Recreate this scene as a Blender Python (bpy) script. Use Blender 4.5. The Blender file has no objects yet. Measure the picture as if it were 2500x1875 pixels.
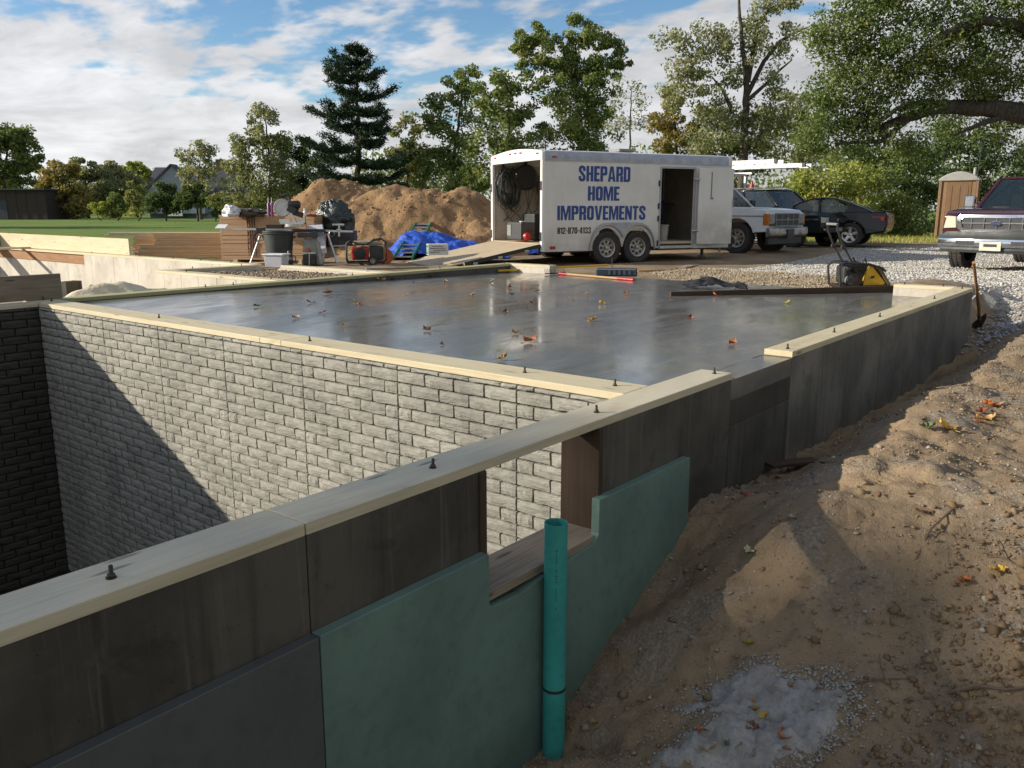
import bpy, bmesh, math, random
import numpy as np
from mathutils import Vector, Matrix
R_ = math.radians
random.seed(7); rng = np.random.default_rng(11)
SC = bpy.context.scene
COL = SC.collection
# ------------------------------------------------------------------ camera, sky, sun, exposure
CAM = Vector((0.0, 0.0, 0.918)); FPX = 2054.0
PITCH = math.atan(427.5 / FPX); HEAD = R_(38.6)
cd = bpy.data.cameras.new('camera'); cam = bpy.data.objects.new('camera', cd); COL.objects.link(cam)
cd.sensor_width = 36.0; cd.lens = 36.0 * FPX / 2500.0; cd.clip_start = 0.02; cd.clip_end = 3000
cam.location = CAM; cam.rotation_euler = (math.pi/2 - PITCH, 0, HEAD - math.pi/2)
SC.camera = cam
SUN_V = Vector((-0.90, 1.0, 0.52)).normalized()          # direction towards the sun
SUN_EL = math.asin(SUN_V.z); SUN_AZ = math.atan2(SUN_V.x, SUN_V.y)   # azimuth clockwise from +Y
sl = bpy.data.lights.new('sun', 'SUN'); sl.energy = 5.0; sl.angle = R_(0.55); sl.color = (1.0, 0.92, 0.79)
so = bpy.data.objects.new('sun', sl); COL.objects.link(so); so.location = (-20, 30, 30)
so.rotation_euler = (-SUN_V).to_track_quat('-Z', 'Y').to_euler()
SC.view_settings.view_transform = 'Standard'; SC.view_settings.look = 'None'
SC.view_settings.gamma = 1.0; SC.view_settings.use_curve_mapping = False
SC.view_settings.exposure = 0.42
SC.cycles.max_bounces = 6; SC.cycles.transparent_max_bounces = 12
SKYX, SKYY = 2.4, 1.12
W = bpy.data.worlds.new('World'); SC.world = W; W.use_nodes = True
def world():
    nt = W.node_tree; N = nt.nodes; L = nt.links; N.clear()
    def n(t, **k):
        o = N.new(t)
        for a, b in k.items(): setattr(o, a, b)
        return o
    def math_(op, a, b=None, c=None):
        m = n('ShaderNodeMath', operation=op)
        for i, x in enumerate((a, b, c)):
            if x is None: continue
            if isinstance(x, (int, float)): m.inputs[i].default_value = x
            else: L.new(x, m.inputs[i])
        return m.outputs[0]
    out = n('ShaderNodeOutputWorld'); bg = n('ShaderNodeBackground'); bg.inputs[1].default_value = 0.062
    L.new(bg.outputs[0], out.inputs[0])
    sky = n('ShaderNodeTexSky', sky_type='NISHITA'); sky.sun_disc = False
    sky.sun_elevation = SUN_EL; sky.sun_rotation = SUN_AZ; sky.air_density = 1.0; sky.dust_density = 0.2; sky.ozone_density = 3.0
    tc = n('ShaderNodeTexCoord'); sep = n('ShaderNodeSeparateXYZ'); L.new(tc.outputs['Generated'], sep.inputs[0])
    zc = math_('MAXIMUM', sep.outputs[2], 0.0); zz = math_('ADD', zc, 0.16)
    px = math_('DIVIDE', sep.outputs[0], zz); py = math_('DIVIDE', sep.outputs[1], zz)
    cb = n('ShaderNodeCombineXYZ'); L.new(px, cb.inputs[0]); L.new(py, cb.inputs[1])
    mp = n('ShaderNodeMapping'); mp.inputs['Rotation'].default_value = (0, 0, R_(-38.6)); mp.inputs['Scale'].default_value = (1.0, 0.75, 1); mp.inputs['Location'].default_value = (SKYX, SKYY, 0)
    L.new(cb.outputs[0], mp.inputs[0])
    def noise(sc, det, rough, dist=0.0, off=0.0):
        t = n('ShaderNodeTexNoise'); t.inputs['Scale'].default_value = sc; t.inputs['Detail'].default_value = det
        t.inputs['Roughness'].default_value = rough; t.inputs['Distortion'].default_value = dist
        if off:
            v = n('ShaderNodeVectorMath', operation='ADD'); v.inputs[1].default_value = (off, off*0.7, off*0.3); L.new(mp.outputs[0], v.inputs[0]); L.new(v.outputs[0], t.inputs['Vector'])
        else: L.new(mp.outputs[0], t.inputs['Vector'])
        return t.outputs['Fac']
    big = noise(0.55, 2, 0.5, 0, 5.3); mid = noise(5.0, 3, 0.5, 0.1); fin = noise(8.0, 6, 0.62, 0.25, 2.1)
    s = math_('MULTIPLY_ADD', big, 0.85, math_('MULTIPLY_ADD', mid, 0.70, math_('MULTIPLY', fin, 0.30)))
    # the deck closes towards the horizon
    s = math_('ADD', s, math_('MULTIPLY', math_('POWER', math_('MAXIMUM', math_('SUBTRACT', 0.36, zc), 0.0), 1.6), 1.9))
    r = n('ShaderNodeMapRange', interpolation_type='SMOOTHSTEP'); r.inputs['From Min'].default_value = 0.885; r.inputs['From Max'].default_value = 1.05; r.clamp = True
    L.new(s, r.inputs['Value'])
    shade = noise(2.2, 6, 0.6, 0.3, 9.1)
    sr = n('ShaderNodeMapRange'); sr.inputs['From Min'].default_value = 0.36; sr.inputs['From Max'].default_value = 0.64; sr.inputs['To Min'].default_value = 0.66; sr.inputs['To Max'].default_value = 1.0; L.new(shade, sr.inputs['Value'])
    # clouds are brighter towards the sun (forward scattering)
    dt = n('ShaderNodeVectorMath', operation='DOT_PRODUCT'); L.new(tc.outputs['Generated'], dt.inputs[0]); dt.inputs[1].default_value = SUN_V
    fs = n('ShaderNodeMapRange'); fs.inputs['From Min'].default_value = -0.6; fs.inputs['From Max'].default_value = 1.0; fs.inputs['To Min'].default_value = 0.74; fs.inputs['To Max'].default_value = 1.32; L.new(dt.outputs['Value'], fs.inputs['Value'])
    br = math_('MULTIPLY', math_('MULTIPLY', sr.outputs[0], fs.outputs[0]), 10.8)
    cc = n('ShaderNodeCombineColor'); L.new(br, cc.inputs[0]); L.new(math_('MULTIPLY', br, 1.0), cc.inputs[1]); L.new(math_('MULTIPLY', br, 1.02), cc.inputs[2])
    hs = n('ShaderNodeHueSaturation'); hs.inputs['Saturation'].default_value = 1.12; hs.inputs['Value'].default_value = 1.7; L.new(sky.outputs[0], hs.inputs['Color'])
    mx = n('ShaderNodeMix', data_type='RGBA'); L.new(math_('MULTIPLY', r.outputs[0], 0.96), mx.inputs[0]); L.new(hs.outputs[0], mx.inputs[6]); L.new(cc.outputs[0], mx.inputs[7])
    L.new(mx.outputs[2], bg.inputs[0])
world()
# ------------------------------------------------------------------ photograph pixel -> place
HV = (math.cos(HEAD), math.sin(HEAD)); RV = (math.sin(HEAD), -math.cos(HEAD))
def ray(x, y):
    dx, dy = x - 1250.0, y - 937.5
    F = FPX*math.cos(PITCH) - dy*math.sin(PITCH); Z = -(FPX*math.sin(PITCH) + dy*math.cos(PITCH))
    return Vector((HV[0] + RV[0]*dx/F, HV[1] + RV[1]*dx/F, Z/F))
def PZ(x, y, z): d = ray(x, y); return CAM + d*((z - CAM.z)/d.z)
def PD(x, y, D): return CAM + ray(x, y)*D
def PV(x, y, v): d = ray(x, y); return CAM + d*(v/d.y)
def PU(x, y, u): d = ray(x, y); return CAM + d*(u/d.x)
def cam2w(R, D): return (HV[0]*D + RV[0]*R, HV[1]*D + RV[1]*R)
def face(R, D): w = cam2w(R, D); return math.atan2(w[1], w[0])      # rotation of local +X onto a direction seen from the camera
def pix(P):
    q = Vector(P) - CAM; F = q.x*HV[0] + q.y*HV[1]; R = q.x*RV[0] + q.y*RV[1]
    zc = F*math.cos(PITCH) - q.z*math.sin(PITCH); yc = F*math.sin(PITCH) + q.z*math.cos(PITCH)
    return 1250 + FPX*R/zc, 937.5 - FPX*yc/zc
# ------------------------------------------------------------------ noise
def _h(ix, iy, iz, s):
    h = (ix.astype(np.int64)*374761393 + iy.astype(np.int64)*668265263 + iz.astype(np.int64)*2147483647 + s*974711) & 0xffffffff
    h = ((h ^ (h >> 13))*1274126177) & 0xffffffff
    return ((h ^ (h >> 16)) & 0xffff)/65535.0
def vnoise(x, y, z=None, s=0):
    x = np.asarray(x, float); y = np.asarray(y, float); z = np.zeros_like(x) if z is None else np.asarray(z, float)
    ix, iy, iz = np.floor(x), np.floor(y), np.floor(z); fx, fy, fz = x-ix, y-iy, z-iz
    fx, fy, fz = [t*t*(3-2*t) for t in (fx, fy, fz)]
    r = 0
    for a in (0, 1):
        for b in (0, 1):
            for c in (0, 1):
                r = r + _h(ix+a, iy+b, iz+c, s)*(fx if a else 1-fx)*(fy if b else 1-fy)*(fz if c else 1-fz)
    return r*2-1
def fbm(x, y, z=None, o=4, s=0, g=0.5):
    r = 0; a = 1.0; f = 1.0
    for i in range(o):
        r = r + a*vnoise(np.asarray(x)*f, np.asarray(y)*f, None if z is None else np.asarray(z)*f, s+i*17); a *= g; f *= 2.03
    return r
def sstep(a, b, x): t = np.clip((x-a)/(b-a), 0, 1); return t*t*(3-2*t)
# ------------------------------------------------------------------ objects
def tag(o, label=None, cat=None, group=None, kind=None):
    if label: o['label'] = label
    if cat: o['category'] = cat
    if group: o['group'] = group
    if kind: o['kind'] = kind
    return o
def thing(name, label, cat, loc=(0, 0, 0), rz=0.0, group=None, tilt=(0, 0)):
    o = bpy.data.objects.new(name, None); COL.objects.link(o); o.empty_display_size = 0.2
    o.location = loc; o.rotation_euler = (tilt[0], tilt[1], rz)
    return tag(o, label, cat, group)
def link(name, me, parent=None, loc=None, rot=None, scale=None):
    o = bpy.data.objects.new(name, me); COL.objects.link(o)
    if parent is not None: o.parent = parent
    if loc is not None: o.location = loc
    if rot is not None: o.rotation_euler = rot
    if scale is not None: o.scale = scale
    return o
class MB:
    def __init__(s): s.v = []; s.f = []; s.m = []
    def add(s, vs, fs, mi=0):
        b = len(s.v); s.v += [tuple(p) for p in vs]; s.f += [tuple(b+i for i in q) for q in fs]; s.m += [mi]*len(fs); return s
    def box(s, lo, hi, mi=0):
        (a, b, c), (d, e, f) = lo, hi
        return s.add([(a,b,c),(d,b,c),(d,e,c),(a,e,c),(a,b,f),(d,b,f),(d,e,f),(a,e,f)], [(0,3,2,1),(4,5,6,7),(0,1,5,4),(1,2,6,5),(2,3,7,6),(3,0,4,7)], mi)
    def obox(s, c, size, rot=(0,0,0), mi=0):
        from mathutils import Euler
        M = Euler(rot).to_matrix(); x, y, z = [t/2 for t in size]
        P = [Vector(c) + M @ Vector(q) for q in ((-x,-y,-z),(x,-y,-z),(x,y,-z),(-x,y,-z),(-x,-y,z),(x,-y,z),(x,y,z),(-x,y,z))]
        return s.add(P, [(0,3,2,1),(4,5,6,7),(0,1,5,4),(1,2,6,5),(2,3,7,6),(3,0,4,7)], mi)
    def bar(s, p0, p1, w, h, mi=0, up=(0,0,1)):
        p0, p1 = Vector(p0), Vector(p1); d = (p1-p0).normalized(); u = Vector(up)
        a = d.cross(u)
        if a.length < 1e-4: a = d.cross(Vector((1,0,0)))
        a.normalize(); b = a.cross(d); a *= w/2; b *= h/2
        P = [p0-a-b, p0+a-b, p0+a+b, p0-a+b, p1-a-b, p1+a-b, p1+a+b, p1-a+b]
        return s.add(P, [(0,1,2,3),(7,6,5,4),(0,4,5,1),(1,5,6,2),(2,6,7,3),(3,7,4,0)], mi)
    def tube(s, pts, r, n=8, mi=0, cap=True, closed=False):
        pts = [Vector(p) for p in pts]; k = len(pts); rs = r if isinstance(r, (list, tuple)) else [r]*k
        b = len(s.v); up = None
        for i, p in enumerate(pts):
            if closed: d = pts[(i+1) % k] - pts[i-1]
            else: d = pts[min(i+1, k-1)] - pts[max(i-1, 0)]
            d = d.normalized() if d.length > 1e-9 else Vector((0,0,1))
            if up is None: up = d.cross(Vector((0.31,0.52,0.8)));  up = up.normalized() if up.length > 1e-3 else d.cross(Vector((1,0,0))).normalized()
            else:
                up = up - d*up.dot(d); up = up.normalized() if up.length > 1e-6 else d.orthogonal().normalized()
            w = d.cross(up)
            for j in range(n):
                t = 2*math.pi*j/n; s.v.append(tuple(p + (up*math.cos(t) + w*math.sin(t))*rs[i]))
        for i in range(k if closed else k-1):
            for j in range(n):
                a0 = b+i*n; a1 = b+((i+1) % k)*n
                s.f.append((a0+j, a0+(j+1) % n, a1+(j+1) % n, a1+j)); s.m.append(mi)
        if cap and not closed:
            s.f.append(tuple(b+j for j in range(n))[::-1]); s.f.append(tuple(b+(k-1)*n+j for j in range(n))); s.m += [mi, mi]
        return s
    def lathe(s, prof, n=20, c=(0,0,0), axis='z', mi=0, closed=False, cap=True):
        b = len(s.v)
        for (r, h) in prof:
            for j in range(n):
                t = 2*math.pi*j/n; x, y = r*math.cos(t), r*math.sin(t)
                p = (x, y, h) if axis == 'z' else ((x, h, y) if axis == 'y' else (h, x, y))
                s.v.append((c[0]+p[0], c[1]+p[1], c[2]+p[2]))
        k = len(prof)
        for i in range(k if closed else k-1):
            i2 = (i+1) % k
            for j in range(n):
                s.f.append((b+i*n+j, b+i*n+(j+1) % n, b+i2*n+(j+1) % n, b+i2*n+j)); s.m.append(mi)
        if not closed and cap:
            if prof[0][0] > 1e-5: s.f.append(tuple(b+j for j in range(n))[::-1]); s.m.append(mi)
            if prof[-1][0] > 1e-5: s.f.append(tuple(b+(k-1)*n+j for j in range(n))); s.m.append(mi)
        return s
    def prism(s, poly, h0, h1, axis='y', mi=0):
        b = len(s.v); n = len(poly)
        for h in (h0, h1):
            for (p, q) in poly: s.v.append((p, h, q) if axis == 'y' else ((p, q, h) if axis == 'z' else (h, p, q)))
        s.f.append(tuple(range(b, b+n))); s.f.append(tuple(range(b+2*n-1, b+n-1, -1))); s.m += [mi, mi]
        for i in range(n):
            j = (i+1) % n; s.f.append((b+j, b+i, b+n+i, b+n+j)); s.m.append(mi)
        return s
    def ball(s, c, r, nu=10, nv=7, mi=0):
        r = (r, r, r) if isinstance(r, (int, float)) else r; b = len(s.v)
        for i in range(nv+1):
            t = math.pi*i/nv
            for j in range(nu):
                a = 2*math.pi*j/nu; s.v.append((c[0]+r[0]*math.sin(t)*math.cos(a), c[1]+r[1]*math.sin(t)*math.sin(a), c[2]+r[2]*math.cos(t)))
        for i in range(nv):
            for j in range(nu):
                s.f.append((b+i*nu+j, b+(i+1)*nu+j, b+(i+1)*nu+(j+1) % nu, b+i*nu+(j+1) % nu)); s.m.append(mi)
        return s
    def move(s, fn): s.v = [tuple(fn(Vector(p))) for p in s.v]; return s
    def mesh(s, name, mats, smooth=0):
        me = bpy.data.meshes.new(name); me.from_pydata(s.v, [], s.f)
        if not isinstance(mats, (list, tuple)): mats = [mats]
        for m in mats: me.materials.append(m)
        if len(mats) > 1: me.polygons.foreach_set('material_index', s.m)
        bm = bmesh.new(); bm.from_mesh(me); bmesh.ops.remove_doubles(bm, verts=bm.verts, dist=1e-6); bmesh.ops.recalc_face_normals(bm, faces=bm.faces); bm.to_mesh(me); bm.free()
        if smooth:
            me.polygons.foreach_set('use_smooth', [True]*len(me.polygons)); me.set_sharp_from_angle(angle=R_(smooth))
        me.update(); return me
    def build(s, name, mats, parent=None, smooth=0, bevel=0, loc=None, rot=None, world=False, segs=2):
        if world and parent is not None:
            iv = (Matrix.LocRotScale(parent.location, parent.rotation_euler, None)).inverted(); s.move(lambda p: iv @ p)
        o = link(name, s.mesh(name, mats, smooth), parent, loc, rot)
        if bevel:
            b = o.modifiers.new('bevel', 'BEVEL'); b.width = bevel; b.segments = segs; b.limit_method = 'ANGLE'; b.angle_limit = R_(40)
        return o
def npmesh(name, V, F, mats, attrs=None, smooth=False, mi=None):
    me = bpy.data.meshes.new(name); V = np.asarray(V, np.float32); F = np.asarray(F, np.int32); k = F.shape[1]
    me.vertices.add(len(V)); me.vertices.foreach_set('co', V.ravel())
    me.loops.add(F.size); me.loops.foreach_set('vertex_index', F.ravel())
    me.polygons.add(len(F)); me.polygons.foreach_set('loop_start', np.arange(0, F.size, k, dtype=np.int32))
    if smooth: me.polygons.foreach_set('use_smooth', np.ones(len(F), bool))
    for m in (mats if isinstance(mats, (list, tuple)) else [mats]): me.materials.append(m)
    if mi is not None: me.polygons.foreach_set('material_index', np.asarray(mi, np.int32))
    me.update(calc_edges=True)
    for an, (dom, arr) in (attrs or {}).items():
        if arr.ndim == 2: a = me.attributes.new(an, 'FLOAT_COLOR', dom); a.data.foreach_set('color', np.asarray(arr, np.float32).ravel())
        else: a = me.attributes.new(an, 'FLOAT', dom); a.data.foreach_set('value', np.asarray(arr, np.float32))
    return me
# ------------------------------------------------------------------ materials
class NT:
    def __init__(s, name):
        s.m = bpy.data.materials.new(name); s.m.use_nodes = True; s.nt = s.m.node_tree; s.N = s.nt.nodes; s.L = s.nt.links
        s.p = s.N['Principled BSDF']; s.out = s.N['Material Output']
        s.tc = s.N.new('ShaderNodeTexCoord')
    def put(s, sock, x):
        if isinstance(x, (int, float)): sock.default_value = x
        elif isinstance(x, (tuple, list)): sock.default_value = (*x, 1.0) if (len(x) == 3 and sock.type == 'RGBA') else x
        else: s.L.new(x, sock)
    def map(s, scale=(1,1,1), rot=(0,0,0), loc=(0,0,0), src='Object'):
        m = s.N.new('ShaderNodeMapping'); m.inputs['Scale'].default_value = scale; m.inputs['Rotation'].default_value = rot; m.inputs['Location'].default_value = loc
        if src == 'World':
            g = s.N.new('ShaderNodeNewGeometry'); s.L.new(g.outputs['Position'], m.inputs[0])
        else: s.L.new(s.tc.outputs[src], m.inputs[0])
        return m.outputs[0]
    def noise(s, vec, scale, det=5, rough=0.55, dist=0.0):
        t = s.N.new('ShaderNodeTexNoise'); s.L.new(vec, t.inputs['Vector'])
        for k, v in (('Scale', scale), ('Detail', det), ('Roughness', rough), ('Distortion', dist)): t.inputs[k].default_value = v
        return t.outputs['Fac']
    def vor(s, vec, scale, feature='F1', out='Distance'):
        t = s.N.new('ShaderNodeTexVoronoi'); t.feature = feature; s.L.new(vec, t.inputs['Vector']); t.inputs['Scale'].default_value = scale; return t.outputs[out]
    def rng(s, x, a, b, c=0.0, d=1.0, smooth=True):
        r = s.N.new('ShaderNodeMapRange'); r.interpolation_type = 'SMOOTHSTEP' if smooth else 'LINEAR'; s.L.new(x, r.inputs['Value'])
        for k, v in (('From Min', a), ('From Max', b), ('To Min', c), ('To Max', d)): r.inputs[k].default_value = v
        return r.outputs[0]
    def mix(s, f, a, b, mode='MIX'):
        m = s.N.new('ShaderNodeMix'); m.data_type = 'RGBA'; m.blend_type = mode; s.put(m.inputs[0], f); s.put(m.inputs[6], a); s.put(m.inputs[7], b); return m.outputs[2]
    def ma(s, op, a, b=0.0):
        m = s.N.new('ShaderNodeMath'); m.operation = op; s.put(m.inputs[0], a); s.put(m.inputs[1], b); return m.outputs[0]
    def ramp(s, x, stops):
        r = s.N.new('ShaderNodeValToRGB'); s.L.new(x, r.inputs[0]); e = r.color_ramp.elements
        while len(e) < len(stops): e.new(0.5)
        for i, (p, c) in enumerate(stops): e[i].position = p; e[i].color = (*c, 1)
        return r.outputs[0]
    def attr(s, name, out='Fac'):
        a = s.N.new('ShaderNodeAttribute'); a.attribute_name = name; return a.outputs[out]
    def rand(s):
        return s.N.new('ShaderNodeObjectInfo').outputs['Random']
    def bump(s, h, st=0.3, dist=0.02, prev=None):
        b = s.N.new('ShaderNodeBump'); b.inputs['Strength'].default_value = st; b.inputs['Distance'].default_value = dist; s.L.new(h, b.inputs['Height'])
        if prev is not None: s.L.new(prev, b.inputs['Normal'])
        s.L.new(b.outputs[0], s.p.inputs['Normal']); return b.outputs[0]
    def set(s, **k):
        nm = dict(col='Base Color', rough='Roughness', metal='Metallic', spec='Specular IOR Level', coat='Coat Weight', coatr='Coat Roughness', trans='Transmission Weight', ior='IOR', alpha='Alpha', emit='Emission Color', emits='Emission Strength', sheen='Sheen Weight')
        for a, b in k.items(): s.put(s.p.inputs[nm[a]], b)
        return s
def lerp3(a, f): return tuple(max(0.0, min(1.0, x*f)) for x in a)
def pm(name, col, col2=None, rough=0.6, scale=6, var=0.25, bump=0.15, bscale=45, bdist=0.004, metal=0, spec=0.5, stretch=(1,1,1), coat=0, rvar=0.15, orand=0.0, src='Object'):
    t = NT(name); col2 = col2 or lerp3(col, 1-var); v = t.map(stretch, src=src)
    n1 = t.noise(v, scale, 6, 0.6); c = t.mix(t.rng(n1, 0.3, 0.7), col, col2)
    n3 = t.noise(v, scale*7, 4, 0.6); c = t.mix(t.rng(n3, 0.45, 0.75, 0, 0.35), c, lerp3(col2, 0.55))
    if orand: c = t.mix(t.rng(t.rand(), 0, 1, 0, orand, False), c, lerp3(col2, 0.45))
    t.set(col=c, metal=metal, spec=spec, coat=coat, rough=t.rng(n1, 0.2, 0.8, max(0.03, rough-rvar), min(1, rough+rvar), False))
    if bump: t.bump(t.noise(v, bscale, 5, 0.6), bump, bdist)
    return t.m
def wood(name, col, dark, gs=1.0, knots=True, rough=0.7, orand=0.25, wet=0.0):
    # grain along local X
    t = NT(name); r = t.rand(); off = t.N.new('ShaderNodeCombineXYZ'); t.L.new(t.ma('MULTIPLY', r, 37.0), off.inputs[0]); t.L.new(t.ma('MULTIPLY', r, 11.0), off.inputs[1])
    ad = t.N.new('ShaderNodeVectorMath'); ad.operation = 'ADD'; t.L.new(t.tc.outputs['Object'], ad.inputs[0]); t.L.new(off.outputs[0], ad.inputs[1])
    def mp(sc):
        m = t.N.new('ShaderNodeMapping'); m.inputs['Scale'].default_value = sc; t.L.new(ad.outputs[0], m.inputs[0]); return m.outputs[0]
    g = t.noise(mp((1.2*gs, 26*gs, 26*gs)), 1.6, 5, 0.6, 1.2); g2 = t.noise(mp((3*gs, 120*gs, 120*gs)), 1.5, 3, 0.6)
    b = t.noise(mp((0.8, 3, 3)), 1.3, 4)
    c = t.mix(t.rng(g, 0.36, 0.78, 0, 0.8), col, dark); c = t.mix(t.rng(g2, 0.5, 0.8, 0, 0.22), c, lerp3(dark, 0.8))
    c = t.mix(t.rng(b, 0.5, 0.75, 0, 0.4), c, lerp3(dark, 0.75))
    if knots:
        k = t.vor(mp((1.0, 5.5, 5.5)), 2.2); c = t.mix(t.rng(k, 0.06, 0.16, 0.8, 0.0), c, lerp3(dark, 0.30)); sn = t.noise(mp((2.2, 7, 7)), 1.2, 5, 0.7, 0.6); c = t.mix(t.rng(sn, 0.58, 0.74, 0, 0.45), c, lerp3(dark, 0.55))
    if orand: c = t.mix(t.rng(r, 0, 1, 0, orand, False), c, lerp3(dark, 0.7))
    t.set(col=c, rough=t.rng(b, 0.3, 0.7, rough-0.12-wet, rough+0.12-wet, False), spec=0.35)
    t.bump(g2, 0.35, 0.002)
    return t.m
def concrete(name, col, dark, streak=0.4, rough=0.8, bump=0.35, wet=None):
    t = NT(name); v = t.map(src='World'); n1 = t.noise(v, 1.7, 6, 0.6); n2 = t.noise(v, 14, 6, 0.65); n3 = t.noise(v, 160, 3, 0.5)
    vs = t.map((9, 9, 0.5), src='World'); st = t.noise(vs, 1.6, 5, 0.6)
    c = t.mix(t.rng(n1, 0.35, 0.65), col, dark); c = t.mix(t.rng(st, 0.5, 0.75, 0, streak), c, lerp3(dark, 0.55))
    c = t.mix(t.rng(n2, 0.55, 0.8, 0, 0.4), c, lerp3(col, 1.2)); c = t.mix(t.rng(n2, 0.25, 0.4, 0.35, 0), c, lerp3(dark, 0.6))
    pit = t.vor(v, 24); c = t.mix(t.rng(pit, 0.04, 0.075, 0.8, 0), c, lerp3(dark, 0.3)); fs_ = t.noise(t.map((26, 26, 1.1), src='World'), 1.5, 4, 0.65); c = t.mix(t.rng(fs_, 0.56, 0.7, 0, streak*0.55), c, lerp3(col, 1.45)); bl = t.noise(v, 4.2, 5, 0.7, 0.5); c = t.mix(t.rng(bl, 0.55, 0.68, 0, 0.5), c, lerp3(dark, 0.6))
    t.set(col=c, rough=rough, spec=0.3); b = t.bump(n2, bump, 0.006); t.bump(n3, 0.2, 0.002, b)
    return t.m
def leafmat(name, stops, trans=0.42, rough=0.55):
    t = NT(name); c = t.ramp(t.attr('rnd'), stops)
    t.set(col=c, rough=rough, spec=0.25)
    tr = t.N.new('ShaderNodeBsdfTranslucent'); t.L.new(t.mix(0.5, c, (1.0, 0.95, 0.3), 'MULTIPLY'), tr.inputs[0])
    ms = t.N.new('ShaderNodeMixShader'); ms.inputs[0].default_value = trans
    t.L.new(t.p.outputs[0], ms.inputs[1]); t.L.new(tr.outputs[0], ms.inputs[2]); t.L.new(ms.outputs[0], t.out.inputs[0])
    return t.m
def glass(name, tint=(0.02, 0.03, 0.035), a=0.55):
    t = NT(name); t.set(col=tint, rough=0.04, spec=0.8, alpha=a); return t.m
def paint(name, col, rough=0.28, dirt=0.25, dcol=(0.25, 0.2, 0.14), coat=0.6):
    t = NT(name); v = t.map(); n = t.noise(v, 3.0, 6, 0.6); n2 = t.noise(v, 30, 4, 0.6)
    g = t.N.new('ShaderNodeSeparateXYZ'); t.L.new(t.tc.outputs['Object'], g.inputs[0])
    low = t.rng(g.outputs[2], 0.15, 0.75, 1.0, 0.12)
    f = t.ma('MULTIPLY', t.rng(n, 0.3, 0.75), low); c = t.mix(t.ma('MULTIPLY', f, dirt*2.2), col, dcol); c = t.mix(t.rng(n2, 0.6, 0.8, 0, dirt*0.6), c, dcol)
    t.set(col=c, rough=t.rng(n, 0.2, 0.8, rough-0.1, rough+0.2, False), coat=coat, coatr=0.08, spec=0.5 if coat > 0.2 else 0.28); return t.m
MAT = {}
def mats():
    m = MAT
    m['plate'] = wood('pale_lumber', (0.62, 0.54, 0.36), (0.50, 0.40, 0.23), 1.0, orand=0.12)
    m['plate_grey'] = wood('damp_grey_lumber', (0.60, 0.53, 0.38), (0.48, 0.40, 0.26), 1.0, orand=0.15, rough=0.55)
    m['plate_green'] = wood('treated_lumber', (0.46, 0.42, 0.22), (0.30, 0.29, 0.13), 1.0, orand=0.2)
    m['brownwood'] = wood('brown_lumber', (0.068, 0.040, 0.023), (0.034, 0.02, 0.012), 1.0, orand=0.2)
    m['greywood'] = wood('weathered_lumber', (0.30, 0.24, 0.17), (0.15, 0.11, 0.075), 1.0, orand=0.2)
    m['lvl'] = wood('laminated_lumber', (0.62, 0.43, 0.24), (0.50, 0.31, 0.15), 1.6, False, orand=0.35)
    m['ply'] = wood('plywood', (0.52, 0.34, 0.20), (0.40, 0.24, 0.13), 0.7, False, orand=0.25)
    m['plyramp'] = wood('worn_plywood', (0.50, 0.40, 0.27), (0.38, 0.29, 0.18), 0.6, False, orand=0)
    m['handle'] = wood('ash_handle', (0.50, 0.32, 0.15), (0.34, 0.19, 0.08), 1.5, False, orand=0.2)
    m['handle_old'] = wood('weathered_handle', (0.33, 0.17, 0.075), (0.20, 0.10, 0.045), 1.5, False, orand=0)
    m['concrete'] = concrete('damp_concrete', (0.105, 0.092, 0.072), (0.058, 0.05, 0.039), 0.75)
    m['concrete_patch'] = concrete('fresh_concrete_patch', (0.075, 0.062, 0.048), (0.05, 0.042, 0.033), 0.3)
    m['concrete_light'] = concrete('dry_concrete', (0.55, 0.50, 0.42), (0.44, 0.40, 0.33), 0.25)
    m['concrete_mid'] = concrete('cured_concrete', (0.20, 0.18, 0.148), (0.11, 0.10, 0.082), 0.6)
    m['iron'] = pm('rusty_iron', (0.10, 0.085, 0.075), (0.05, 0.035, 0.025), 0.55, 20, metal=0.7)
    m['steel'] = pm('galvanised_steel', (0.50, 0.51, 0.52), (0.38, 0.38, 0.38), 0.4, 8, metal=0.9)
    m['alu'] = pm('aluminium', (0.62, 0.62, 0.60), (0.5, 0.5, 0.48), 0.35, 8, metal=0.85)
    m['chrome'] = pm('chrome', (0.75, 0.76, 0.78), (0.6, 0.6, 0.62), 0.12, 3, metal=1.0, bump=0, rvar=0.05)
    m['black'] = pm('black_plastic', (0.018, 0.018, 0.019), (0.03, 0.029, 0.027), 0.5, 8)
    m['rubber'] = pm('tyre_rubber', (0.022, 0.021, 0.02), (0.055, 0.048, 0.04), 0.85, 10)
    m['rim'] = pm('dusty_wheel_steel', (0.55, 0.53, 0.49), (0.33, 0.30, 0.26), 0.4, 14, metal=0.6)
    m['white'] = paint('white_paint', (0.72, 0.71, 0.68), 0.35, 0.12)
    m['red'] = pm('red_plastic', (0.45, 0.02, 0.02), (0.3, 0.015, 0.012), 0.4, 8)
    m['orange'] = pm('orange_plastic', (0.55, 0.13, 0.03), (0.4, 0.09, 0.02), 0.5, 12)
    m['yellow'] = pm('yellow_paint', (0.72, 0.42, 0.02), (0.55, 0.32, 0.02), 0.4, 9, bscale=30)
    m['glass'] = glass('window_glass')
    m['darkgrey'] = pm('dark_grey_plastic', (0.045, 0.052, 0.05), (0.03, 0.034, 0.033), 0.55, 6)
    m['grey'] = pm('grey_plastic', (0.25, 0.25, 0.24), (0.17, 0.17, 0.16), 0.5, 8)
    m['print'] = pm('dark_print', (0.03, 0.03, 0.032), None, 0.6, 10, bump=0)
mats()
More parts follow.
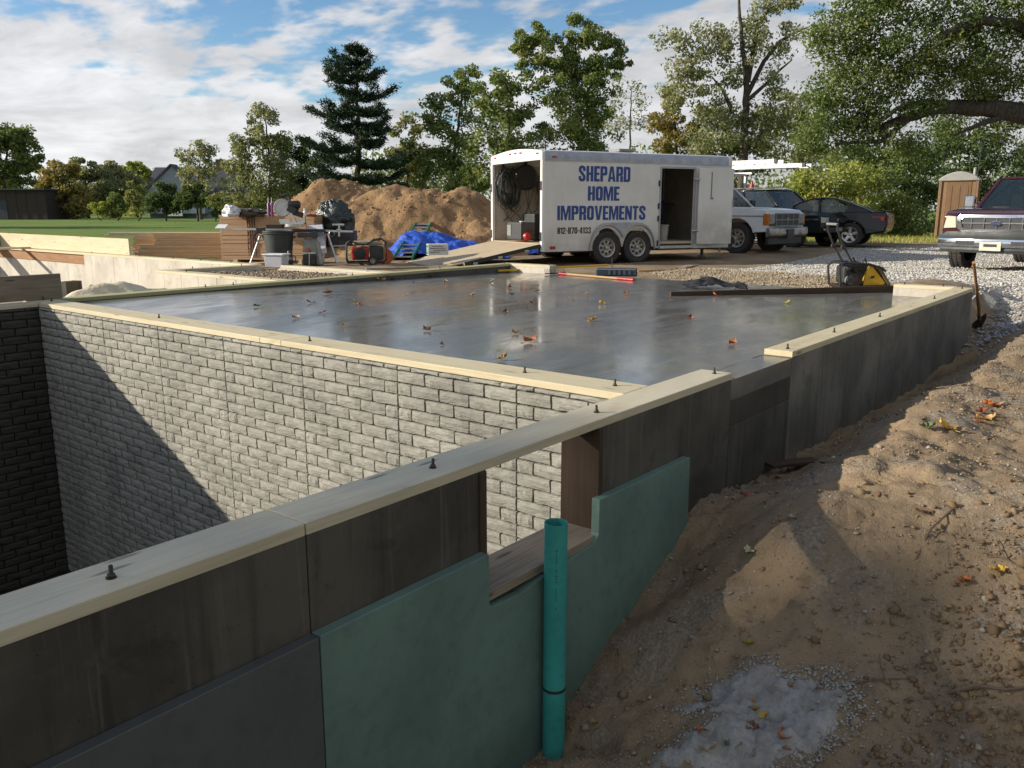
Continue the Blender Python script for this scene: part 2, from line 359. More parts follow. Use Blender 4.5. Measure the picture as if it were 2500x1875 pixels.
# ================================================================== GROUND
def Gnp(u, v):
    u = np.asarray(u, float); v = np.asarray(v, float)
    D = u*HV[0] + v*HV[1]; Rr = u*RV[0] + v*RV[1]
    yard = np.interp(D, [9, 12, 14.5, 18, 24, 32, 60, 400], [-.14, -.14, -.18, -.235, -.16, -.13, -.2, -.35])
    yard = np.where((v > 8.8) & (D < 19) & (u < 11.5), np.interp(D, [11, 13, 16, 19], [-.02, -.04, -.13, -.2]), yard)
    zw = np.interp(u, [-4, 1.5, 2.5, 2.77, 3.09, 3.8, 4.2, 5.2, 8, 11, 12.4, 13.5], [-1.4, -1.34, -1.26, -1.10, -.93, -.67, -.64, -.71, -.72, -.66, -.42, -.22])
    zo = np.interp(u, [-4, 1, 2.2, 2.75, 3.1, 3.5, 3.9, 7, 9.5, 11.5, 13], [-1.02, -1.02, -1.0, -.93, -.70, -.37, -.26, -.27, -.30, -.33, -.22])
    dv = 1.88 - v
    t = sstep(0.0, 0.82, dv); near = zw + (zo-zw)*t + 0.05*sstep(1.2, 4, dv)
    # a clod heap and a shallow scrape on the bank
    near = near + 0.10*np.exp(-(((u-3.16)/.22)**2 + ((v-.30)/.15)**2)) - 0.05*np.exp(-(((u-2.6)/.3)**2 + ((v-.1)/.2)**2))
    near = near + 0.055*fbm(u*1.5+3, v*1.5, o=3, s=5) + 0.024*fbm(u*6, v*6, o=3, s=9) + 0.016*(0.5-np.abs(fbm(u*15, v*15, o=3, s=19))) + 0.006*fbm(u*42, v*42, o=2, s=23)
    k = sstep(12.2, 14.2, u); z = np.where(v < 1.96, near*(1-k) + yard*k, yard)
    rough = 0.018*fbm(u*1.3, v*1.3, o=4, s=3)*np.clip((60-D)/40, 0.15, 1) + 0.010*fbm(u*5, v*5, o=3, s=8)*np.clip((26-D)/10, 0, 1)
    # tan gravel ridge between slab edge and stone drive
    rid = 0.10*np.exp(-(((u-13.0)/.75)**2))*sstep(1.5, 3, v)*sstep(8.0, 6.2, v)
    return z + np.where(v < 1.96, k, 1)*rough + rid
def G(u, v): return float(Gnp(np.array([u]), np.array([v]))[0])
def PG(x, y):
    d = ray(x, y); t = 1.0; last = None
    while t < 60:
        p = CAM + d*t
        if p.z <= G(p.x, p.y):
            lo, hi = t-0.1, t
            for _ in range(12):
                mdl = (lo+hi)/2; p = CAM + d*mdl
                if p.z <= G(p.x, p.y): hi = mdl
                else: lo = mdl
            return CAM + d*hi
        t += 0.1
    return CAM + d*60
def in_poly(x, y, P):
    r = np.zeros(np.shape(x), bool); n = len(P)
    for i in range(n):
        (x1, y1), (x2, y2) = P[i], P[(i+1) % n]
        c = ((y1 > y) != (y2 > y)) & (x < (x2-x1)*(y-y1)/((y2-y1) if y2 != y1 else 1e-9) + x1); r ^= c
    return r
GRAV = [tuple(PZ(x, y, z).xy) for x, y, z in ((1690, 668, -.15), (1880, 641, -.15), (2085, 606, -.15), (2310, 598, -.15), (2620, 592, -.15), (2700, 640, -.2), (2700, 735, -.22), (2420, 727, -.22), (2300, 707, -.2), (2120, 706, -.16), (2060, 690, -.15), (1950, 684, -.15))]
GRAV2 = [tuple(PZ(x, y, -.13).xy) for x, y in ((1560, 662), (1700, 664), (1950, 676), (2070, 684), (2150, 714), (1990, 706), (1800, 690), (1640, 680))]
def ground():
    def axis(segs):
        a = []
        for lo, hi, st in segs: a += list(np.arange(lo, hi, st))
        return np.array(sorted(set([round(x, 4) for x in a])))
    us = axis([(-500, -60, 60), (-60, -10, 6), (-10, 0.5, .5), (0.5, 1.6, .06), (1.6, 5.6, .022), (5.6, 8, .05), (8, 14.4, .09), (14.4, 34, .35), (34, 80, 2.5), (80, 200, 12), (200, 900, 70)])
    vs = axis([(-500, -60, 60), (-60, -8, 4), (-8, -1.2, .3), (-1.2, -.3, .05), (-.3, 1.95, .024), (1.95, 8.85, .23), (8.85, 13, .12), (13, 34, .4), (34, 80, 2.5), (80, 200, 12), (200, 900, 70)])
    us = np.array(sorted(set(list(us) + [6.6, 8.25, 10.95, -3.45]))); vs = np.array(sorted(set(list(vs) + [1.95, 8.83, 11.75, 22.9])))
    U, V = np.meshgrid(us, vs, indexing='ij'); Z = Gnp(U, V)
    nu, nv = U.shape; idx = np.arange(nu*nv).reshape(nu, nv)
    F = np.stack([idx[:-1, :-1], idx[1:, :-1], idx[1:, 1:], idx[:-1, 1:]], -1).reshape(-1, 4)
    cu = ((U[:-1, :-1]+U[1:, 1:])/2).ravel(); cv = ((V[:-1, :-1]+V[1:, 1:])/2).ravel()
    hole = (cu > -3.45) & (((cu < 10.95) & (cv > 1.95) & (cv < 8.83)) | ((cu < 8.25) & (cv > 8.83) & (cv < 22.9) & ~((cu > 6.6) & (cv < 11.75))))
    F = F[~hole]; V3 = np.stack([U.ravel(), V.ravel(), Z.ravel()], 1)
    uu, vv = U.ravel(), V.ravel(); D = uu*HV[0] + vv*HV[1]; Rr = uu*RV[0] + vv*RV[1]
    lawn = sstep(29, 33, D + 2*fbm(uu*.3, vv*.3, o=2)); lawn = np.where(Rr < -8, sstep(23, 27, D), lawn); lawn = np.maximum(lawn, sstep(3, 6, -vv)*0.6)
    gr = in_poly(uu, vv, GRAV).astype(float); g2 = in_poly(uu, vv, GRAV2).astype(float)
    soilr = sstep(1.95, 1.9, vv)*sstep(12.4, 11.5, uu)
    C = np.stack([lawn, gr, g2, soilr], 1)
    t = NT('ground_mix'); v = t.map(src='World')
    cz = t.N.new('ShaderNodeSeparateColor'); at = t.N.new('ShaderNodeAttribute'); at.attribute_name = 'zone'; t.L.new(at.outputs['Color'], cz.inputs[0])
    n1 = t.noise(v, 1.1, 6, 0.6); n2 = t.noise(v, 7, 6, 0.65); n3 = t.noise(v, 60, 5, 0.65); n4 = t.noise(v, 0.12, 4, 0.6)
    soil = t.mix(t.rng(n1, 0.35, 0.65), (0.33, 0.235, 0.14), (0.22, 0.16, 0.10)); soil = t.mix(t.rng(n2, 0.5, 0.75, 0, 0.6), soil, (0.12, 0.082, 0.05)); soil = t.mix(t.rng(n3, 0.56, 0.72, 0, 0.5), soil, (0.34, 0.27, 0.18))
    grey = t.rng(t.noise(v, 2.3, 5, 0.6), 0.48, 0.64, 0, 0.55); soil = t.mix(grey, soil, t.mix(t.rng(n3, 0.4, 0.65), (0.17, 0.145, 0.115), (0.36, 0.32, 0.26)))
    grass = t.mix(t.rng(n4, 0.35, 0.65), (0.105, 0.175, 0.028), (0.15, 0.21, 0.04)); grass = t.mix(t.rng(n2, 0.4, 0.7, 0, 0.5), grass, (0.19, 0.20, 0.06)); grass = t.mix(t.rng(n3, 0.5, 0.75, 0, 0.5), grass, (0.045, 0.085, 0.015))
    stone = t.mix(t.rng(n3, 0.35, 0.65), (0.47, 0.45, 0.41), (0.27, 0.25, 0.22)); tan = t.mix(t.rng(n3, 0.4, 0.6), (0.36, 0.28, 0.18), (0.23, 0.175, 0.115))
    br = t.ma('MULTIPLY', t.ma('SUBTRACT', t.noise(v, 3.0, 4, 0.6), 0.5), 1.2)
    c = t.mix(t.rng(t.ma('ADD', cz.outputs[2], br), 0.35, 0.65), soil, tan); c = t.mix(t.rng(t.ma('ADD', cz.outputs[1], br), 0.35, 0.65), c, stone)
    c = t.mix(t.rng(t.ma('ADD', cz.outputs[0], br), 0.4, 0.6), c, grass)
    t.set(col=c, rough=0.95, spec=0.15); b = t.bump(n2, 0.5, 0.05); b = t.bump(n3, 0.6, 0.012, b); t.bump(t.noise(v, 240, 3, 0.6), 0.5, 0.004, b)
    o = link('ground', npmesh('ground', V3, F, t.m, {'zone': ('POINT', C)}, smooth=True)); tag(o, kind='structure')
ground()
def stones(name, pts, sizes, stops, seed=1, flat=0.65, label=None):
    # low stones: jittered octahedron-like chips, all in one mesh
    r = np.random.default_rng(seed); n = len(pts)
    base = np.array([[1,0,0],[.45,.85,.1],[-.6,.75,0],[-1,-.1,.05],[-.4,-.9,0],[.6,-.75,-.05],[.2,.15,.9],[-.25,-.1,.85],[0,0,-.6]])
    fc = np.array([[0,1,6],[1,2,6],[2,7,6],[2,3,7],[3,4,7],[4,5,7],[5,6,7],[5,0,6],[1,0,8],[2,1,8],[3,2,8],[4,3,8],[5,4,8],[0,5,8]])
    a = r.uniform(0, 6.28, n); ca, sa = np.cos(a), np.sin(a)
    V = base[None]*(1 + r.uniform(-.28, .28, (n, 9, 3))); V[:, :, 2] *= flat
    tx = r.normal(0, .35, n)[:, None]; V[:, :, 2] += V[:, :, 0]*tx
    V = V*np.asarray(sizes)[:, None, None]
    X = V[:, :, 0]*ca[:, None] - V[:, :, 1]*sa[:, None]; Y = V[:, :, 0]*sa[:, None] + V[:, :, 1]*ca[:, None]
    V = np.stack([X, Y, V[:, :, 2]], -1) + np.asarray(pts)[:, None, :]
    F = (fc[None] + (np.arange(n)*9)[:, None, None]).reshape(-1, 3)
    t = NT(name); c = t.ramp(t.attr('rnd'), stops); nn = t.noise(t.map(src='World'), 90, 4, 0.6); c = t.mix(t.rng(nn, 0.4, 0.7, 0, 0.4), c, (0.16, 0.12, 0.08)); t.set(col=c, rough=0.9, spec=0.2)
    me = npmesh(name, V.reshape(-1, 3), F, t.m, {'rnd': ('FACE', np.repeat(r.random(n), 14))})
    o = link(name, me); tag(o, label, None, None, 'stuff'); return o
def scatter(poly, n, seed):
    r = np.random.default_rng(seed); P = np.array(poly); lo, hi = P.min(0), P.max(0); out = []
    while sum(len(o) for o in out) < n:
        q = r.uniform(lo, hi, (n*2, 2)); D = q[:, 0]*HV[0] + q[:, 1]*HV[1]
        keep = in_poly(q[:, 0], q[:, 1], poly) & (r.random(len(q)) < np.clip((14/np.maximum(D, 1))**1.6, 0, 1)); out.append(q[keep])
    q = np.concatenate(out)[:n]; return np.column_stack([q, Gnp(q[:, 0], q[:, 1])])
WS = [(0, (0.62, 0.60, 0.55)), (0.35, (0.50, 0.47, 0.41)), (0.7, (0.40, 0.37, 0.32)), (1, (0.70, 0.68, 0.64))]
TS = [(0, (0.42, 0.34, 0.22)), (0.4, (0.33, 0.26, 0.17)), (0.75, (0.25, 0.20, 0.14)), (1, (0.52, 0.47, 0.38))]
SS = [(0, (0.20, 0.15, 0.095)), (0.4, (0.30, 0.22, 0.13)), (0.75, (0.33, 0.29, 0.23)), (1, (0.42, 0.35, 0.25))]
def gravels():
    r = np.random.default_rng(5)
    p = scatter(GRAV, 24000, 1); p[:, 2] += 0.004; stones('gravel_stones', p, r.uniform(.008, .027, len(p)), WS, 2, label='white crushed limestone gravel covering the drive')
    p = scatter(GRAV2, 7000, 2); p[:, 2] += 0.004; stones('tan_gravel', p, r.uniform(.007, .022, len(p)), TS, 3, label='tan pebbly gravel ridge beyond the slab edge')
    # pebbles and clods on the bank
    n = 24000; q = np.column_stack([r.uniform(1.6, 12.0, n*3)**1.0, r.uniform(-1.2, 1.87, n*3)]); D = q[:, 0]*HV[0] + q[:, 1]*HV[1]; cl = fbm(q[:, 0]*1.4, q[:, 1]*1.4, o=3, s=21)
    keep = (r.random(len(q)) < np.clip((2.4/np.maximum(D, .5))**1.1, .12, 1)) & (cl + r.normal(0, .35, len(q)) > -.05); q = q[keep][:n]
    p = np.column_stack([q, Gnp(q[:, 0], q[:, 1]) + .001]); sz = r.uniform(.002, .0065, len(p)) * (1 + 1.6*(r.random(len(p)) > .985)) * np.clip(1 + (p[:, 0]-3)*.13, 1, 2.2)
    stones('soil_pebbles', p, sz, SS, 4, label='small pebbles and crumbs of soil on the dirt bank')
    n = 420; q = np.column_stack([r.uniform(2.2, 7.5, n), 1.85 - np.abs(r.normal(0, .75, n))]); p = np.column_stack([q, Gnp(q[:, 0], q[:, 1]) + .004]); stones('bank_clods', p, r.gamma(1.3, .0045, n) + .004, [(0, (0.15, 0.105, 0.065)), (.7, (0.24, 0.17, 0.10)), (1, (0.36, 0.33, 0.28))], 17, .8, label='lumps of soil and small stones lying on the dirt bank')
    # darker clods around the heap
    n = 3000; q = np.column_stack([r.normal(3.05, .48, n), r.normal(.24, .28, n)]); p = np.column_stack([q, Gnp(q[:, 0], q[:, 1]) + .003])
    stones('soil_clods', p, r.gamma(1.1, .0042, n) + .002, [(0, (0.15, 0.095, 0.05)), (1, (0.25, 0.17, 0.09))], 6, .85, label='brown clods of dug soil heaped on the bank')
    n = 900; q = np.column_stack([r.normal(11.6, .55, n), r.normal(1.55, .22, n)]); p = np.column_stack([q, Gnp(q[:, 0], q[:, 1]) + .004])
    stones('shaded_gravel', p, r.uniform(.012, .03, n), [(0, (0.30, 0.31, 0.32)), (1, (0.42, 0.42, 0.42))], 8, label='blue grey gravel spilled at the far wall corner')
    n = 1800; q = np.column_stack([r.uniform(6.7, 8.3, n), r.uniform(8.95, 11.6, n)]); p = np.column_stack([q, Gnp(q[:, 0], q[:, 1]) + .004])
    stones('porch_fill_clods', p, r.uniform(.008, .03, n), [(0, (0.20, 0.15, 0.10)), (0.6, (0.30, 0.23, 0.15)), (1, (0.38, 0.33, 0.27))], 9, label='lumpy dirt fill inside the porch walls')
gravels()
# ================================================================== FOUNDATION
def sheet(name, lo, hi, m, kind='structure'):
    return tag(MB().box(lo, hi).build(name, m), kind=kind)
sheet('basement_floor', (-3.6, 1.9, -3.0), (3.5, 8.7, -2.8), pm('dark_pit_floor', (0.02, 0.018, 0.015), None, .8))  # near-black floor colour keeps the pit bottom dark
def crawl():
    us = np.arange(-3.4, 8.2, .22); vs = np.arange(8.8, 23, .22); U, V = np.meshgrid(us, vs, indexing='ij'); Z = -.86 + .05*fbm(U*1.1, V*1.1, o=4, s=2)
    nu, nv = U.shape; i = np.arange(nu*nv).reshape(nu, nv); F = np.stack([i[:-1, :-1], i[1:, :-1], i[1:, 1:], i[:-1, 1:]], -1).reshape(-1, 4)
    tag(link('crawlspace_floor', npmesh('crawlspace_floor', np.stack([U.ravel(), V.ravel(), Z.ravel()], 1), F, pm('pale_dirt', (0.42, 0.36, 0.28), (0.3, 0.25, 0.19), 0.95, 3, bump=0.5, bscale=20, bdist=.02), smooth=True)), kind='structure')
crawl()
def plank(parent, p0, p1, w, h, m, name='sill_plate', bevel=0.003, roll=0.0):
    p0, p1 = Vector(p0), Vector(p1); d = p1-p0; L = d.length
    o = MB().box((-L/2, -w/2, -h/2), (L/2, w/2, h/2)).build(name, m, parent, bevel=bevel)
    o.rotation_euler = (roll, -math.asin(max(-1.0, min(1.0, d.z/L))), math.atan2(d.y, d.x)); c = (p0+p1)/2
    o.location = c - (parent.location if parent is not None else Vector((0,0,0))); return o
_bolt = None
def bolt(parent, u, v, z=.038):
    global _bolt
    if _bolt is None:
        nut = MB().lathe([(.017, 0), (.017, .003), (.0001, .0031)], 14).lathe([(.0115, .003), (.0125, .005), (.0125, .0145), (.0112, .0165)], 6)
        rod = MB().lathe([(.0066, .0), (.0066, .044), (.0052, .047)], 10)
        for i in range(7): rod.lathe([(.0066, .019+i*.0036), (.0074, .0207+i*.0036), (.0066, .0224+i*.0036)], 10)
        _bolt = (nut.mesh('nut', MAT['iron'], 30), rod.mesh('anchor_bolt', MAT['iron'], 30))
    o = link('anchor_bolt', _bolt[1], parent, Vector((u, v, z)) - parent.location, (random.uniform(-.05, .05), random.uniform(-.05, .05), random.uniform(0, 6)), (.78, .78, .72))
    link('nut', _bolt[0], o)
def panels(parent, axis, a0, a1, b0, b1, z0, z1, m, step=.914, start=None, name='wall_panel'):
    # form panels .914 m wide, thin joints between them
    x = a0 if start is None else start; cuts = [a0]
    while x < a1 - .05:
        if x > a0 + .05: cuts.append(x)
        x += step
    cuts.append(a1)
    for i in range(len(cuts)-1):
        g = .0018; p, q = cuts[i] + (g if i else 0), cuts[i+1] - (g if i < len(cuts)-2 else 0); j = random.uniform(0, .0025)
        mb = MB().box((p, b0+j, z0), (q, b1, z1)) if axis == 'u' else MB().box((b0+j, p, z0), (b1, q, z1))
        mb.build(name, m, parent, bevel=.002, world=True, segs=1)
def foundation():
    P = MAT
    # ---- near wall with the window opening
    w = thing('foundation_wall', 'dark concrete foundation wall with window opening and green insulation in the foreground', 'wall', (2.2, 1.97, -1.3))
    VO, VI = 1.881, 2.065
    panels(w, 'u', -3.4, 2.165, VO, VI, -2.85, -.0008, P['concrete'], start=1.41-.914*5)
    panels(w, 'u', 2.165, 2.98, VO, VI, -2.85, -.49, P['concrete'])
    panels(w, 'u', 2.98, 4.29, VO, VI, -2.85, -.0008, P['concrete'], start=3.74)
    plank(w, (-3.0, 1.973, .019), (1.406, 1.973, .019), .186, .038, P['plate_grey']); plank(w, (1.411, 1.973, .019), (4.29, 1.973, .019), .186, .038, P['plate_grey'])
    for u, v in ((.884, 1.955), (2.017, 1.962), (3.056, 1.962), (4.21, 1.949)): bolt(w, u, v)
    # window buck
    plank(w, (2.962, 1.972, -.0), (2.962, 1.972, -.485), .20, .036, P['brownwood'], 'window_jamb').rotation_euler = (0, math.pi/2, 0)
    plank(w, (2.183, 1.972, -.0), (2.183, 1.972, -.485), .20, .036, P['brownwood'], 'window_jamb').rotation_euler = (0, math.pi/2, 0)
    plank(w, (2.165, 1.965, -.478), (2.98, 1.965, -.478), .225, .036, P['greywood'], 'window_sill')
    # foam boards
    def foam(name, poly, col, col2):
        m = pm(name + '_skin', col, col2, 0.6, 2.2, bump=0.12, bscale=70, bdist=.002, rvar=.08, src='Object')
        mb = MB().prism(poly, 1.838, 1.8795, 'y'); o = mb.build('insulation_board', m, w, bevel=.002, world=True, segs=1); return o
    foam('grey_foam', [(-2.0, -1.7), (1.404, -1.7), (1.404, -.302), (-2.0, -.302)], (0.10, 0.104, 0.098), (0.075, 0.078, 0.073))
    foam('green_foam', [(1.409, -1.7), (3.745, -1.7), (3.742, -.306), (2.905, -.299), (2.903, -.455), (2.86, -.487), (2.70, -.497), (2.60, -.515), (2.5, -.507), (2.36, -.525), (2.19, -.512), (2.172, -.50), (2.17, -.300), (1.409, -.300)], (0.15, 0.235, 0.19), (0.11, 0.17, 0.14))
    # garage wall in line with it
    g = thing('garage_wall', 'long grey concrete garage wall with pale sill plate beside the wet slab', 'wall', (7.5, 1.97, -.7))
    panels(g, 'u', 4.293, 5.19, VO, VI, -1.2, -.27, P['concrete'])
    MB().box((4.293, VO+.004, -.2685), (5.188, VI+.02, -.004)).build('patched_threshold', P['concrete_patch'], g, bevel=.003, world=True)
    panels(g, 'u', 5.192, 10.765, VO, VI, -1.2, -.0008, P['concrete_mid'], start=5.192+.6)
    plank(g, (5.19, 1.973, .019), (7.95, 1.973, .019), .186, .038, P['plate']); plank(g, (7.954, 1.973, .019), (10.77, 1.973, .019), .186, .038, P['plate'])
    for u, v in ((5.275, 1.946), (6.216, 1.959), (7.36, 1.957), (9.202, 1.945), (10.592, 1.964)): bolt(g, u, v)
    s = thing('garage_return_wall', 'short concrete return wall with sill plate by the yellow plate compactor', 'wall', (10.79, 2.4, -.7))
    panels(s, 'v', 2.068, 2.72, 10.70, 10.885, -1.2, -.0008, P['concrete_light']); plank(s, (10.792, 2.069, .019), (10.792, 2.72, .019), .186, .038, P['plate'])
    bolt(s, 10.79, 2.2); bolt(s, 10.79, 2.62)
    # ---- back wall of the garage
    b = thing('garage_back_wall', 'low concrete wall with shaded sill plate behind the wet slab', 'wall', (7.2, 8.82, -.7))
    panels(b, 'u', 3.455, 11.06, 8.725, 8.92, -1.6, -.0008, P['concrete'])
    plank(b, (3.46, 8.822, .019), (7.3, 8.822, .019), .195, .038, P['plate_green']); plank(b, (7.304, 8.822, .019), (11.065, 8.822, .019), .195, .038, P['plate_green'])
    for u in (3.60, 5.38, 5.75, 7.6, 9.3, 10.8): bolt(b, u, 8.80 + random.uniform(-.02, .03))
    s = thing('garage_return_stub', 'short concrete stub wall with sill plate near the trailer ramp', 'wall', (10.97, 8.3, -.7))
    panels(s, 'v', 7.92, 8.722, 10.88, 11.065, -1.2, -.0008, P['concrete_light']); plank(s, (10.972, 7.92, .019), (10.972, 8.722, .019), .186, .038, P['plate'])
    bolt(s, 10.97, 8.55); bolt(s, 10.97, 8.0)
    # ---- pit left wall and rim joist
    l = thing('basement_end_wall', 'shaded brick patterned basement wall at the far left of the pit', 'wall', (1.0, 8.6, -1.2))
    MB().box((-3.4, 8.565, -2.85), (3.474, 8.72, -.0008)).build('wall_core', P['concrete'], l, world=True)
    plank(l, (-3.0, 8.645, .019), (3.452, 8.645, .019), .19, .038, P['plate_grey']); bolt(l, 1.9, 8.64)
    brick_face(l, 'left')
    j = thing('rim_joist', 'wide weathered plank standing on edge on the wall at the left edge', 'plank', (3.0, 8.83, .04)); plank(j, (-2.6, 8.84, .163), (3.80, 8.84, .163), .038, .245, P['greywood'], 'plank')
    q = thing('basement_side_wall', 'concrete basement wall outside the frame at the left of the pit', 'wall', (-3.5, 12, -1.4)); MB().box((-3.6, 1.88, -2.85), (-3.402, 23.1, -.001)).build('wall_core', P['concrete'], q, world=True)
    q = thing('crawlspace_end_wall', 'concrete wall closing the crawlspace at its far end', 'wall', (2.4, 23, -.8)); MB().box((-3.4, 22.9, -1.3), (8.3, 23.1, -.001)).build('wall_core', P['concrete_light'], q, world=True)
    # ---- brick pattern wall
    k = thing('brick_wall', 'sunlit grey brick patterned basement wall below the pale sill plate', 'wall', (3.6, 5.3, -1.2))
    MB().box((3.476, 2.066, -2.85), (3.70, 8.7, -.0008)).build('mortar_bed', P['mortar'], k, world=True)
    plank(k, (3.58, 2.067, .0195), (3.58, 4.78, .0195), .245, .038, P['plate']); plank(k, (3.58, 4.784, .0195), (3.58, 5.02, .0195), .245, .038, P['plate']); plank(k, (3.58, 5.024, .0195), (3.58, 8.72, .0195), .245, .038, P['plate'])
    for u, v in ((3.586, 2.773), (3.594, 2.2), (3.566, 4.606), (3.576, 6.577), (3.596, 8.60)): bolt(k, u, v)
    brick_face(k, 'front')
    # ---- slab
    sm = slab_mat(); us = np.linspace(3.702, 11.04, 60); vs = np.linspace(2.066, 8.722, 50); U, V = np.meshgrid(us, vs, indexing='ij')
    Z = -.003 - .092*sstep(0, 1, (U-4.6)/6.6)*1.0 + .0012*fbm(U*.8, V*.8, o=2, s=4); nu, nv = U.shape; i = np.arange(nu*nv).reshape(nu, nv)
    F = np.stack([i[:-1, :-1], i[1:, :-1], i[1:, 1:], i[:-1, 1:]], -1).reshape(-1, 4)
    V3 = np.stack([U.ravel(), V.ravel(), Z.ravel()], 1); me = npmesh('concrete_slab', V3, F, sm, smooth=True)
    o = link('concrete_slab', me); tag(o, kind='structure'); MB().prism([(3.702, -.006), (4.6, -.006), (11.035, -.0995), (11.035, -.3), (3.702, -.3)], 2.068, 8.72, 'y').build('slab_edge', sm, o)
    MB().box((4.293, 1.884, -.12), (5.187, 2.0655, -.0035)).build('slab_threshold', sm, o)
    # ---- far walls of the house
    c = thing('crawlspace_wall', 'bright sunlit concrete wall with sill plate behind the crawlspace', 'wall', (8.2, 14.7, -.8))
    panels(c, 'v', 11.865, 17.65, 8.1, 8.3, -1.2, -.0008, P['concrete_light']); plank(c, (8.2, 11.865, .019), (8.2, 15.2, .019), .2, .038, P['plate']); plank(c, (8.2, 15.204, .019), (8.2, 23.0, .019), .2, .038, P['plate'])
    panels(c, 'v', 17.653, 23, 8.165, 8.3, -1.2, -.195, P['concrete_light']); plank(c, (8.22, 17.656, -.0975), (8.22, 23, -.0975), .15, .193, P['handle_old'], 'ledger_beam')
    for v in (12.6, 13.5, 14.4, 15.6, 17.5): bolt(c, 8.2, v)
    d = thing('porch_side_wall', 'low sunlit concrete porch wall with pale sill plate and open corner', 'wall', (6.55, 10.3, -.6))
    panels(d, 'v', 8.923, 11.86, 6.45, 6.65, -1.2, -.0008, P['concrete_light'], step=.45); plank(d, (6.55, 8.923, .019), (6.55, 11.86, .019), .2, .038, P['plate'])
    for v in (9.2, 11.2): bolt(d, 6.56, v)
    e = thing('porch_end_wall', 'low concrete porch wall with treated sill plate beside the tool heap', 'wall', (7.4, 11.76, -.6))
    panels(e, 'u', 6.653, 8.098, 11.66, 11.86, -1.2, -.0008, P['concrete_light']); plank(e, (6.653, 11.76, .019), (8.098, 11.76, .019), .2, .038, P['plate']); bolt(e, 7.0, 11.77); bolt(e, 7.85, 11.77)
    f = thing('porch_front_wall', 'porch wall plate set flush in the lumpy dirt', 'wall', (8.45, 10.1, -.6))
    panels(f, 'v', 8.923, 11.6, 8.36, 8.55, -.8, -.012, P['concrete_light']); plank(f, (8.455, 8.923, .008), (8.455, 11.65, .008), .19, .038, P['plate_grey'])
    # rim boards and loose planks on the far wall
    r = thing('rim_board', 'wide pale rim board standing on edge along the far sunlit wall', 'plank', (8.28, 19, .04)); plank(r, (8.285, 16.1, .195), (8.285, 23.2, .21), .038, .31, P['plate'], 'plank')
    r = thing('rim_board', 'shaded rim board end at the far left edge above the crawlspace', 'plank', (7.6, 22.6, .04)); plank(r, (5.5, 22.2, .19), (8.262, 22.2, .19), .038, .30, P['greywood'], 'plank')
    def loose(lab, a, b, z, w=.14, h=.038, m='plate', name='loose_plank'):
        p, q = PZ(*a, z), PZ(*b, z); t = thing(name, lab, 'plank', ((p.x+q.x)/2, (p.y+q.y)/2, z-h/2)); plank(t, p, q, w, h, P[m], 'board')
    loose('pale loose plank lying nearest the left edge across the far wall', (-40, 609, ), (169, 600), .06)
    loose('thin loose plank lying behind another one across the far wall', (-40, 600), (120, 596.5), .06, .09)
    loose('short brown plank lying on the far sill plate', (228, 611), (305, 605), .06, .12, .038, 'lvl')
    # stacked lumber on the dirt behind the walls
MAT['mortar'] = concrete('mortar', (0.09, 0.085, 0.06), (0.05, 0.047, 0.034), 0.2)  # darkened so the mortar colour carries the shade in the joints
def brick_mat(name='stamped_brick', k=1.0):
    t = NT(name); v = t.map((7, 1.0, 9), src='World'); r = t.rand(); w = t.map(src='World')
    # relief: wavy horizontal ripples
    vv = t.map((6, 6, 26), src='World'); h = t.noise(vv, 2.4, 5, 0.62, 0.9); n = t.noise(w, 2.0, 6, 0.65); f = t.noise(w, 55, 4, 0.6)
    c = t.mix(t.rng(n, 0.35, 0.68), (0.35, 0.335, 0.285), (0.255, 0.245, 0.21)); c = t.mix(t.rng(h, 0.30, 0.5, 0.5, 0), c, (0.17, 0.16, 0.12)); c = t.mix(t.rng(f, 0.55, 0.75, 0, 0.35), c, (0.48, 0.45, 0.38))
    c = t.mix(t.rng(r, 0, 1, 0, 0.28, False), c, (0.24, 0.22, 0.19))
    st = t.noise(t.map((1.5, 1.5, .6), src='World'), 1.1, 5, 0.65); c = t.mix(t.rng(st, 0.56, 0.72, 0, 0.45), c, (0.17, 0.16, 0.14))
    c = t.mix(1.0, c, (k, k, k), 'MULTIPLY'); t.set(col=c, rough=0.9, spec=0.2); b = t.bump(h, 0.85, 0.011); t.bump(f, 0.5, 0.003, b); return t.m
MAT['brick'] = brick_mat(); MAT['brick_shaded'] = brick_mat('shaded_stamped_brick', .22)  # darker brick copy puts the left wall's shade into its colour
_bm = {}
def brick_mesh(L, h, var):
    key = (round(L, 3), round(h, 3), var)
    if key in _bm: return _bm[key]
    r = np.random.default_rng(hash(key) % 9999); nx, nz = 5, 3; b = MB(); dep = .030
    V = []; 
    for i in range(nx+1):
        for j in range(nz+1):
            x = -L/2 + L*i/nx; z = -h/2 + h*j/nz; e = i in (0, nx) or j in (0, nz)
            V.append((-dep - (0.0 if e else .005) + r.uniform(-.0035, .0035), x + (0 if i in (0, nx) else r.uniform(-.006, .006)), z + (r.uniform(-.002, .002))))
    F = [(i*(nz+1)+j, i*(nz+1)+j+1, (i+1)*(nz+1)+j+1, (i+1)*(nz+1)+j) for i in range(nx) for j in range(nz)]
    b.add(V, F); n0 = len(V); ring = [i*(nz+1) for i in range(nx+1)] + [nx*(nz+1)+j for j in range(1, nz+1)] + [i*(nz+1)+nz for i in range(nx-1, -1, -1)] + [j for j in range(nz-1, 0, -1)]
    V2 = [(0.0, V[q][1]*1.02, V[q][2]*1.06) for q in ring]; b.v += V2; m = len(ring)
    for q in range(m): b.f.append((ring[q], ring[(q+1) % m], n0+(q+1) % m, n0+q)); b.m.append(0)
    _bm[key] = b.mesh('brick', MAT['brick'], 0); return _bm[key]
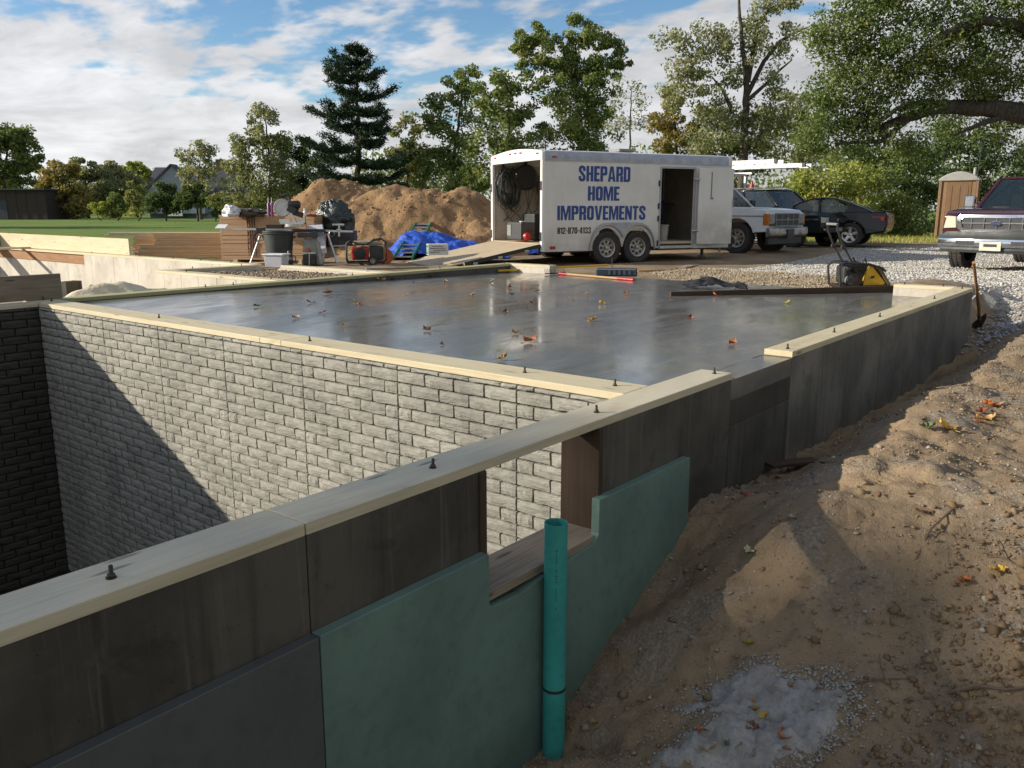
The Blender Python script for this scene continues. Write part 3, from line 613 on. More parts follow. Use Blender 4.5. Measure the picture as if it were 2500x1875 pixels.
def brick_face(parent, side):
    # courses of 76 mm, bricks of 229 mm in form panels of 914 mm
    items = []; H = .0762; gp = .0115
    lo, hi = (2.07, 8.56) if side == 'front' else (1.2, 3.44)
    p0 = 4.55 if side == 'front' else 3.44
    rows = [(-.001, -.028)] + [(-.028-H*i, -.028-H*(i+1)) for i in range(35)]
    for ri, (zt, zb) in enumerate(rows):
        off = (ri % 2 == 0); cuts = set()
        k0 = int(math.floor((lo-p0)/.9144)) - 1
        for k in range(k0, k0+10):
            b = p0 + k*.9144; cuts.add(round(b, 4))
            for j in range(4): cuts.add(round(b + (j+.5 if off else j)*.2286, 4))
        cs = sorted([c for c in cuts if lo < c < hi] + [lo, hi])
        for a, c in zip(cs[:-1], cs[1:]):
            if c-a < .03: continue
            items.append(((a+c)/2, (zt+zb)/2, c-a-gp, zt-zb-gp*(1 if ri else .6)))
    def px(it):
        P = (3.45, it[0], it[1]); x, y = pix(P)
        if x < -20 or x > 1480: return 0
        lim = 1453 - .349*x                         # hidden behind the near plate
        inwin = 1165 < x < 1385 and y < 1370
        if y > lim + 10 and not inwin: return 0
        d = (Vector(P)-CAM).length; return it[2]*it[3]/d/d*(P[0]/d) if it[3] > .02 else it[2]*.02/d/d
    if side == 'front':
        order = sorted(range(len(items)), key=lambda q: -px(items[q])); single = set(order[:300])
    else: single = set()
    V = []; F = []
    for q, (a, z, L, h) in enumerate(items):
        me = brick_mesh(round(L, 3), round(h, 3), random.randrange(4))
        if q in single:
            link('brick', me, parent, Vector((3.478, a, z)) - parent.location)
        else:
            co = np.zeros(len(me.vertices)*3, np.float32); me.vertices.foreach_get('co', co); co = co.reshape(-1, 3).copy()
            if side == 'front': co += np.array([3.478, a, z])
            else: co = np.stack([a + co[:, 1]*-1, 8.566 + co[:, 0], z + co[:, 2]], 1)
            b = len(V); V += co.tolist(); F += [tuple(b+i for i in p.vertices) for p in me.polygons]
    me = bpy.data.meshes.new('bricks'); pl = np.array(parent.location); me.from_pydata((np.array(V)-pl).tolist(), [], F); me.materials.append(MAT['brick'] if side == 'front' else MAT['brick_shaded']); me.update()
    o = link('bricks', me, parent); o['kind'] = 'stuff'
def slab_mat():
    t = NT('wet_troweled_concrete'); v = t.map(src='World'); s = t.map((1, 1, 1), rot=(0, 0, R_(-25)), src='World')
    m = t.N.new('ShaderNodeMapping'); m.inputs['Scale'].default_value = (0.55, 1.5, 1); t.L.new(s, m.inputs[0])
    n1 = t.noise(m.outputs[0], 0.9, 6, 0.6, 0.6); n2 = t.noise(m.outputs[0], 3.5, 6, 0.65, 0.4); n3 = t.noise(v, 40, 4, 0.6)
    m2 = t.N.new('ShaderNodeMapping'); m2.inputs['Scale'].default_value = (0.35, 3.2, 1); m2.inputs['Rotation'].default_value = (0, 0, R_(55)); t.L.new(v, m2.inputs[0]); sw = t.noise(m2.outputs[0], 2.4, 5, 0.65, 0.8)
    c = t.mix(t.rng(n1, 0.35, 0.65), (0.19, 0.182, 0.162), (0.125, 0.12, 0.108)); c = t.mix(t.rng(n2, 0.45, 0.75, 0, 0.5), c, (0.085, 0.082, 0.075)); c = t.mix(t.rng(sw, 0.5, 0.72, 0, 0.45), c, (0.235, 0.225, 0.2))
    f = t.ma('ADD', t.ma('MULTIPLY', n1, 0.5), t.ma('ADD', t.ma('MULTIPLY', n2, 0.25), t.ma('MULTIPLY', sw, 0.25)))
    t.set(col=c, rough=t.rng(f, 0.38, 0.62, 0.06, 0.27), spec=0.6, ior=1.45); b = t.bump(n2, 0.06, 0.01); t.bump(n3, 0.03, 0.002, b); return t.m
foundation()
# teal pipe standing by the window
def pipe():
    top = PV(1201*2500/2212, 1128*2500/2212, 1.785); t = thing('drain_pipe', 'teal plastic drain pipe standing upright below the window opening', 'pipe', (top.x, 1.785, G(top.x, 1.785)-.15))
    h = top.z - t.location.z; m = pm('teal_plastic', (0.05, 0.36, 0.31), (0.035, 0.26, 0.23), 0.38, 3, bump=0.05, bscale=60)
    MB().lathe([(.0455, 0), (.0455, h), (.0415, h), (.0415, 0)], 40, closed=True).build('pipe', m, t, smooth=40)
    zc = PV(1360, 1672, 1.785).z - t.location.z
    MB().lathe([(.0462, zc-.006), (.0468, zc), (.0462, zc+.007), (.0456, zc+.007), (.0456, zc-.006)], 40, closed=True).build('marker_ring', MAT['print'], t, smooth=40)
    a = math.atan2(-1.0, -1.15)
    for i in range(16):      # faint printed legend down the pipe
        z = h - .10 - i*.012 - (i//5)*.02; w = random.uniform(.05, .10); 
        P = [(.0459*math.cos(a+s), .0459*math.sin(a+s), z+dz) for s, dz in ((-w, -.0035), (w*.6, -.0035), (w*.6, .0035), (-w, .0035))]
        if i == 0: lg = MB()
        lg.add(P, [(0, 1, 2, 3)])
    o = lg.build('printed_legend', pm('faded_print', (0.03, 0.14, 0.125), None, 0.5, 40, bump=0), t); o['kind'] = 'stuff'
pipe()
def powder():
    c = PG(1930, 1735); us = np.linspace(-.85, .85, 190); U, V = np.meshgrid(us, us, indexing='ij'); a = np.arctan2(V, U); d = np.hypot(U, V)
    pts = [PG(x, y) for x, y in ((1640, 1775), (1800, 1745), (1930, 1660), (2010, 1652), (2085, 1700), (2090, 1760), (2010, 1800), (1900, 1880), (1700, 1900), (1600, 1870))]
    X = c.x + U; Y = c.y + V; ang = [math.atan2(p.y-c.y, p.x-c.x) for p in pts]; rad = [math.hypot(p.x-c.x, p.y-c.y) for p in pts]; o = np.argsort(ang)
    A = np.array(ang)[o]; Rr = np.array(rad)[o]; A = np.concatenate([A-2*np.pi, A, A+2*np.pi]); Rr = np.tile(Rr, 3); lim = np.interp(a, A, Rr)*(1 + .26*fbm(X*7, Y*7, o=5, s=31, g=.6))
    k = sstep(1.05, .72, d/lim); H = Gnp(X, Y) + .022*k + .007*k*fbm(X*26, Y*26, o=4, s=12, g=.65) - .009
    nu = len(us); i = np.arange(nu*nu).reshape(nu, nu); F = np.stack([i[:-1, :-1], i[1:, :-1], i[1:, 1:], i[:-1, 1:]], -1).reshape(-1, 4); keep = (k.ravel()[F].max(1) > .02); F = F[keep]
    t = thing('concrete_powder', 'pale grey patch of spilled cement powder on the dirt in the foreground', 'cement patch', (c.x, c.y, c.z))
    me = npmesh('powder', np.stack([X.ravel()-c.x, Y.ravel()-c.y, H.ravel()-c.z], 1), F, pm('cement_powder', (0.36, 0.34, 0.31), (0.22, 0.20, 0.17), 0.95, 10, bump=0.7, bscale=70, bdist=.01), smooth=True)
    link('powder', me, t); r = np.random.default_rng(3); n = 1500; a = r.uniform(0, 6.28, n); d = np.interp(a, A[10:20] if False else A, Rr)*r.normal(1.0, .16, n); X2 = c.x + d*np.cos(a); Y2 = c.y + d*np.sin(a)
    o = stones('powder_crumbs', np.stack([X2, Y2, Gnp(X2, Y2) + .004], 1), r.uniform(.002, .008, n), [(0, (0.30, 0.28, 0.25)), (1, (0.44, 0.42, 0.38))], 33, .7, 'grey cement crumbs scattered round the spilled powder')
powder()
# ================================================================== SITE OBJECTS
class Spot:
    """a place seen at pixel (x0,y0) on level z; local X = to the right, Y = away, Z = up, metres"""
    def __init__(s, x0, y0, z=None, D=None):
        s.o = PD(x0, y0, D) if D else (PG(x0, y0) if z is None else PZ(x0, y0, z)); q = s.o - CAM; s.D = q.x*HV[0] + q.y*HV[1]; s.R = q.x*RV[0] + q.y*RV[1]
    def l(s, x, y, dy=0.0):
        p = PD(x, y, s.D + dy) - s.o; return Vector((p.x*RV[0] + p.y*RV[1], p.x*HV[0] + p.y*HV[1], p.z))
    def thing(s, name, label, cat, rz=0.0, group=None, tilt=(0, 0)): return thing(name, label, cat, s.o, face(1, 0) + rz, group, tilt)
def blob(c, r, amp=.25, fr=3.0, nu=22, nv=14, seed=1, flatb=None):
    b = MB().ball(c, r, nu, nv); V = np.array(b.v); C = np.array(c); d = V - C; q = d/np.array(r if not isinstance(r, (int, float)) else (r, r, r))
    n = fbm(q[:, 0]*fr+seed, q[:, 1]*fr, q[:, 2]*fr, o=4, s=seed); n = 1 + amp*(1-2*np.abs(n)) if amp > 0 else 1 - amp*n
    V = C + d*n[:, None]
    if flatb is not None: V[:, 2] = np.maximum(V[:, 2], flatb)
    b.v = [tuple(p) for p in V]; return b
def cloth(fn, poly, st=.05):
    """height-field cloth: fn(x,y)->z on the polygon, with a closed underside"""
    P = np.array(poly); lo, hi = P.min(0), P.max(0); xs = np.arange(lo[0]-st, hi[0]+2*st, st); ys = np.arange(lo[1]-st, hi[1]+2*st, st); X, Y = np.meshgrid(xs, ys, indexing='ij')
    Z = fn(X, Y); nx, ny = X.shape; i = np.arange(nx*ny).reshape(nx, ny); F = np.stack([i[:-1, :-1], i[1:, :-1], i[1:, 1:], i[:-1, 1:]], -1).reshape(-1, 4)
    c = ((X[:-1, :-1]+X[1:, 1:])/2).ravel(), ((Y[:-1, :-1]+Y[1:, 1:])/2).ravel(); F = F[in_poly(c[0], c[1], poly)]
    return np.stack([X.ravel(), Y.ravel(), Z.ravel()], 1), F
def clothobj(name, fn, poly, m, parent, st=.05, thick=.004):
    V, F = cloth(fn, poly, st); o = link(name, npmesh(name, V, F, m, smooth=True), parent); md = o.modifiers.new('thick', 'SOLIDIFY'); md.thickness = thick; return o
def wheel(parent, c, r, w, rimr, side=1, spokes=5, name='wheel', rim='rim', style='spoke', axis='y', steer=0.0):
    # tyre with tread grooves and a dished rim; outer side towards side*Y
    t = MB(); h = w/2; t.lathe([(rimr*.98, -h*.82), (r*.90, -h), (r*.97, -h*.86), (r, -h*.5), (r*1.0, 0), (r, h*.5), (r*.97, h*.86), (r*.90, h), (rimr*.98, h*.82)], 40, axis='y', cap=False)
    for i in range(40):
        a = 2*math.pi*i/40
        for k in (-.55, 0, .55):
            M = Vector((math.cos(a)*r*1.006, k*w*.62, math.sin(a)*r*1.006)); t.obox(M, (r*.04, w*.22, r*.11), (0, -a, 0))
    o = t.build(name, MAT['rubber'], parent, smooth=40, loc=c, rot=(0, 0, steer))
    m = MB(); s = side*h
    m.lathe([(rimr, s*.86), (rimr*.97, s*.95), (rimr*.86, s*.80), (rimr*.80, s*.35), (.001, s*.30)], 36, axis='y', cap=False); m.build('rim', MAT[rim], o, smooth=35)
    g = MB()
    if style == 'spoke':
        for i in range(spokes):
            a = 2*math.pi*i/spokes + .3; d = Vector((math.cos(a), 0, math.sin(a)))
            g.bar(d*rimr*.10 + Vector((0, s*.62, 0)), d*rimr*.90 + Vector((0, s*.78, 0)), rimr*.34, abs(s)*.22, up=(0, 1, 0))
        g.lathe([(.001, s*.86), (rimr*.2, s*.8), (rimr*.24, s*.5)], 18, axis='y', cap=False); g.build('spokes', MAT[rim], o, smooth=35)
        k = MB().lathe([(rimr*.85, s*.42), (.002, s*.40)], 24, axis='y'); k.build('wheel_well', MAT['black'], o)
    else:
        for i in range(8):
            a = 2*math.pi*i/8; g.lathe([(rimr*.16, s*.56), (rimr*.15, s*.60), (.001, s*.605)], 10, c=(math.cos(a)*rimr*.60, 0, math.sin(a)*rimr*.60), axis='y')
        g.build('hand_holes', MAT['black'], o)
        k = MB().lathe([(rimr*.80, s*.5), (rimr*.45, s*.58), (rimr*.36, s*.50)], 30, axis='y', cap=False).lathe([(rimr*.2, s*.4), (rimr*.2, s*1.0), (rimr*.12, s*1.08), (.001, s*1.1)], 18, axis='y'); k.build('hub', MAT[rim], o, smooth=35)
    return o
# ---------------------------------------------------------------- dirt mounds
def mounds():
    soil = NT('spoil_heap'); v = soil.map(src='World'); n1 = soil.noise(v, 1.2, 6, .62); n2 = soil.noise(v, 8, 6, .68); n3 = soil.noise(v, 45, 4, .65)
    c = soil.mix(soil.rng(n1, .35, .65), (0.33, 0.205, 0.105), (0.215, 0.13, 0.068)); c = soil.mix(soil.rng(n2, .5, .72, 0, .6), c, (0.14, 0.085, 0.045)); c = soil.mix(soil.rng(n3, .55, .75, 0, .5), c, (0.42, 0.29, 0.165))
    soil.set(col=c, rough=.95, spec=.15); b = soil.bump(n2, .7, .09); soil.bump(n3, .6, .02, b)
    MAT['soil'] = soil.m
    def mound(label, cones, Rr, Dr, seed):
        Rs = np.arange(*Rr, .075); Ds = np.arange(*Dr, .075); A, B = np.meshgrid(Rs, Ds, indexing='ij')
        u = HV[0]*B + RV[0]*A; v = HV[1]*B + RV[1]*A; w = .35*fbm(A*.8, B*.8, o=3, s=seed)
        H = np.full(A.shape, -9.0)
        for (r0, d0, h, rad, asp) in cones:
            d = np.hypot((A-r0+w*.7)/asp, B-d0+w); k = h*(1-d/rad); k = np.where(d < .35*rad, k - h*.10*(1-d/(.35*rad))**2, k); H = np.logaddexp(H*7, k*7)/7
        H = H + .10*fbm(A*1.6, B*1.6, o=4, s=seed+3) + .045*fbm(A*6, B*6, o=3, s=seed+7) - .06
        Z = Gnp(u, v) + H; keepv = H > -.12
        n0, n1_ = A.shape; i = np.arange(n0*n1_).reshape(n0, n1_); F = np.stack([i[:-1, :-1], i[1:, :-1], i[1:, 1:], i[:-1, 1:]], -1).reshape(-1, 4); F = F[keepv.ravel()[F].all(1)]
        c0 = cam2w((Rr[0]+Rr[1])/2, (Dr[0]+Dr[1])/2); z0 = G(*c0); t = thing('dirt_mound', label, 'dirt mound', (c0[0], c0[1], z0))
        used = np.unique(F); remap = -np.ones(n0*n1_, int); remap[used] = np.arange(len(used)); V = np.stack([u.ravel()-c0[0], v.ravel()-c0[1], Z.ravel()-z0], 1)[used]
        link('heap', npmesh('heap', V, remap[F], soil.m, smooth=True), t)
        r = np.random.default_rng(seed); q = used[r.integers(0, len(used), 1300)]; q = q[H.ravel()[q] > .02]
        P = np.stack([u.ravel(), v.ravel(), Z.ravel()], 1)[q]; o = stones('soil_lumps', P, r.gamma(1.5, .012, len(q)) + .008, [(0, (0.22, 0.13, 0.06)), (.6, (0.33, 0.20, 0.10)), (1, (0.42, 0.27, 0.14))], seed+40, .85)
        o.parent = t; o.location = -t.location
    mound('round brown dirt mound rising behind the tool heap', [(-5.6, 28.5, 2.3, 3.6, 1.25)], (-10.8, -.6), (24, 33), 3)
    mound('long brown dirt ridge behind the blue tarp', [(-3.35, 23.6, 1.95, 2.9, 1.15), (-2.35, 23.2, 1.78, 2.6, 1.2), (-1.35, 23.4, 1.82, 2.6, 1.1), (-2.2, 22.0, .8, 2.0, 1.5)], (-7.2, 2.2), (19.5, 27.5), 11)
mounds()
# ---------------------------------------------------------------- lumber
def lumber():
    s = Spot(541, 637, -.11); t = s.thing('plywood_stack', 'tall stack of brown plywood sheets with dark red paint drips', 'plywood stack', R_(-8))
    L, Wd, n, h = 1.98, 1.22, 38, .0232
    for i in range(n):
        j = random.uniform(-.006, .006) if i < n-9 else random.uniform(-.014, .014)
        MB().box((j, .02+random.uniform(-.005, .006), i*h+.03), (L+j, Wd, (i+1)*h+.0285)).build('sheet', MAT['ply'], t, bevel=.0015, segs=1)
    for x in (.25, 1.6): MB().box((x, .0, -.05), (x+.09, Wd, .029)).build('bearer', MAT['plate'], t)
    dm = pm('dried_red_paint', (0.085, 0.018, 0.012), (0.06, 0.012, 0.01), .4, 20)
    for k in range(4):
        x = .59 + k*.052 + random.uniform(-.006, .006); z1 = .89; pts = [(x + random.uniform(-.005, .005), .008, z1 - i*(.80/7)) for i in range(8)]
        MB().tube(pts, [.009, .011, .008, .010, .007, .009, .006, .004], 6).build('paint_drip', dm, t, smooth=40)
    pts = [(.58 + .16*i/9, .006, .90 + .045*math.sin(i*2.4)) for i in range(10)]; MB().tube(pts, .011, 6).build('paint_run', dm, t, smooth=40)
    # laminated boards left of it
    s2 = Spot(330, 634, -.14); t2 = s2.thing('lumber_pile', 'low pile of orange brown laminated boards left of the plywood', 'lumber pile', R_(3))
    for i in range(14):
        off = .0 if i < 4 else (.08 if i < 8 else .42); off += random.uniform(-.03, .03)
        if i in (12, 13): off += .0
        MB().box((off, 0+random.uniform(-.004, .004), i*.0405), (2.4, .23, i*.0405+.038)).build('board', MAT['lvl'], t2, bevel=.002, segs=1)
    for i in range(14):
        off = -.1 + random.uniform(-.05, .05) - (.55 if i > 11 else 0)
        MB().box((off, .25+random.uniform(-.004, .004), i*.0405), (2.5, .48, i*.0405+.038)).build('board', MAT['lvl'] if i < 12 else MAT['plate'], t2, bevel=.002, segs=1)
    g = Spot(470, 636, -.13); tt = g.thing('green_hose', 'green garden hose lying under the lumber pile end', 'hose')
    MB().tube([g.l(x, y) + Vector((0, -.05, .012)) for x, y in ((445, 634), (470, 631), (495, 632), (520, 629), (538, 633))], .011, 8).build('hose', pm('green_hose', (0.05, 0.25, 0.06), None, .45), tt, smooth=40)
    def loose(lab, a, b, z, w=.14, h=.038, m='plate', name='loose_plank', cat='plank'):
        p, q = PZ(*a, z), PZ(*b, z); t = thing(name, lab, cat, ((p.x+q.x)/2, (p.y+q.y)/2, z-h/2)); plank(t, p, q, w, h, MAT[m], 'board')
    loose('orange brown board lying flat in front of the plywood stack', (608, 646), (720, 638), -.045, .2, .05, 'lvl')
    loose('thin grey strip lying on the dirt before the generator', (893, 657), (1045, 653), -.03, .06, .03, 'greywood')  # thin grey bar laid along a dark strip of the dirt
    loose('thin yellow strip of wood lying across the slab corner', (1217, 661), (1485, 647), -.055, .045, .03, 'yellow', 'wood_strip', 'wood strip')
    loose('long straight brown board lying on the slab before the compactor', (1636, 722), (2187, 706), -.062, .042, .09, 'brownwood', 'long_board', 'board')
    loose('short wood scrap lying at the shaded base of the garage wall', (1876, 1136), (1992, 1123), G(5.4, 1.7)+.03, .09, .02, 'brownwood', 'wood_scrap', 'wood scrap')
lumber()
# ---------------------------------------------------------------- saw, cans, tool heap
def toolheap():
    s = Spot(700, 646, -.11); t = s.thing('miter_saw', 'silver and black miter saw mounted on a folding stand with long rail', 'miter saw'); l = s.l
    def B(name, m, fn, smooth=40, bevel=0): mb = MB(); fn(mb); return mb.build(name, m, t, smooth=smooth, bevel=bevel)
    B('rail', MAT['alu'], lambda b: b.bar(l(556, 558), l(862, 565), .05, .035))
    for x0, y0, x1, y1, dy in ((634, 577, 614, 645, -.1), (640, 577, 660, 640, .55), (800, 570, 826, 642, -.1), (795, 570, 776, 640, .5)):
        B('leg', MAT['alu'], lambda b: b.tube([l(x0, y0), l(x1, y1) + Vector((0, dy, 0))], .018, 8))
    B('end_support', MAT['white'], lambda b: b.obox(l(541, 553), (.20, .16, .012), (R_(25), 0, R_(-8))).bar(l(541, 556), l(541, 566), .03, .03))
    B('end_support', MAT['alu'], lambda b: b.obox(l(826, 548), (.22, .05, .03)).bar(l(828, 548), l(828, 577), .035, .03).bar(l(822, 562), l(833, 562), .05, .04))
    B('stand_bracket', MAT['black'], lambda b: b.obox(l(638, 563), (.16, .12, .10)).tube([l(618, 582), l(622, 572), l(634, 568), l(644, 574), l(630, 584), l(618, 582)], .012, 6).obox(l(755, 563), (.62, .16, .055)).obox(l(672, 553), (.3, .14, .07)))
    B('saw_table', MAT['alu'], lambda b: b.lathe([(.19, 0), (.19, .05)], 28, l(718, 553, .05)).obox(l(716, 545), (.44, .2, .03)).obox(l(695, 539), (.20, .03, .06)).obox(l(735, 540), (.16, .03, .06)))
    B('blade_guard', pm('grey_guard', (0.42, 0.41, 0.38), (0.3, 0.3, 0.28), .35, 6, metal=.6), lambda b: b.lathe([(.001, -.03), (.155, -.03), (.165, -.015), (.165, .015), (.155, .03), (.001, .03)], 30, l(690, 507), 'y'))
    B('blade', MAT['steel'], lambda b: b.lathe([(.001, -.034), (.12, -.034), (.12, -.031)], 30, l(692, 511), 'y'))
    B('motor', MAT['black'], lambda b: b.lathe([(.05, -.1), (.075, -.08), (.075, .10), (.05, .13)], 18, l(716, 500), 'x').obox(l(714, 512), (.16, .14, .12), (0, R_(30), 0)).obox(l(728, 522), (.18, .1, .09), (0, R_(20), 0)))
    B('handle', MAT['black'], lambda b: b.tube([l(688, 477), l(700, 474), l(708, 482), l(706, 496)], [.02, .024, .02, .022], 10).tube([l(684, 478), l(697, 477)], .024, 10))
    B('arm', MAT['alu'], lambda b: b.bar(l(704, 505), l(722, 545), .05, .05).bar(l(700, 515), l(708, 528), .04, .03))
    B('power_cord', MAT['black'], lambda b: b.tube([l(728, 520), l(745, 528), l(748, 560), l(744, 600)], .006, 6))
    s = Spot(684, 648, -.10); t = s.thing('trash_can', 'dark grey plastic trash can under the miter saw', 'trash can'); tc = s.o
    m = MAT['darkgrey']; MB().lathe([(.20, 0), (.215, .05), (.25, .40), (.262, .52), (.27, .60), (.285, .605), (.285, .63), (.262, .63), (.20, .05), (.001, .04)], 36).build('bin', m, t, smooth=40)
    MB().lathe([(.285, .575), (.292, .58), (.292, .592), (.285, .597)], 36).build('rim_band', m, t, smooth=40)
    for a in (R_(180), 0): MB().tube([(.27*math.cos(a)+dx, dy, .5+dz) for dx, dy, dz in ((0, -.06, 0), (.03*math.cos(a), -.04, .02), (.03*math.cos(a), .04, .02), (0, .06, 0))], .012, 6).build('handle', m, t, smooth=40)
    # clear tote
    s = Spot(676, 652, -.01); t = s.thing('plastic_tote', 'clear plastic tote with white lid and yellow contents on the dirt', 'tote', R_(-12))
    cl = NT('clear_plastic'); cl.set(col=(0.62, 0.63, 0.68), rough=.25, alpha=.72); w, d, h = .33, .25, .195
    MB().add([(-w*.44, -d*.44, 0), (w*.44, -d*.44, 0), (w*.44, d*.44, 0), (-w*.44, d*.44, 0), (-w/2, -d/2, h), (w/2, -d/2, h), (w/2, d/2, h), (-w/2, d/2, h)], [(0, 3, 2, 1), (0, 1, 5, 4), (1, 2, 6, 5), (2, 3, 7, 6), (3, 0, 4, 7)]).build('tub', cl.m, t, bevel=.012)
    MB().box((-w*.56, -d*.58, h), (w*.56, d*.58, h+.022)).build('lid', pm('white_lid', (0.78, 0.78, 0.80), None, .45), t, bevel=.008)
    MB().box((-w*.05, -d*.38, .04), (w*.36, d*.3, .14)).build('contents', pm('yellow_bag', (0.55, 0.42, 0.06), (0.3, 0.28, 0.25), .5, 12), t, bevel=.01)
    s = Spot(709, 649, -.02); t = s.thing('thermos', 'black thermos flask with grey band beside the tote', 'flask')
    MB().lathe([(.045, 0), (.05, .01), (.05, .17), (.042, .19), (.042, .24), (.036, .25), (.001, .252)], 24).build('flask', MAT['black'], t, smooth=40)
    MB().lathe([(.051, .10), (.0512, .15)], 24).build('band', MAT['grey'], t, smooth=40); MB().tube([(.05, 0, .06), (.095, 0, .08), (.095, 0, .15), (.05, 0, .17)], .009, 8).build('handle', MAT['black'], t, smooth=40)
    # table saw on its side
    s = Spot(764, 650, -.11); t = s.thing('table_saw', 'grey jobsite table saw with orange knob right of the trash can', 'table saw'); l = s.l
    gm = pm('worn_grey_paint', (0.30, 0.31, 0.29), (0.2, 0.2, 0.19), .5, 8)
    MB().add([l(741, 582), l(776, 582), l(788, 648), l(738, 648), l(741, 582, .4), l(776, 582, .4), l(788, 648, .4), l(738, 648, .4)], [(0, 1, 2, 3), (7, 6, 5, 4), (0, 4, 5, 1), (1, 5, 6, 2), (2, 6, 7, 3), (3, 7, 4, 0)]).build('cabinet', gm, t, bevel=.02)
    MB().bar(l(776, 590)+Vector((0, -.02, 0)), l(787, 646)+Vector((0, -.02, 0)), .07, .06).build('leg', gm, t, bevel=.008)
    MB().obox(l(757, 634)+Vector((0, -.03, 0)), (.24, .06, .18)).build('motor_cover', MAT['black'], t, bevel=.012)
    MB().lathe([(.001, -.05), (.035, -.05), (.04, 0)], 16, l(752, 611)+Vector((0, -.01, 0)), 'y').build('knob', MAT['orange'], t, smooth=40)
    MB().bar(l(740, 618)+Vector((0, -.03, 0)), l(772, 617)+Vector((0, -.03, 0)), .03, .03).tube([l(757, 620)+Vector((0, -.06, 0)), l(757, 648)+Vector((0, -.06, 0))], .008, 6).build('fence_rail', MAT['alu'], t)
    MB().lathe([(.001, -.07), (.06, -.07), (.065, .0)], 20, l(768, 574)+Vector((0, 0, 0)), 'y').obox(l(748, 574), (.3, .12, .09)).build('hand_wheel', MAT['black'], t, smooth=40)
    # white sheet
    s = Spot(786, 620, -.10, 15.9); t = s.thing('foam_sheet', 'white foam sheet leaning against the plywood stack', 'foam sheet'); l = s.l
    q = [l(748, 550, .25), l(786, 548, .25), l(796, 618), l(776, 620)]; MB().add(q + [p + Vector((.01, .03, 0)) for p in q], [(0, 1, 2, 3), (7, 6, 5, 4), (0, 4, 5, 1), (1, 5, 6, 2), (2, 6, 7, 3), (3, 7, 4, 0)]).build('sheet', pm('white_foam', (0.72, 0.72, 0.75), (0.6, 0.6, 0.64), .7), t)
    # things on top of the stack
    zt = PD(660, 529, 16.75).z
    def top(x, D=16.75): p = PD(x, 529, D); return Spot(x, 529, None, D)
    cm = [pm('blue_label', (0.06, 0.07, 0.30), (0.3, 0.05, 0.08), .4, 14), pm('violet_label', (0.16, 0.06, 0.22), (0.35, 0.05, 0.06), .4, 16)]
    for i, (x, lab) in enumerate(((657, 'left of two caulk tubes with blue label on the plywood'), (665, 'right of two caulk tubes with red label on the plywood'))):
        s = top(x); t = s.thing('caulk_tube', lab, 'caulk tube', group='caulk tubes on the plywood')
        MB().lathe([(.028, 0), (.028, .25), (.02, .262)], 16).build('tube', cm[i], t, smooth=40); MB().lathe([(.011, .262), (.005, .37), (.001, .371)], 10).build('nozzle', MAT['white'], t, smooth=40)
    s = top(563); t = s.thing('plastic_bag', 'crumpled white plastic bag on the plywood stack', 'plastic bag'); pmw = pm('white_film', (0.75, 0.75, 0.76), (0.62, 0.62, 0.63), .35, 12)
    blob((0, .05, .085), (.15, .12, .11), .35, 2.5, seed=4, flatb=0).build('bag', pmw, t, smooth=60); blob((-.06, .05, .185), (.05, .05, .05), .3, 3, seed=6).build('knot', pmw, t, smooth=60)
    s = top(612, 16.9); t = s.thing('tool_bag', 'heap of dark tools and straps on the plywood stack', 'tool heap')
    blob((-.08, .1, .05), (.26, .14, .09), .5, 3.5, seed=9, flatb=0).build('bag', pm('dark_canvas', (0.05, 0.045, 0.035), (0.09, 0.08, 0.06), .8), t, smooth=50)
    for k in range(7): MB().bar((random.uniform(-.28, .1), .02+random.uniform(0, .1), .04+random.uniform(0, .06)), (random.uniform(-.05, .30), .05+random.uniform(0, .1), .05+random.uniform(0, .09)), .025, .02).build('hand_tool', MAT['iron'] if k % 2 else MAT['greywood'], t)
    s = top(745); t = s.thing('spray_bottle', 'small white plastic bottle at the right of the plywood stack', 'bottle'); MB().lathe([(.03, 0), (.033, .01), (.033, .09), (.022, .11), (.022, .13), (.024, .16), (.001, .162)], 16).build('bottle', MAT['white'], t, smooth=40)
    s = top(763, 16.8); t = s.thing('red_rag', 'faded red rag at the right end of the plywood stack', 'rag'); blob((0, 0, .018), (.09, .06, .03), .4, 3, seed=3, flatb=0).build('rag', pm('red_cloth', (0.5, 0.12, 0.07), None, .85), t, smooth=50)
    # garbage bag
    s = Spot(818, 602, -.14, 17.6); t = s.thing('garbage_bag', 'large black garbage bag slumped against the plywood stack', 'garbage bag'); l = s.l
    bm_ = NT('black_film'); nn = bm_.noise(bm_.map(), 9, 5, .6); bm_.set(col=(0.012, 0.020, 0.018), rough=.22, spec=.7); bm_.bump(nn, .9, .05)
    blob(l(817, 545), (.36, .30, .42), .22, 2.6, 40, 26, 5).build('bag', bm_.m, t, smooth=60); blob(l(805, 508)+Vector((0, 0, 0)), (.19, .16, .13), .3, 2.4, 24, 16, 8).build('neck', bm_.m, t, smooth=60)
    s = Spot(835, 600, -.14, 17.0); t = s.thing('black_crate', 'low black plastic crate below the garbage bag', 'crate'); MB().box((-.26, -.1, 0), (.26, .3, .30)).build('crate', MAT['black'], t, bevel=.02); MB().lathe([(.05, -.12), (.06, -.11), (.05, -.10)], 16, (-.17, 0, .24), 'y', closed=True).build('ring_handle', MAT['steel'], t, smooth=40)
    # plastic-covered heap and block in the crawlspace
    t = thing('plastic_covered_heap', 'heap under cream plastic sheeting in the crawlspace', 'covered heap', (5.35, 10.5, -.86)); pf = NT('cream_film'); nn = pf.noise(pf.map(), 5, 5, .6, .6); pf.set(col=pf.mix(pf.rng(nn, .3, .7), (0.72, 0.62, 0.42), (0.58, 0.48, 0.31)), rough=.5, spec=.3); pf.bump(nn, .6, .05)
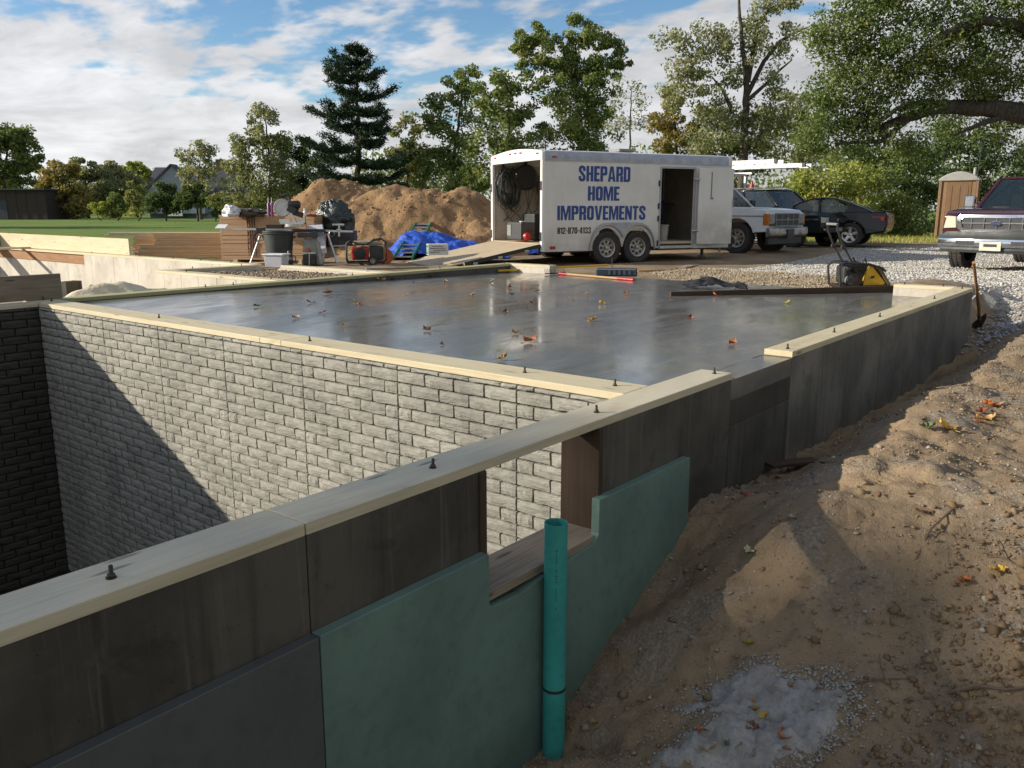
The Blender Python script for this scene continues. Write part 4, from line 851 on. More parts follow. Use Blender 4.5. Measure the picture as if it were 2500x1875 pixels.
    def hz(x, y):
        r = np.maximum(np.abs(y)/1.35, 0); ridge = .98 - .34*np.abs(x+.1)/1.0; return np.maximum(.02, ridge*(1-r) + .10*fbm(x*1.6, y*1.4+4, o=3, s=5)*(1-r)) + .03*np.abs(fbm(x*3+y*2, y*3, o=3, s=8))
    clothobj('sheeting', hz, [(-1.35, -1.25), (-.6, -1.55), (.7, -1.45), (.8, -.4), (.8, 1.0), (.4, 1.5), (-.8, 1.4), (-1.5, .6)], pf.m, t, .06)
    t = thing('concrete_block', 'dark hollow concrete block by the bright wall corner', 'block', (7.75, 17.6, -.86), R_(20)); cb = MB()
    for a in ((-.2, -.1, 0, .2, -.07, .35), (-.2, .07, 0, .2, .1, .35), (-.2, -.07, 0, -.165, .07, .35), (.165, -.07, 0, .2, .07, .35), (-.018, -.07, 0, .018, .07, .35)): cb.box(a[:3], a[3:])
    cb.build('block', MAT['concrete'], t)
toolheap()
# ---------------------------------------------------------------- tarp, ladder, generator, reel, box
def midthings():
    bl = NT('blue_tarpaulin'); n = bl.noise(bl.map((2, 5, 5)), 3, 5, .65, .8); bl.set(col=bl.mix(bl.rng(n, .3, .7), (0.018, 0.065, 0.42), (0.03, 0.11, 0.55)), rough=.34, spec=.5); bl.bump(n, .8, .05)
    s = Spot(1040, 606, None, 19.6); s.o.z = G(s.o.x, s.o.y); t = s.thing('blue_tarp', 'crumpled blue tarp spread over a heap in front of the dirt ridge', 'tarp')
    def hz(x, y):
        a = np.clip((x+1.2)/.75, 0, 1); b = np.clip((1.7-x)/1.5, 0, 1); e = sstep(0, 1, a)*np.power(b, .7); k = e*np.exp(-((y-.8)/.85)**2)
        f = fbm(x*1.2+y*2.6, y*1.1-x*1.4, o=4, s=6); return .02 + .50*k + .075*(1-np.abs(f)*2)*(.35+k) + .035*fbm(x*6+y*5, y*5, o=3, s=2)
    clothobj('sheet', hz, [(-1.32, -.15), (-.9, -.42), (-.2, -.28), (.35, -.42), (.8, -.2), (1.5, .0), (1.95, .4), (1.4, 1.1), (.6, 1.6), (-.5, 1.5), (-1.1, .7)], bl.m, t, .035)
    s = Spot(1297, 625, -.235); t = s.thing('blue_tarp', 'small crumpled blue tarp under the trailer ramp', 'tarp'); clothobj('sheet', lambda x, y: .02 + .20*np.exp(-((x-.05)/.17)**2-((y-.1)/.2)**2) + .03*np.abs(fbm(x*9, y*9, o=3, s=3)), [(-.32, -.08), (0, -.16), (.24, -.1), (.3, .2), (0, .35), (-.3, .25)], bl.m, t, .02)
    # ladder
    gm = pm('green_fibreglass', (0.02, 0.20, 0.10), (0.015, 0.14, 0.07), .4, 6); a, b = PD(982, 632, 18.5), PD(1040, 536, 22.3); a.z = max(a.z, G(a.x, a.y)+.06)
    t = thing('step_ladder', 'green fibreglass ladder lying half under the blue tarp', 'ladder', a); d = (b-a); ax = Vector((RV[0], RV[1], 0)).cross(Vector((0,0,1))); sd = d.normalized().cross(Vector((0, 0, 1))).normalized()
    for k in (-.21, .21): MB().bar(sd*k, d + sd*k*.9, .03, .08).build('rail', gm, t)
    for i in range(11): f = (i+.5)/11; MB().bar(d*f - sd*.2, d*f + sd*.2, .05, .03).build('rung', MAT['alu'], t)
    # generator
    s = Spot(895, 646, None); t = s.thing('generator', 'red and black portable generator with tubular frame on the dirt', 'generator', R_(10)); fr = MAT['black']
    for y in (-.22, .22): MB().tube([(-.36, y, .05), (-.38, y, .12), (-.37, y, .42), (-.30, y, .47), (-.12, y, .40), (.0, y, .40), (.14, y, .47), (.30, y, .50), (.38, y, .44), (.38, y, .1), (.34, y, .05), (-.36, y, .05)], .016, 8).build('frame_tube', fr, t, smooth=40)
    for x, z in ((-.37, .3), (.38, .3), (-.2, .05), (.25, .05)): MB().tube([(x, -.22, z), (x, .22, z)], .014, 8).build('cross_tube', fr, t, smooth=40)
    MB().box((-.28, -.18, .10), (.05, .18, .34)).build('engine', MAT['red'], t, bevel=.03); MB().lathe([(.08, -.2), (.12, -.19), (.12, .19), (.08, .2)], 18, (-.12, 0, .22), 'y').build('fan_cover', MAT['black'], t, smooth=40)
    MB().box((.07, -.17, .10), (.33, .17, .36)).build('alternator', MAT['darkgrey'], t, bevel=.03); MB().box((-.25, -.17, .38), (.25, .17, .46)).build('fuel_tank', pm('grey_tank', (0.3, 0.27, 0.22), (0.4, 0.3, 0.15), .4), t, bevel=.03)
    MB().tube([(-.36, -.12, .37), (-.62, -.12, .36), (-.62, .12, .36), (-.36, .12, .37)], .013, 8).build('handle', MAT['steel'], t, smooth=40); wheel(t, (.12, -.26, .09), .095, .05, .05, -1)
    s = Spot(941, 645, None); t = s.thing('cord_reel', 'orange extension cord reel leaning beside the generator', 'cord reel', R_(25), tilt=(0, 0)); r = MB().lathe([(.05, -.06), (.16, -.06), (.165, -.05), (.05, -.045), (.05, .045), (.165, .05), (.16, .06), (.05, .06)], 26, (0, 0, .165), 'y').build('reel', MAT['orange'], t, smooth=40)
    for k in range(6): MB().lathe([(.11+.005*(k % 2), -.04+k*.014), (.118, -.034+k*.014), (.11, -.028+k*.014)], 24, (0, 0, .165), 'y').build('cord_turn', MAT['orange'], t, smooth=40)
    # leaflet box on the ramp
    s = Spot(1068, 622, None, 16.98); t = s.thing('cardboard_box', 'white cardboard box with green end standing on the ramp', 'box', R_(14)); wb = pm('white_card', (0.70, 0.69, 0.64), (0.6, 0.59, 0.55), .7)
    s0 = t; L_, W_, H_ = .40, .26, .215; MB().box((-L_/2, -W_/2, 0), (L_/2, W_/2, H_)).build('carton', wb, t, bevel=.003); gp = pm('green_print', (0.03, 0.25, 0.10), None, .6); bp = MAT['print']
    MB().box((-L_/2-.002, -W_/2+.015, .015), (-L_/2-.0005, W_/2-.015, H_-.015)).build('green_panel', gp, t); MB().box((-L_/2-.004, -.03, .06), (-L_/2-.0025, .03, .15)).build('emblem', wb, t)
    for i, (a_, b_) in enumerate(((-.12, .10), (-.16, .14), (-.10, .16), (-.17, .02))): MB().box((a_, -W_/2-.0018, H_-.05-i*.038), (b_, -W_/2-.0004, H_-.038-i*.038)).build('print_line', bp, t)
    # rake with red grip, case, stake, shovel
    a, b = PZ(1368, 668, -.075), PZ(1547, 683, -.075); t = thing('garden_rake', 'garden rake with red tipped wooden handle lying on the slab edge', 'rake', a); d = (b-a); dn = d.normalized(); sd = dn.cross(Vector((0, 0, 1)))
    MB().tube([d*.06, d*.80], .0165, 10).build('handle', MAT['handle'], t, smooth=40); MB().tube([d*.795, d], [.02, .021], 10).build('grip', MAT['red'], t, smooth=40); MB().tube([d*-.02, d*.10], .018, 10).build('socket', MAT['red'], t, smooth=40)
    c = -dn*.12; MB().tube([c - sd*.22, c + sd*.22], .009, 8).tube([c, dn*.02], .009, 8).build('head_bar', MAT['iron'], t, smooth=40)
    for i in range(14): q = c + sd*(-.21 + .42*i/13); MB().tube([q, q + Vector((0, 0, .05)) - dn*.01, q + Vector((0, 0, .075)) - dn*.03], [.0045, .004, .0025], 6).build('tine', MAT['iron'], t)
    s = Spot(1505, 676, -.085); t = s.thing('tool_case', 'long dark navy tool case lying beyond the rake handle', 'tool case', R_(-9)); nv = pm('navy_plastic', (0.018, 0.030, 0.048), (0.03, 0.045, 0.065), .4, 6); MB().box((-.31, 0, .005), (.31, .24, .12)).build('case', nv, t, bevel=.02)
    for i in range(5): MB().box((-.12+i*.075, -.010, .03), (-.085+i*.075, .001, .10)).build('rib', pm('faded_navy', (0.05, 0.075, 0.105), None, .5), t, bevel=.004)
    MB().box((-.29, -.004, .105), (.29, .0, .118)).build('lid_seam', MAT['grey'], t)
    s = Spot(1494, 660, None, 14.6); s.o.z = G(s.o.x, s.o.y); t = s.thing('survey_stake', 'thin steel stake standing beside the navy tool case', 'stake'); MB().tube([(0, 0, -.1), (0, 0, .26)], .007, 8).build('rod', MAT['iron'], t)
    a, b = PZ(1557, 665, -.13), PZ(1672, 661, -.13); t = thing('lying_shovel', 'shovel with pale wooden handle lying on the gravel edge', 'shovel', a); d = b-a; sd = d.normalized().cross(Vector((0, 0, 1))); MB().tube([Vector((0, 0, .02)), d*.85 + Vector((0, 0, .03))], .016, 10).build('handle', MAT['handle'], t, smooth=40)
    e = d*.84 + Vector((0, 0, .03)); f = PZ(1712, 655, -.05) - a + Vector((0, 0, .06)); m_ = (e+f)/2; bl_ = MB().tube([d*.8 + Vector((0, 0, .03)), d*1.0 + Vector((0, 0, .02))], .019, 10)
    bl_.add([e - sd*.04, e + sd*.04, m_ + sd*.11 + Vector((0, 0, .03)), f, m_ - sd*.11 + Vector((0, 0, .03)), m_ - Vector((0, 0, .03))], [(0, 1, 5), (1, 2, 5), (2, 3, 5), (3, 4, 5), (4, 0, 5)]); bl_.build('blade', MAT['iron'], t)
    # jacket
    s = Spot(1742, 706, -.088); t = s.thing('black_jacket', 'crumpled black jacket lying on the slab', 'jacket'); jm = pm('black_cloth', (0.012, 0.012, 0.015), (0.022, 0.022, 0.026), .85, 14, bump=.5, bscale=25, bdist=.01)
    clothobj('cloth', lambda x, y: .012 + .09*np.exp(-((x+.14)/.2)**2-((y-.1)/.2)**2) + .05*np.exp(-((x-.15)/.3)**2-((y-.05)/.12)**2) + .05*np.abs(fbm(x*4.5, y*6, o=4, s=14)), [(-.40, -.02), (-.25, -.16), (.05, -.10), (.40, -.13), (.42, -.02), (.2, .10), (.0, .28), (-.22, .34), (-.38, .2)], jm, t, .018, .008)
    # leaning shovel at the far wall corner
    B_ = PG(2393, 800); C_ = Vector((10.80, 1.862, .05)); d = (C_-B_).normalized(); t = thing('leaning_shovel', 'old shovel with brown handle leaning on the far wall corner', 'shovel', B_)
    MB().tube([d*.22, d*.5 + Vector((.0, -.008, 0)), d*1.52], [.019, .020, .0165], 10).build('handle', MAT['handle_old'], t, smooth=40); sd = d.cross(Vector(HV + (0,))).normalized(); bb = MB().tube([d*.12, d*.34], [.016, .022], 10); nrm = sd.cross(d)
    bb.add([d*.25 - sd*.10, d*.25 + sd*.10, d*.10 + sd*.11 + nrm*.01, d*-.06, d*.10 - sd*.11 + nrm*.01, d*.14 + nrm*.03], [(0, 1, 5), (1, 2, 5), (2, 3, 5), (3, 4, 5), (4, 0, 5)]); bb.build('blade', MAT['iron'], t)
midthings()
# ---------------------------------------------------------------- plate compactor
def compactor():
    s = Spot(2092, 708, -.13); t = s.thing('plate_compactor', 'black plate compactor with yellow water tank beyond the slab edge', 'compactor'); l = s.l
    def B(name, m, mb, smooth=40, bevel=0): return mb.build(name, m, t, smooth=smooth, bevel=bevel)
    B('base_plate', MAT['iron'], MB().add([(-.30, -.22, .05), (-.22, -.22, 0), (.26, -.22, 0), (.34, -.22, .07), (-.30, .22, .05), (-.22, .22, 0), (.26, .22, 0), (.34, .22, .07), (-.30, -.22, .07), (.34, -.22, .09), (-.30, .22, .07), (.34, .22, .09)], [(0, 1, 5, 4), (1, 2, 6, 5), (2, 3, 7, 6), (8, 9, 11, 10), (0, 8, 9, 3, 2, 1), (4, 5, 6, 7, 11, 10), (0, 4, 10, 8), (3, 9, 11, 7)]), 0)
    B('engine', MAT['black'], MB().box((-.24, -.13, .09), (.05, .16, .32)), 0, .03); B('engine_shroud', MAT['black'], MB().box((-.22, -.16, .24), (.10, .16, .36)), 0, .05)
    B('air_filter', MAT['grey'], MB().lathe([(.05, -.04), (.06, -.03), (.06, .03), (.05, .04)], 16, (-.17, -.17, .14), 'y'))
    for y in (-.2, .2): B('cage_tube', MAT['black'], MB().tube([(-.30, y, .06), (-.33, y, .30), (-.27, y, .365), (.05, y, .35), (.22, y, .30), (.27, y, .26)], .016, 8))
    B('cage_tube', MAT['black'], MB().tube([(-.29, -.2, .36), (-.29, .2, .36)], .016, 8)); B('lifting_hook', MAT['black'], MB().tube([(.04, 0, .34), (.07, 0, .42), (.10, 0, .34)], .013, 8)); B('lifting_hook', MAT['black'], MB().tube([(-.13, 0, .36), (-.09, 0, .43), (-.04, 0, .35)], .013, 8))
    B('water_tank', MAT['yellow'], MB().prism([(-.01, .05), (.22, .05), (.30, .10), (.12, .31), (.05, .33)], -.19, .19, 'y'), 0, .02); B('tank_logo', MAT['print'], MB().prism([(.07, .17), (.10, .20), (.14, .20), (.135, .175), (.10, .165)], -.1925, -.191, 'y'), 0)
    B('tank_cover', pm('dirty_cover', (0.16, 0.13, 0.07), None, .7), MB().prism([(.14, .33), (.20, .33), (.36, .09), (.33, .06), (.305, .10)], -.195, .195, 'y'), 0, .01)
    B('belt_guard', MAT['iron'], MB().lathe([(.09, -.02), (.10, -.01), (.10, .01), (.09, .02)], 20, (-.13, -.19, .13), 'y'))
    for y in (-.17, .17):
        top = l(2006, 562, 0); B('handle_bar', MAT['black'], MB().tube([(.03, y, .02), (-.10, y, .27), (-.30, y, .60), (-.38, y, .78), (-.39, y, .86)], .014, 8))
        B('rubber_mount', MAT['rubber'], MB().lathe([(.03, -.02), (.03, .02)], 12, (-.29, y, .57), 'y'))
    B('handle_grip', MAT['grey'], MB().tube([(-.39, -.18, .855), (-.39, .18, .855)], .017, 8))
compactor()
# ---------------------------------------------------------------- portable toilet
def potty():
    s = Spot(2330, 583, -.13); t = s.thing('portable_toilet', 'tan portable toilet with grey domed roof at the edge of the trees', 'portable toilet', R_(-31)); tan = pm('tan_plastic', (0.29, 0.17, 0.085), (0.22, 0.13, 0.065), .55, 2, bump=.1, bscale=20)
    w = .57; MB().box((-w, -w, .06), (w, w, 2.05)).build('cabin', tan, t, bevel=.02); MB().box((-w-.02, -w-.02, 0), (w+.02, w+.02, .08)).build('skid', MAT['darkgrey'], t, bevel=.01)
    for sx in (-1, 1):
        for sy in (-1, 1): MB().box((sx*w-.045, sy*w-.045, .08), (sx*w+.045, sy*w+.045, 2.06)).build('corner_post', tan, t, bevel=.01)
    dm_ = pm('door_plastic', (0.21, 0.12, 0.06), (0.17, 0.10, 0.05), .55); MB().box((-.38, -w-.016, .14), (.40, -w-.001, 1.97)).build('door', dm_, t, bevel=.01); MB().box((.28, -w-.04, 1.0), (.35, -w-.017, 1.12)).build('latch', MAT['grey'], t, bevel=.005)
    for z in (.5, 1.0, 1.5): MB().box((-w-.012, -.36, z-.16), (-w-.001, .36, z+.20)).build('side_rib', tan, t, bevel=.01)
    for x in (-.25, 0, .25): MB().box((x-.06, -w-.026, .3), (x+.06, -w-.017, 1.85)).build('door_rib', dm_, t, bevel=.006)
    rf = pm('grey_dome', (0.40, 0.39, 0.36), (0.32, 0.31, 0.29), .45, 4); n = 14; prof = [(-.64+1.28*i/n, 2.06 + .26*math.sin(math.pi*i/n)**.8) for i in range(n+1)]; MB().prism(prof + [(.64, 2.0), (-.64, 2.0)], -.64, .64, 'y').build('roof', rf, t, bevel=.03, smooth=40)
    MB().lathe([(.05, 2.2), (.05, 2.45), (.07, 2.46), (.001, 2.5)], 12, (.4, .4, 0)).build('vent_pipe', rf, t, smooth=40)
potty()
# ================================================================== TRAILER
def text_part(s, parent, loc, rot, h, width, m, name):
    c = bpy.data.curves.new(name, 'FONT'); c.body = s; c.align_x = 'CENTER'; c.size = 1.0
    o = bpy.data.objects.new(name, c); COL.objects.link(o); bpy.context.view_layer.update(); dg = bpy.context.evaluated_depsgraph_get(); me = bpy.data.meshes.new_from_object(o.evaluated_get(dg)); bpy.data.objects.remove(o)
    co = np.zeros(len(me.vertices)*3, np.float32); me.vertices.foreach_get('co', co); co = co.reshape(-1, 3); lo, hi = co.min(0), co.max(0)
    co[:, 0] = (co[:, 0]-(lo[0]+hi[0])/2)/(hi[0]-lo[0])*width; co[:, 1] = (co[:, 1]-lo[1])/(hi[1]-lo[1])*h; me.vertices.foreach_set('co', co.ravel()); me.materials.clear(); me.materials.append(m); me.update()
    return link(name, me, parent, loc, rot)
def glyph(ch):
    """heavy condensed capitals: (width, polygons) in a cell of height 1; pieces butt, never overlap"""
    w, tx, ty = .52, .205, .165; Q = []
    def rc(x0, y0, x1, y1): Q.append([(x0, y0), (x1, y0), (x1, y1), (x0, y1)])
    def ring(x0, y0, x1, y1, r=(.15,)*4, tx=tx, ty=ty, a=0, b=24):
        def per(x0, y0, x1, y1, r):
            P = []
            for (cx, cy, rr, s) in ((x1, y1, r[0], 0), (x0, y1, r[1], 1), (x0, y0, r[2], 2), (x1, y0, r[3], 3)):
                ox = cx - rr if cx == x1 else cx + rr; oy = cy - rr if cy == y1 else cy + rr
                for i in range(6): t = math.pi/2*(s + i/5); P.append((ox + rr*math.cos(t), oy + rr*math.sin(t)))
            return P
        O = per(x0, y0, x1, y1, [max(q, .001) for q in r]); I = per(x0+tx, y0+ty, x1-tx, y1-ty, [max(q-.10, .001) for q in r])
        for i in range(a, b): j = (i+1) % 24; Q.append([O[i], O[j], I[j], I[i]])
    def strip(P, t):
        P = [Vector((*p, 0)) for p in P]; L = []; Rr = []
        for i, p in enumerate(P):
            d0 = (p-P[i-1]).normalized() if i else (P[1]-p).normalized(); d1 = (P[i+1]-p).normalized() if i < len(P)-1 else d0; d = (d0+d1).normalized(); n = Vector((-d.y, d.x, 0)); k = t/2/max(.6, n.dot(Vector((-d0.y, d0.x, 0)))); L.append(p+n*k); Rr.append(p-n*k)
        for i in range(len(P)-1): Q.append([Rr[i][:2], Rr[i+1][:2], L[i+1][:2], L[i][:2]])
    def ac(cx, cy, r, a0, a1, ry=None): return [(cx + r*math.cos(R_(a0+(a1-a0)*i/6)), cy + (ry or r)*math.sin(R_(a0+(a1-a0)*i/6))) for i in range(7)]
    l, rr = tx/2, w-tx/2; rd = (w-tx)/2; c = w/2; tp, bt = 1-ty/2, ty/2
    if ch == 'H': rc(0, 0, tx, 1); rc(w-tx, 0, w, 1); rc(tx, .42, w-tx, .58)
    elif ch == 'E': w = .42; rc(0, 0, tx, 1); rc(tx, 0, w, ty); rc(tx, 1-ty, w, 1); rc(tx, .43, w-.03, .57)
    elif ch == 'I': w = .20; rc(0, 0, w, 1)
    elif ch == 'T': w = .46; rc(0, 1-ty, w, 1); rc(.135, 0, .325, 1-ty)
    elif ch == 'O' or ch == '0': ring(0, 0, w, 1, (.18,)*4)
    elif ch == 'D': ring(0, 0, w, 1, (.16, 0, 0, .16))
    elif ch in 'PR':
        ring(0, .40, w, 1, (.15, 0, 0, .15)); rc(0, 0, tx, .40)
        if ch == 'R': Q.append([(w-tx-.01, 0), (w, 0), (w-.005, .36), (w-.06, .402), (w-tx-.01, .402)])
    elif ch == 'S': strip([(rr, .66)] + ac(c, .82, rd, 0, 180, .10) + [(l, .70), (c-.05, .56), (c+.05, .46), (rr, .32)] + ac(c, .18, rd, 0, -180, .10) + [(l, .34)], .19)
    elif ch == 'A': w = .58; Q += [[(0, 0), (.185, 0), (.29, .80), (.29, 1), (.17, 1)], [(.58, 0), (.41, 1), (.29, 1), (.29, .80), (.395, 0)], [(.208, .17), (.372, .17), (.352, .32), (.228, .32)]]
    elif ch == 'M': w = .72; Q.append([(0, 0), (.165, 0), (.165, .66), (.295, 0), (.425, 0), (.555, .66), (.555, 0), (.72, 0), (.72, 1), (.48, 1), (.36, .42), (.24, 1), (0, 1)])
    elif ch == 'V': w = .57; Q.append([(0, 1), (.17, 0), (.40, 0), (.57, 1), (.375, 1), (.285, .28), (.195, 1)])
    elif ch == 'N': w = .53; Q.append([(0, 0), (.165, 0), (.165, .50), (.345, 0), (.53, 0), (.53, 1), (.365, 1), (.365, .52), (.19, 1), (0, 1)])
    elif ch == '8': ring(0, .50, w, 1, (.15,)*4, ty=.13); ring(0, 0, w, .498, (.15,)*4, ty=.13)
    elif ch == '1': w = .32; rc(.12, 0, .32, 1); Q.append([(0, .76), (.118, .76), (.118, .97), (0, .86)])
    elif ch == '2': strip([(l, .66)] + ac(c, .82, rd, 180, 0, .10) + [(rr, .68), (rr-.05, .52), (l+.02, .26), (l, .152)], .185); rc(0, 0, w, .15)
    elif ch == '7': rc(0, .84, w, 1); Q.append([(.12, 0), (.32, 0), (w, .84), (w-.20, .84)])
    elif ch == '4': rc(.27, 0, .45, .16); rc(.27, .32, .45, 1); rc(0, .16, w, .32); Q.append([(0, .32), (.14, .32), (.268, .72), (.268, 1), (.2, 1)])
    elif ch == '3': strip([(l, .68)] + ac(c, .82, rd, 180, 0, .10) + [(rr, .68), (c+.06, .53), (c+.06, .49), (rr, .34)] + ac(c, .18, rd, 0, -180, .10) + [(l, .33)], .175)
    elif ch == '-': w = .30; rc(.03, .38, .27, .53)
    return w, Q
_gl = {}
def letters(s, parent, x0, x1, y, z, h, m, kind):
    ws = [glyph(c)[0] for c in s]; gap = .05; tot = sum(ws) + gap*(len(s)-1); k = (x1-x0)/tot; x = x0
    for c, w in zip(s, ws):
        if (c, m.name) not in _gl:
            b = MB(); [b.add([(p[0], 0, p[1]) for p in q], [tuple(range(len(q)))]) for q in glyph(c)[1]]; _gl[c, m.name] = b.mesh('letter', m)
        link(kind, _gl[c, m.name], parent, (x, y, z), None, (k, 1, h)); x += (w+gap)*k
def trailer():
    D0 = 17.5; R0 = (1324-1250)/2071*D0; w = cam2w(R0, D0); zg = -.24; t = thing('cargo_trailer', 'white enclosed cargo trailer with blue lettering and open ramp door', 'trailer', (w[0], w[1], zg), face(.896, .4446))
    L, Wd, z0, z1 = 4.85, 2.45, .29, 2.33; M = MAT
    # x forward, y to the far side (0 = near side)
    tw = NT('trailer_skin'); v = tw.map(); n1 = tw.noise(v, 1.6, 5, .6); n2 = tw.noise(tw.map((12, 12, .8)), 1.2, 5, .65); g = tw.N.new('ShaderNodeSeparateXYZ'); tw.L.new(tw.tc.outputs['Object'], g.inputs[0])
    c = tw.mix(tw.rng(n1, .3, .7), (0.70, 0.685, 0.645), (0.62, 0.60, 0.555)); c = tw.mix(tw.rng(n2, .52, .75, 0, .25), c, (0.42, 0.38, 0.32)); c = tw.mix(tw.ma('MULTIPLY', tw.rng(g.outputs[2], .3, .9, .5, 0), tw.rng(n1, .3, .6)), c, (0.36, 0.32, 0.26))
    tw.set(col=c, rough=.42, coat=.2); tw.bump(tw.noise(v, 2.0, 2), .15, .02); skin = tw.m
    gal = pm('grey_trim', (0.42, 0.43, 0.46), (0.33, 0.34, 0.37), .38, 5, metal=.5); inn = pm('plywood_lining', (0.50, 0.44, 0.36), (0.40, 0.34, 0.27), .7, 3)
    def B(name, m, mb, smooth=0, bevel=0, parent=t): return mb.build(name, m, parent, smooth=smooth, bevel=bevel)
    dx0, dx1, dz0, dz1 = 2.93, 3.82, .36, 2.02
    side = MB().box((0.03, 0, z0), (1.30, .035, z1-.23))                                        # near wall in pieces round the wheel cut-out and door
    def arch(x0, x1, zl):  # polygon with wheel arches cut
        pts = [(1.302, z0), ]; 
        return pts
    aw = [(1.556, .40), (2.34, .40)]; rad = .44; poly = [(1.302, z1-.23), (1.302, .36)]
    for cx in aw:
        for i in range(13):
            a = math.pi - math.pi*i/12; px_, pz = cx[0] + rad*.86*math.cos(a), .30 + rad*1.05*math.sin(a)
            if poly and px_ > poly[-1][0] - 1e-6 or i > 6: 
                if not (cx is aw[1] and px_ < 1.95) and not (cx is aw[0] and px_ > 1.946): poly.append((px_, max(pz, .36)))
    poly += [(dx0-.003, .30), (dx0-.003, z1-.23)]
    B('side_wall', skin, side); B('side_wall', skin, MB().prism(poly, 0.001, .034, 'y'))
    B('side_wall', skin, MB().box((dx1+.003, 0.001, z0), (L-.02, .034, z1-.23))); B('side_wall', skin, MB().box((dx0, 0.002, dz1), (dx1, .033, z1-.23)))
    B('far_wall', skin, MB().box((0.03, Wd-.035, z0), (L-.02, Wd, z1-.23))); B('front_wall', skin, MB().box((L-.02, .0, z0), (L+.02, Wd, z1-.23)))
    B('lining', inn, MB().box((.06, Wd-.05, z0+.1), (L-.1, Wd-.037, z1-.1))); B('lining', inn, MB().box((L-.06, .04, z0+.1), (L-.03, Wd-.05, z1-.1)))
    B('added_partition', pm('dim_partition', (0.05, 0.04, 0.032), None, .8), MB().box((2.50, .04, .452), (2.54, Wd-.055, z1-.1))); B('shelf', M['brownwood'], MB().box((2.545, 1.7, 1.25), (4.6, Wd-.06, 1.29))); B('lining', pm('shaded_lining', (0.07, 0.055, 0.045), None, .8), MB().box((2.55, Wd-.058, .46), (L-.12, Wd-.052, z1-.12)))  # partition added to block rear light; dark lining copy paints doorway shade
    B('floor', M['plyramp'], MB().box((0, .02, .40), (L, Wd-.02, .45))); B('chassis_rail', M['black'], MB().box((-.02, .06, .26), (L+.2, .14, .395))); B('chassis_rail', M['black'], MB().box((-.02, Wd-.14, .26), (L+.2, Wd-.06, .395)))
    # rounded roof rail and arched roof
    n = 16; prof = []
    for i in range(n+1):
        y = Wd*i/n; prof.append((y, z1 - .02 + .085*math.sin(math.pi*i/n)))
    roof = MB()
    rail = [(0, z1-.232), (-.012, z1-.22), (-.012, z1-.13), (0, z1-.06), (.03, z1-.025), (.08, z1-.01)]
    outer = rail + [p for p in prof if .1 < p[0] < Wd-.1] + [(Wd-p[0], p[1]) for p in rail[::-1]]
    inner = [(Wd-.04, z1-.23)] + [(y, z-.05) for y, z in reversed([p for p in prof if .1 < p[0] < Wd-.1])] + [(.04, z1-.23)]
    B('roof', skin, roof.prism([(y, z) for y, z in outer + inner], .045, L-.09, 'x'), 35)
    B('roof_front_cap', skin, MB().prism([(y, z) for y, z in outer + inner], L-.0895, L+.02, 'x'), 0, .05)
    B('roof_rail', gal, MB().prism([(-.0145, z1-.215), (-.0145, z1-.13), (-.003, z1-.055), (.03, z1-.02), (.05, z1-.018), (.05, z1-.04), (.003, z1-.21)], .05, L-.095, 'x'), 35)
    B('roof_vent', M['grey'], MB().obox((2.55, 1.0, z1+.10), (.42, .42, .07)), 0, .02)
    # rear frame
    post = MB().box((-.02, -.006, z0), (.045, .085, z1-.2)); B('rear_post', M['white'], post, 0, .01); B('rear_post', M['white'], MB().box((-.02, Wd-.085, z0), (.045, Wd+.006, z1-.2)), 0, .01)
    hd = [(0.0, z1-.2), (.0, z1-.05), (.08, z1)] + [p for p in prof if .1 < p[0] < Wd-.1] + [(Wd-.08, z1), (Wd, z1-.05), (Wd, z1-.2)]
    B('rear_header', M['white'], MB().prism(hd, -.022, .044, 'x'), 0, .008)
    for y in (.2, .95, 1.2, 1.45, 2.2): B('marker_light', M['red'], MB().box((-.035, y-.05, z1-.08+.07*math.sin(math.pi*y/Wd)-.02), (-.0225, y+.05, z1-.05+.07*math.sin(math.pi*y/Wd)-.02)), 0, .004)
    B('marker_light', M['red'], MB().box((.2, -.028, z1-.155), (.31, -.0155, z1-.125)), 0, .004); B('marker_light', M['red'], MB().box((.17, -.012, z0+.05), (.30, -.0005, z0+.11)), 0, .004)
    for z in (1.62, .60):
        for y in (.03, Wd-.03): B('hinge', M['black'], MB().box((-.04, y-.02, z-.09), (-.0205, y+.02, z+.09)), 0, .004)
    # ramp with flap
    def slab(p, th, m, nm, bev=.004):
        q = [Vector(a) for a in p]; return B(nm, m, MB().add([*q, *[a - Vector((0, 0, th)) for a in q]], [(0, 1, 2, 3), (7, 6, 5, 4), (0, 4, 5, 1), (1, 5, 6, 2), (2, 6, 7, 3), (3, 7, 4, 0)]))
    slab([(-.03, .06, .44), (-.03, Wd-.06, .44), (-1.72, Wd-.06, .115), (-1.72, .06, .115)], .055, M['plyramp'], 'ramp_door'); slab([(-1.73, .10, .112), (-1.73, Wd-.10, .112), (-2.2, Wd-.3, .03), (-2.2, .22, .03)], .02, M['plyramp'], 'ramp_flap')
    B('ramp_edge', M['black'], MB().bar((-.03, .045, .41), (-1.72, .045, .085), .028, .075)); 
    for x in (-.35, -.95, -1.5): B('ramp_latch', M['steel'], MB().obox((x, .025, .40+x*.19-.02), (.10, .03, .05)))
    # wheels, fender
    for cx, _ in aw:
        o = wheel(t, (cx, .07, .345), .345, .21, .205, -1, style='holes', name='wheel')
        wheel(t, (cx, Wd-.07, .345), .345, .21, .205, 1, style='holes', name='wheel')
    fen = [];
    for k, cx in enumerate(aw):
        rr = [math.pi - math.pi*i/14 for i in range(15)]
        for a in rr:
            x, z = cx[0] + .425*math.cos(a), .36 + .455*math.sin(a)
            if (k == 0 and x < 1.95) or (k == 1 and x > 1.945): fen.append((x, z))
    outr = [(x, z+.0) for x, z in fen]; f = MB()
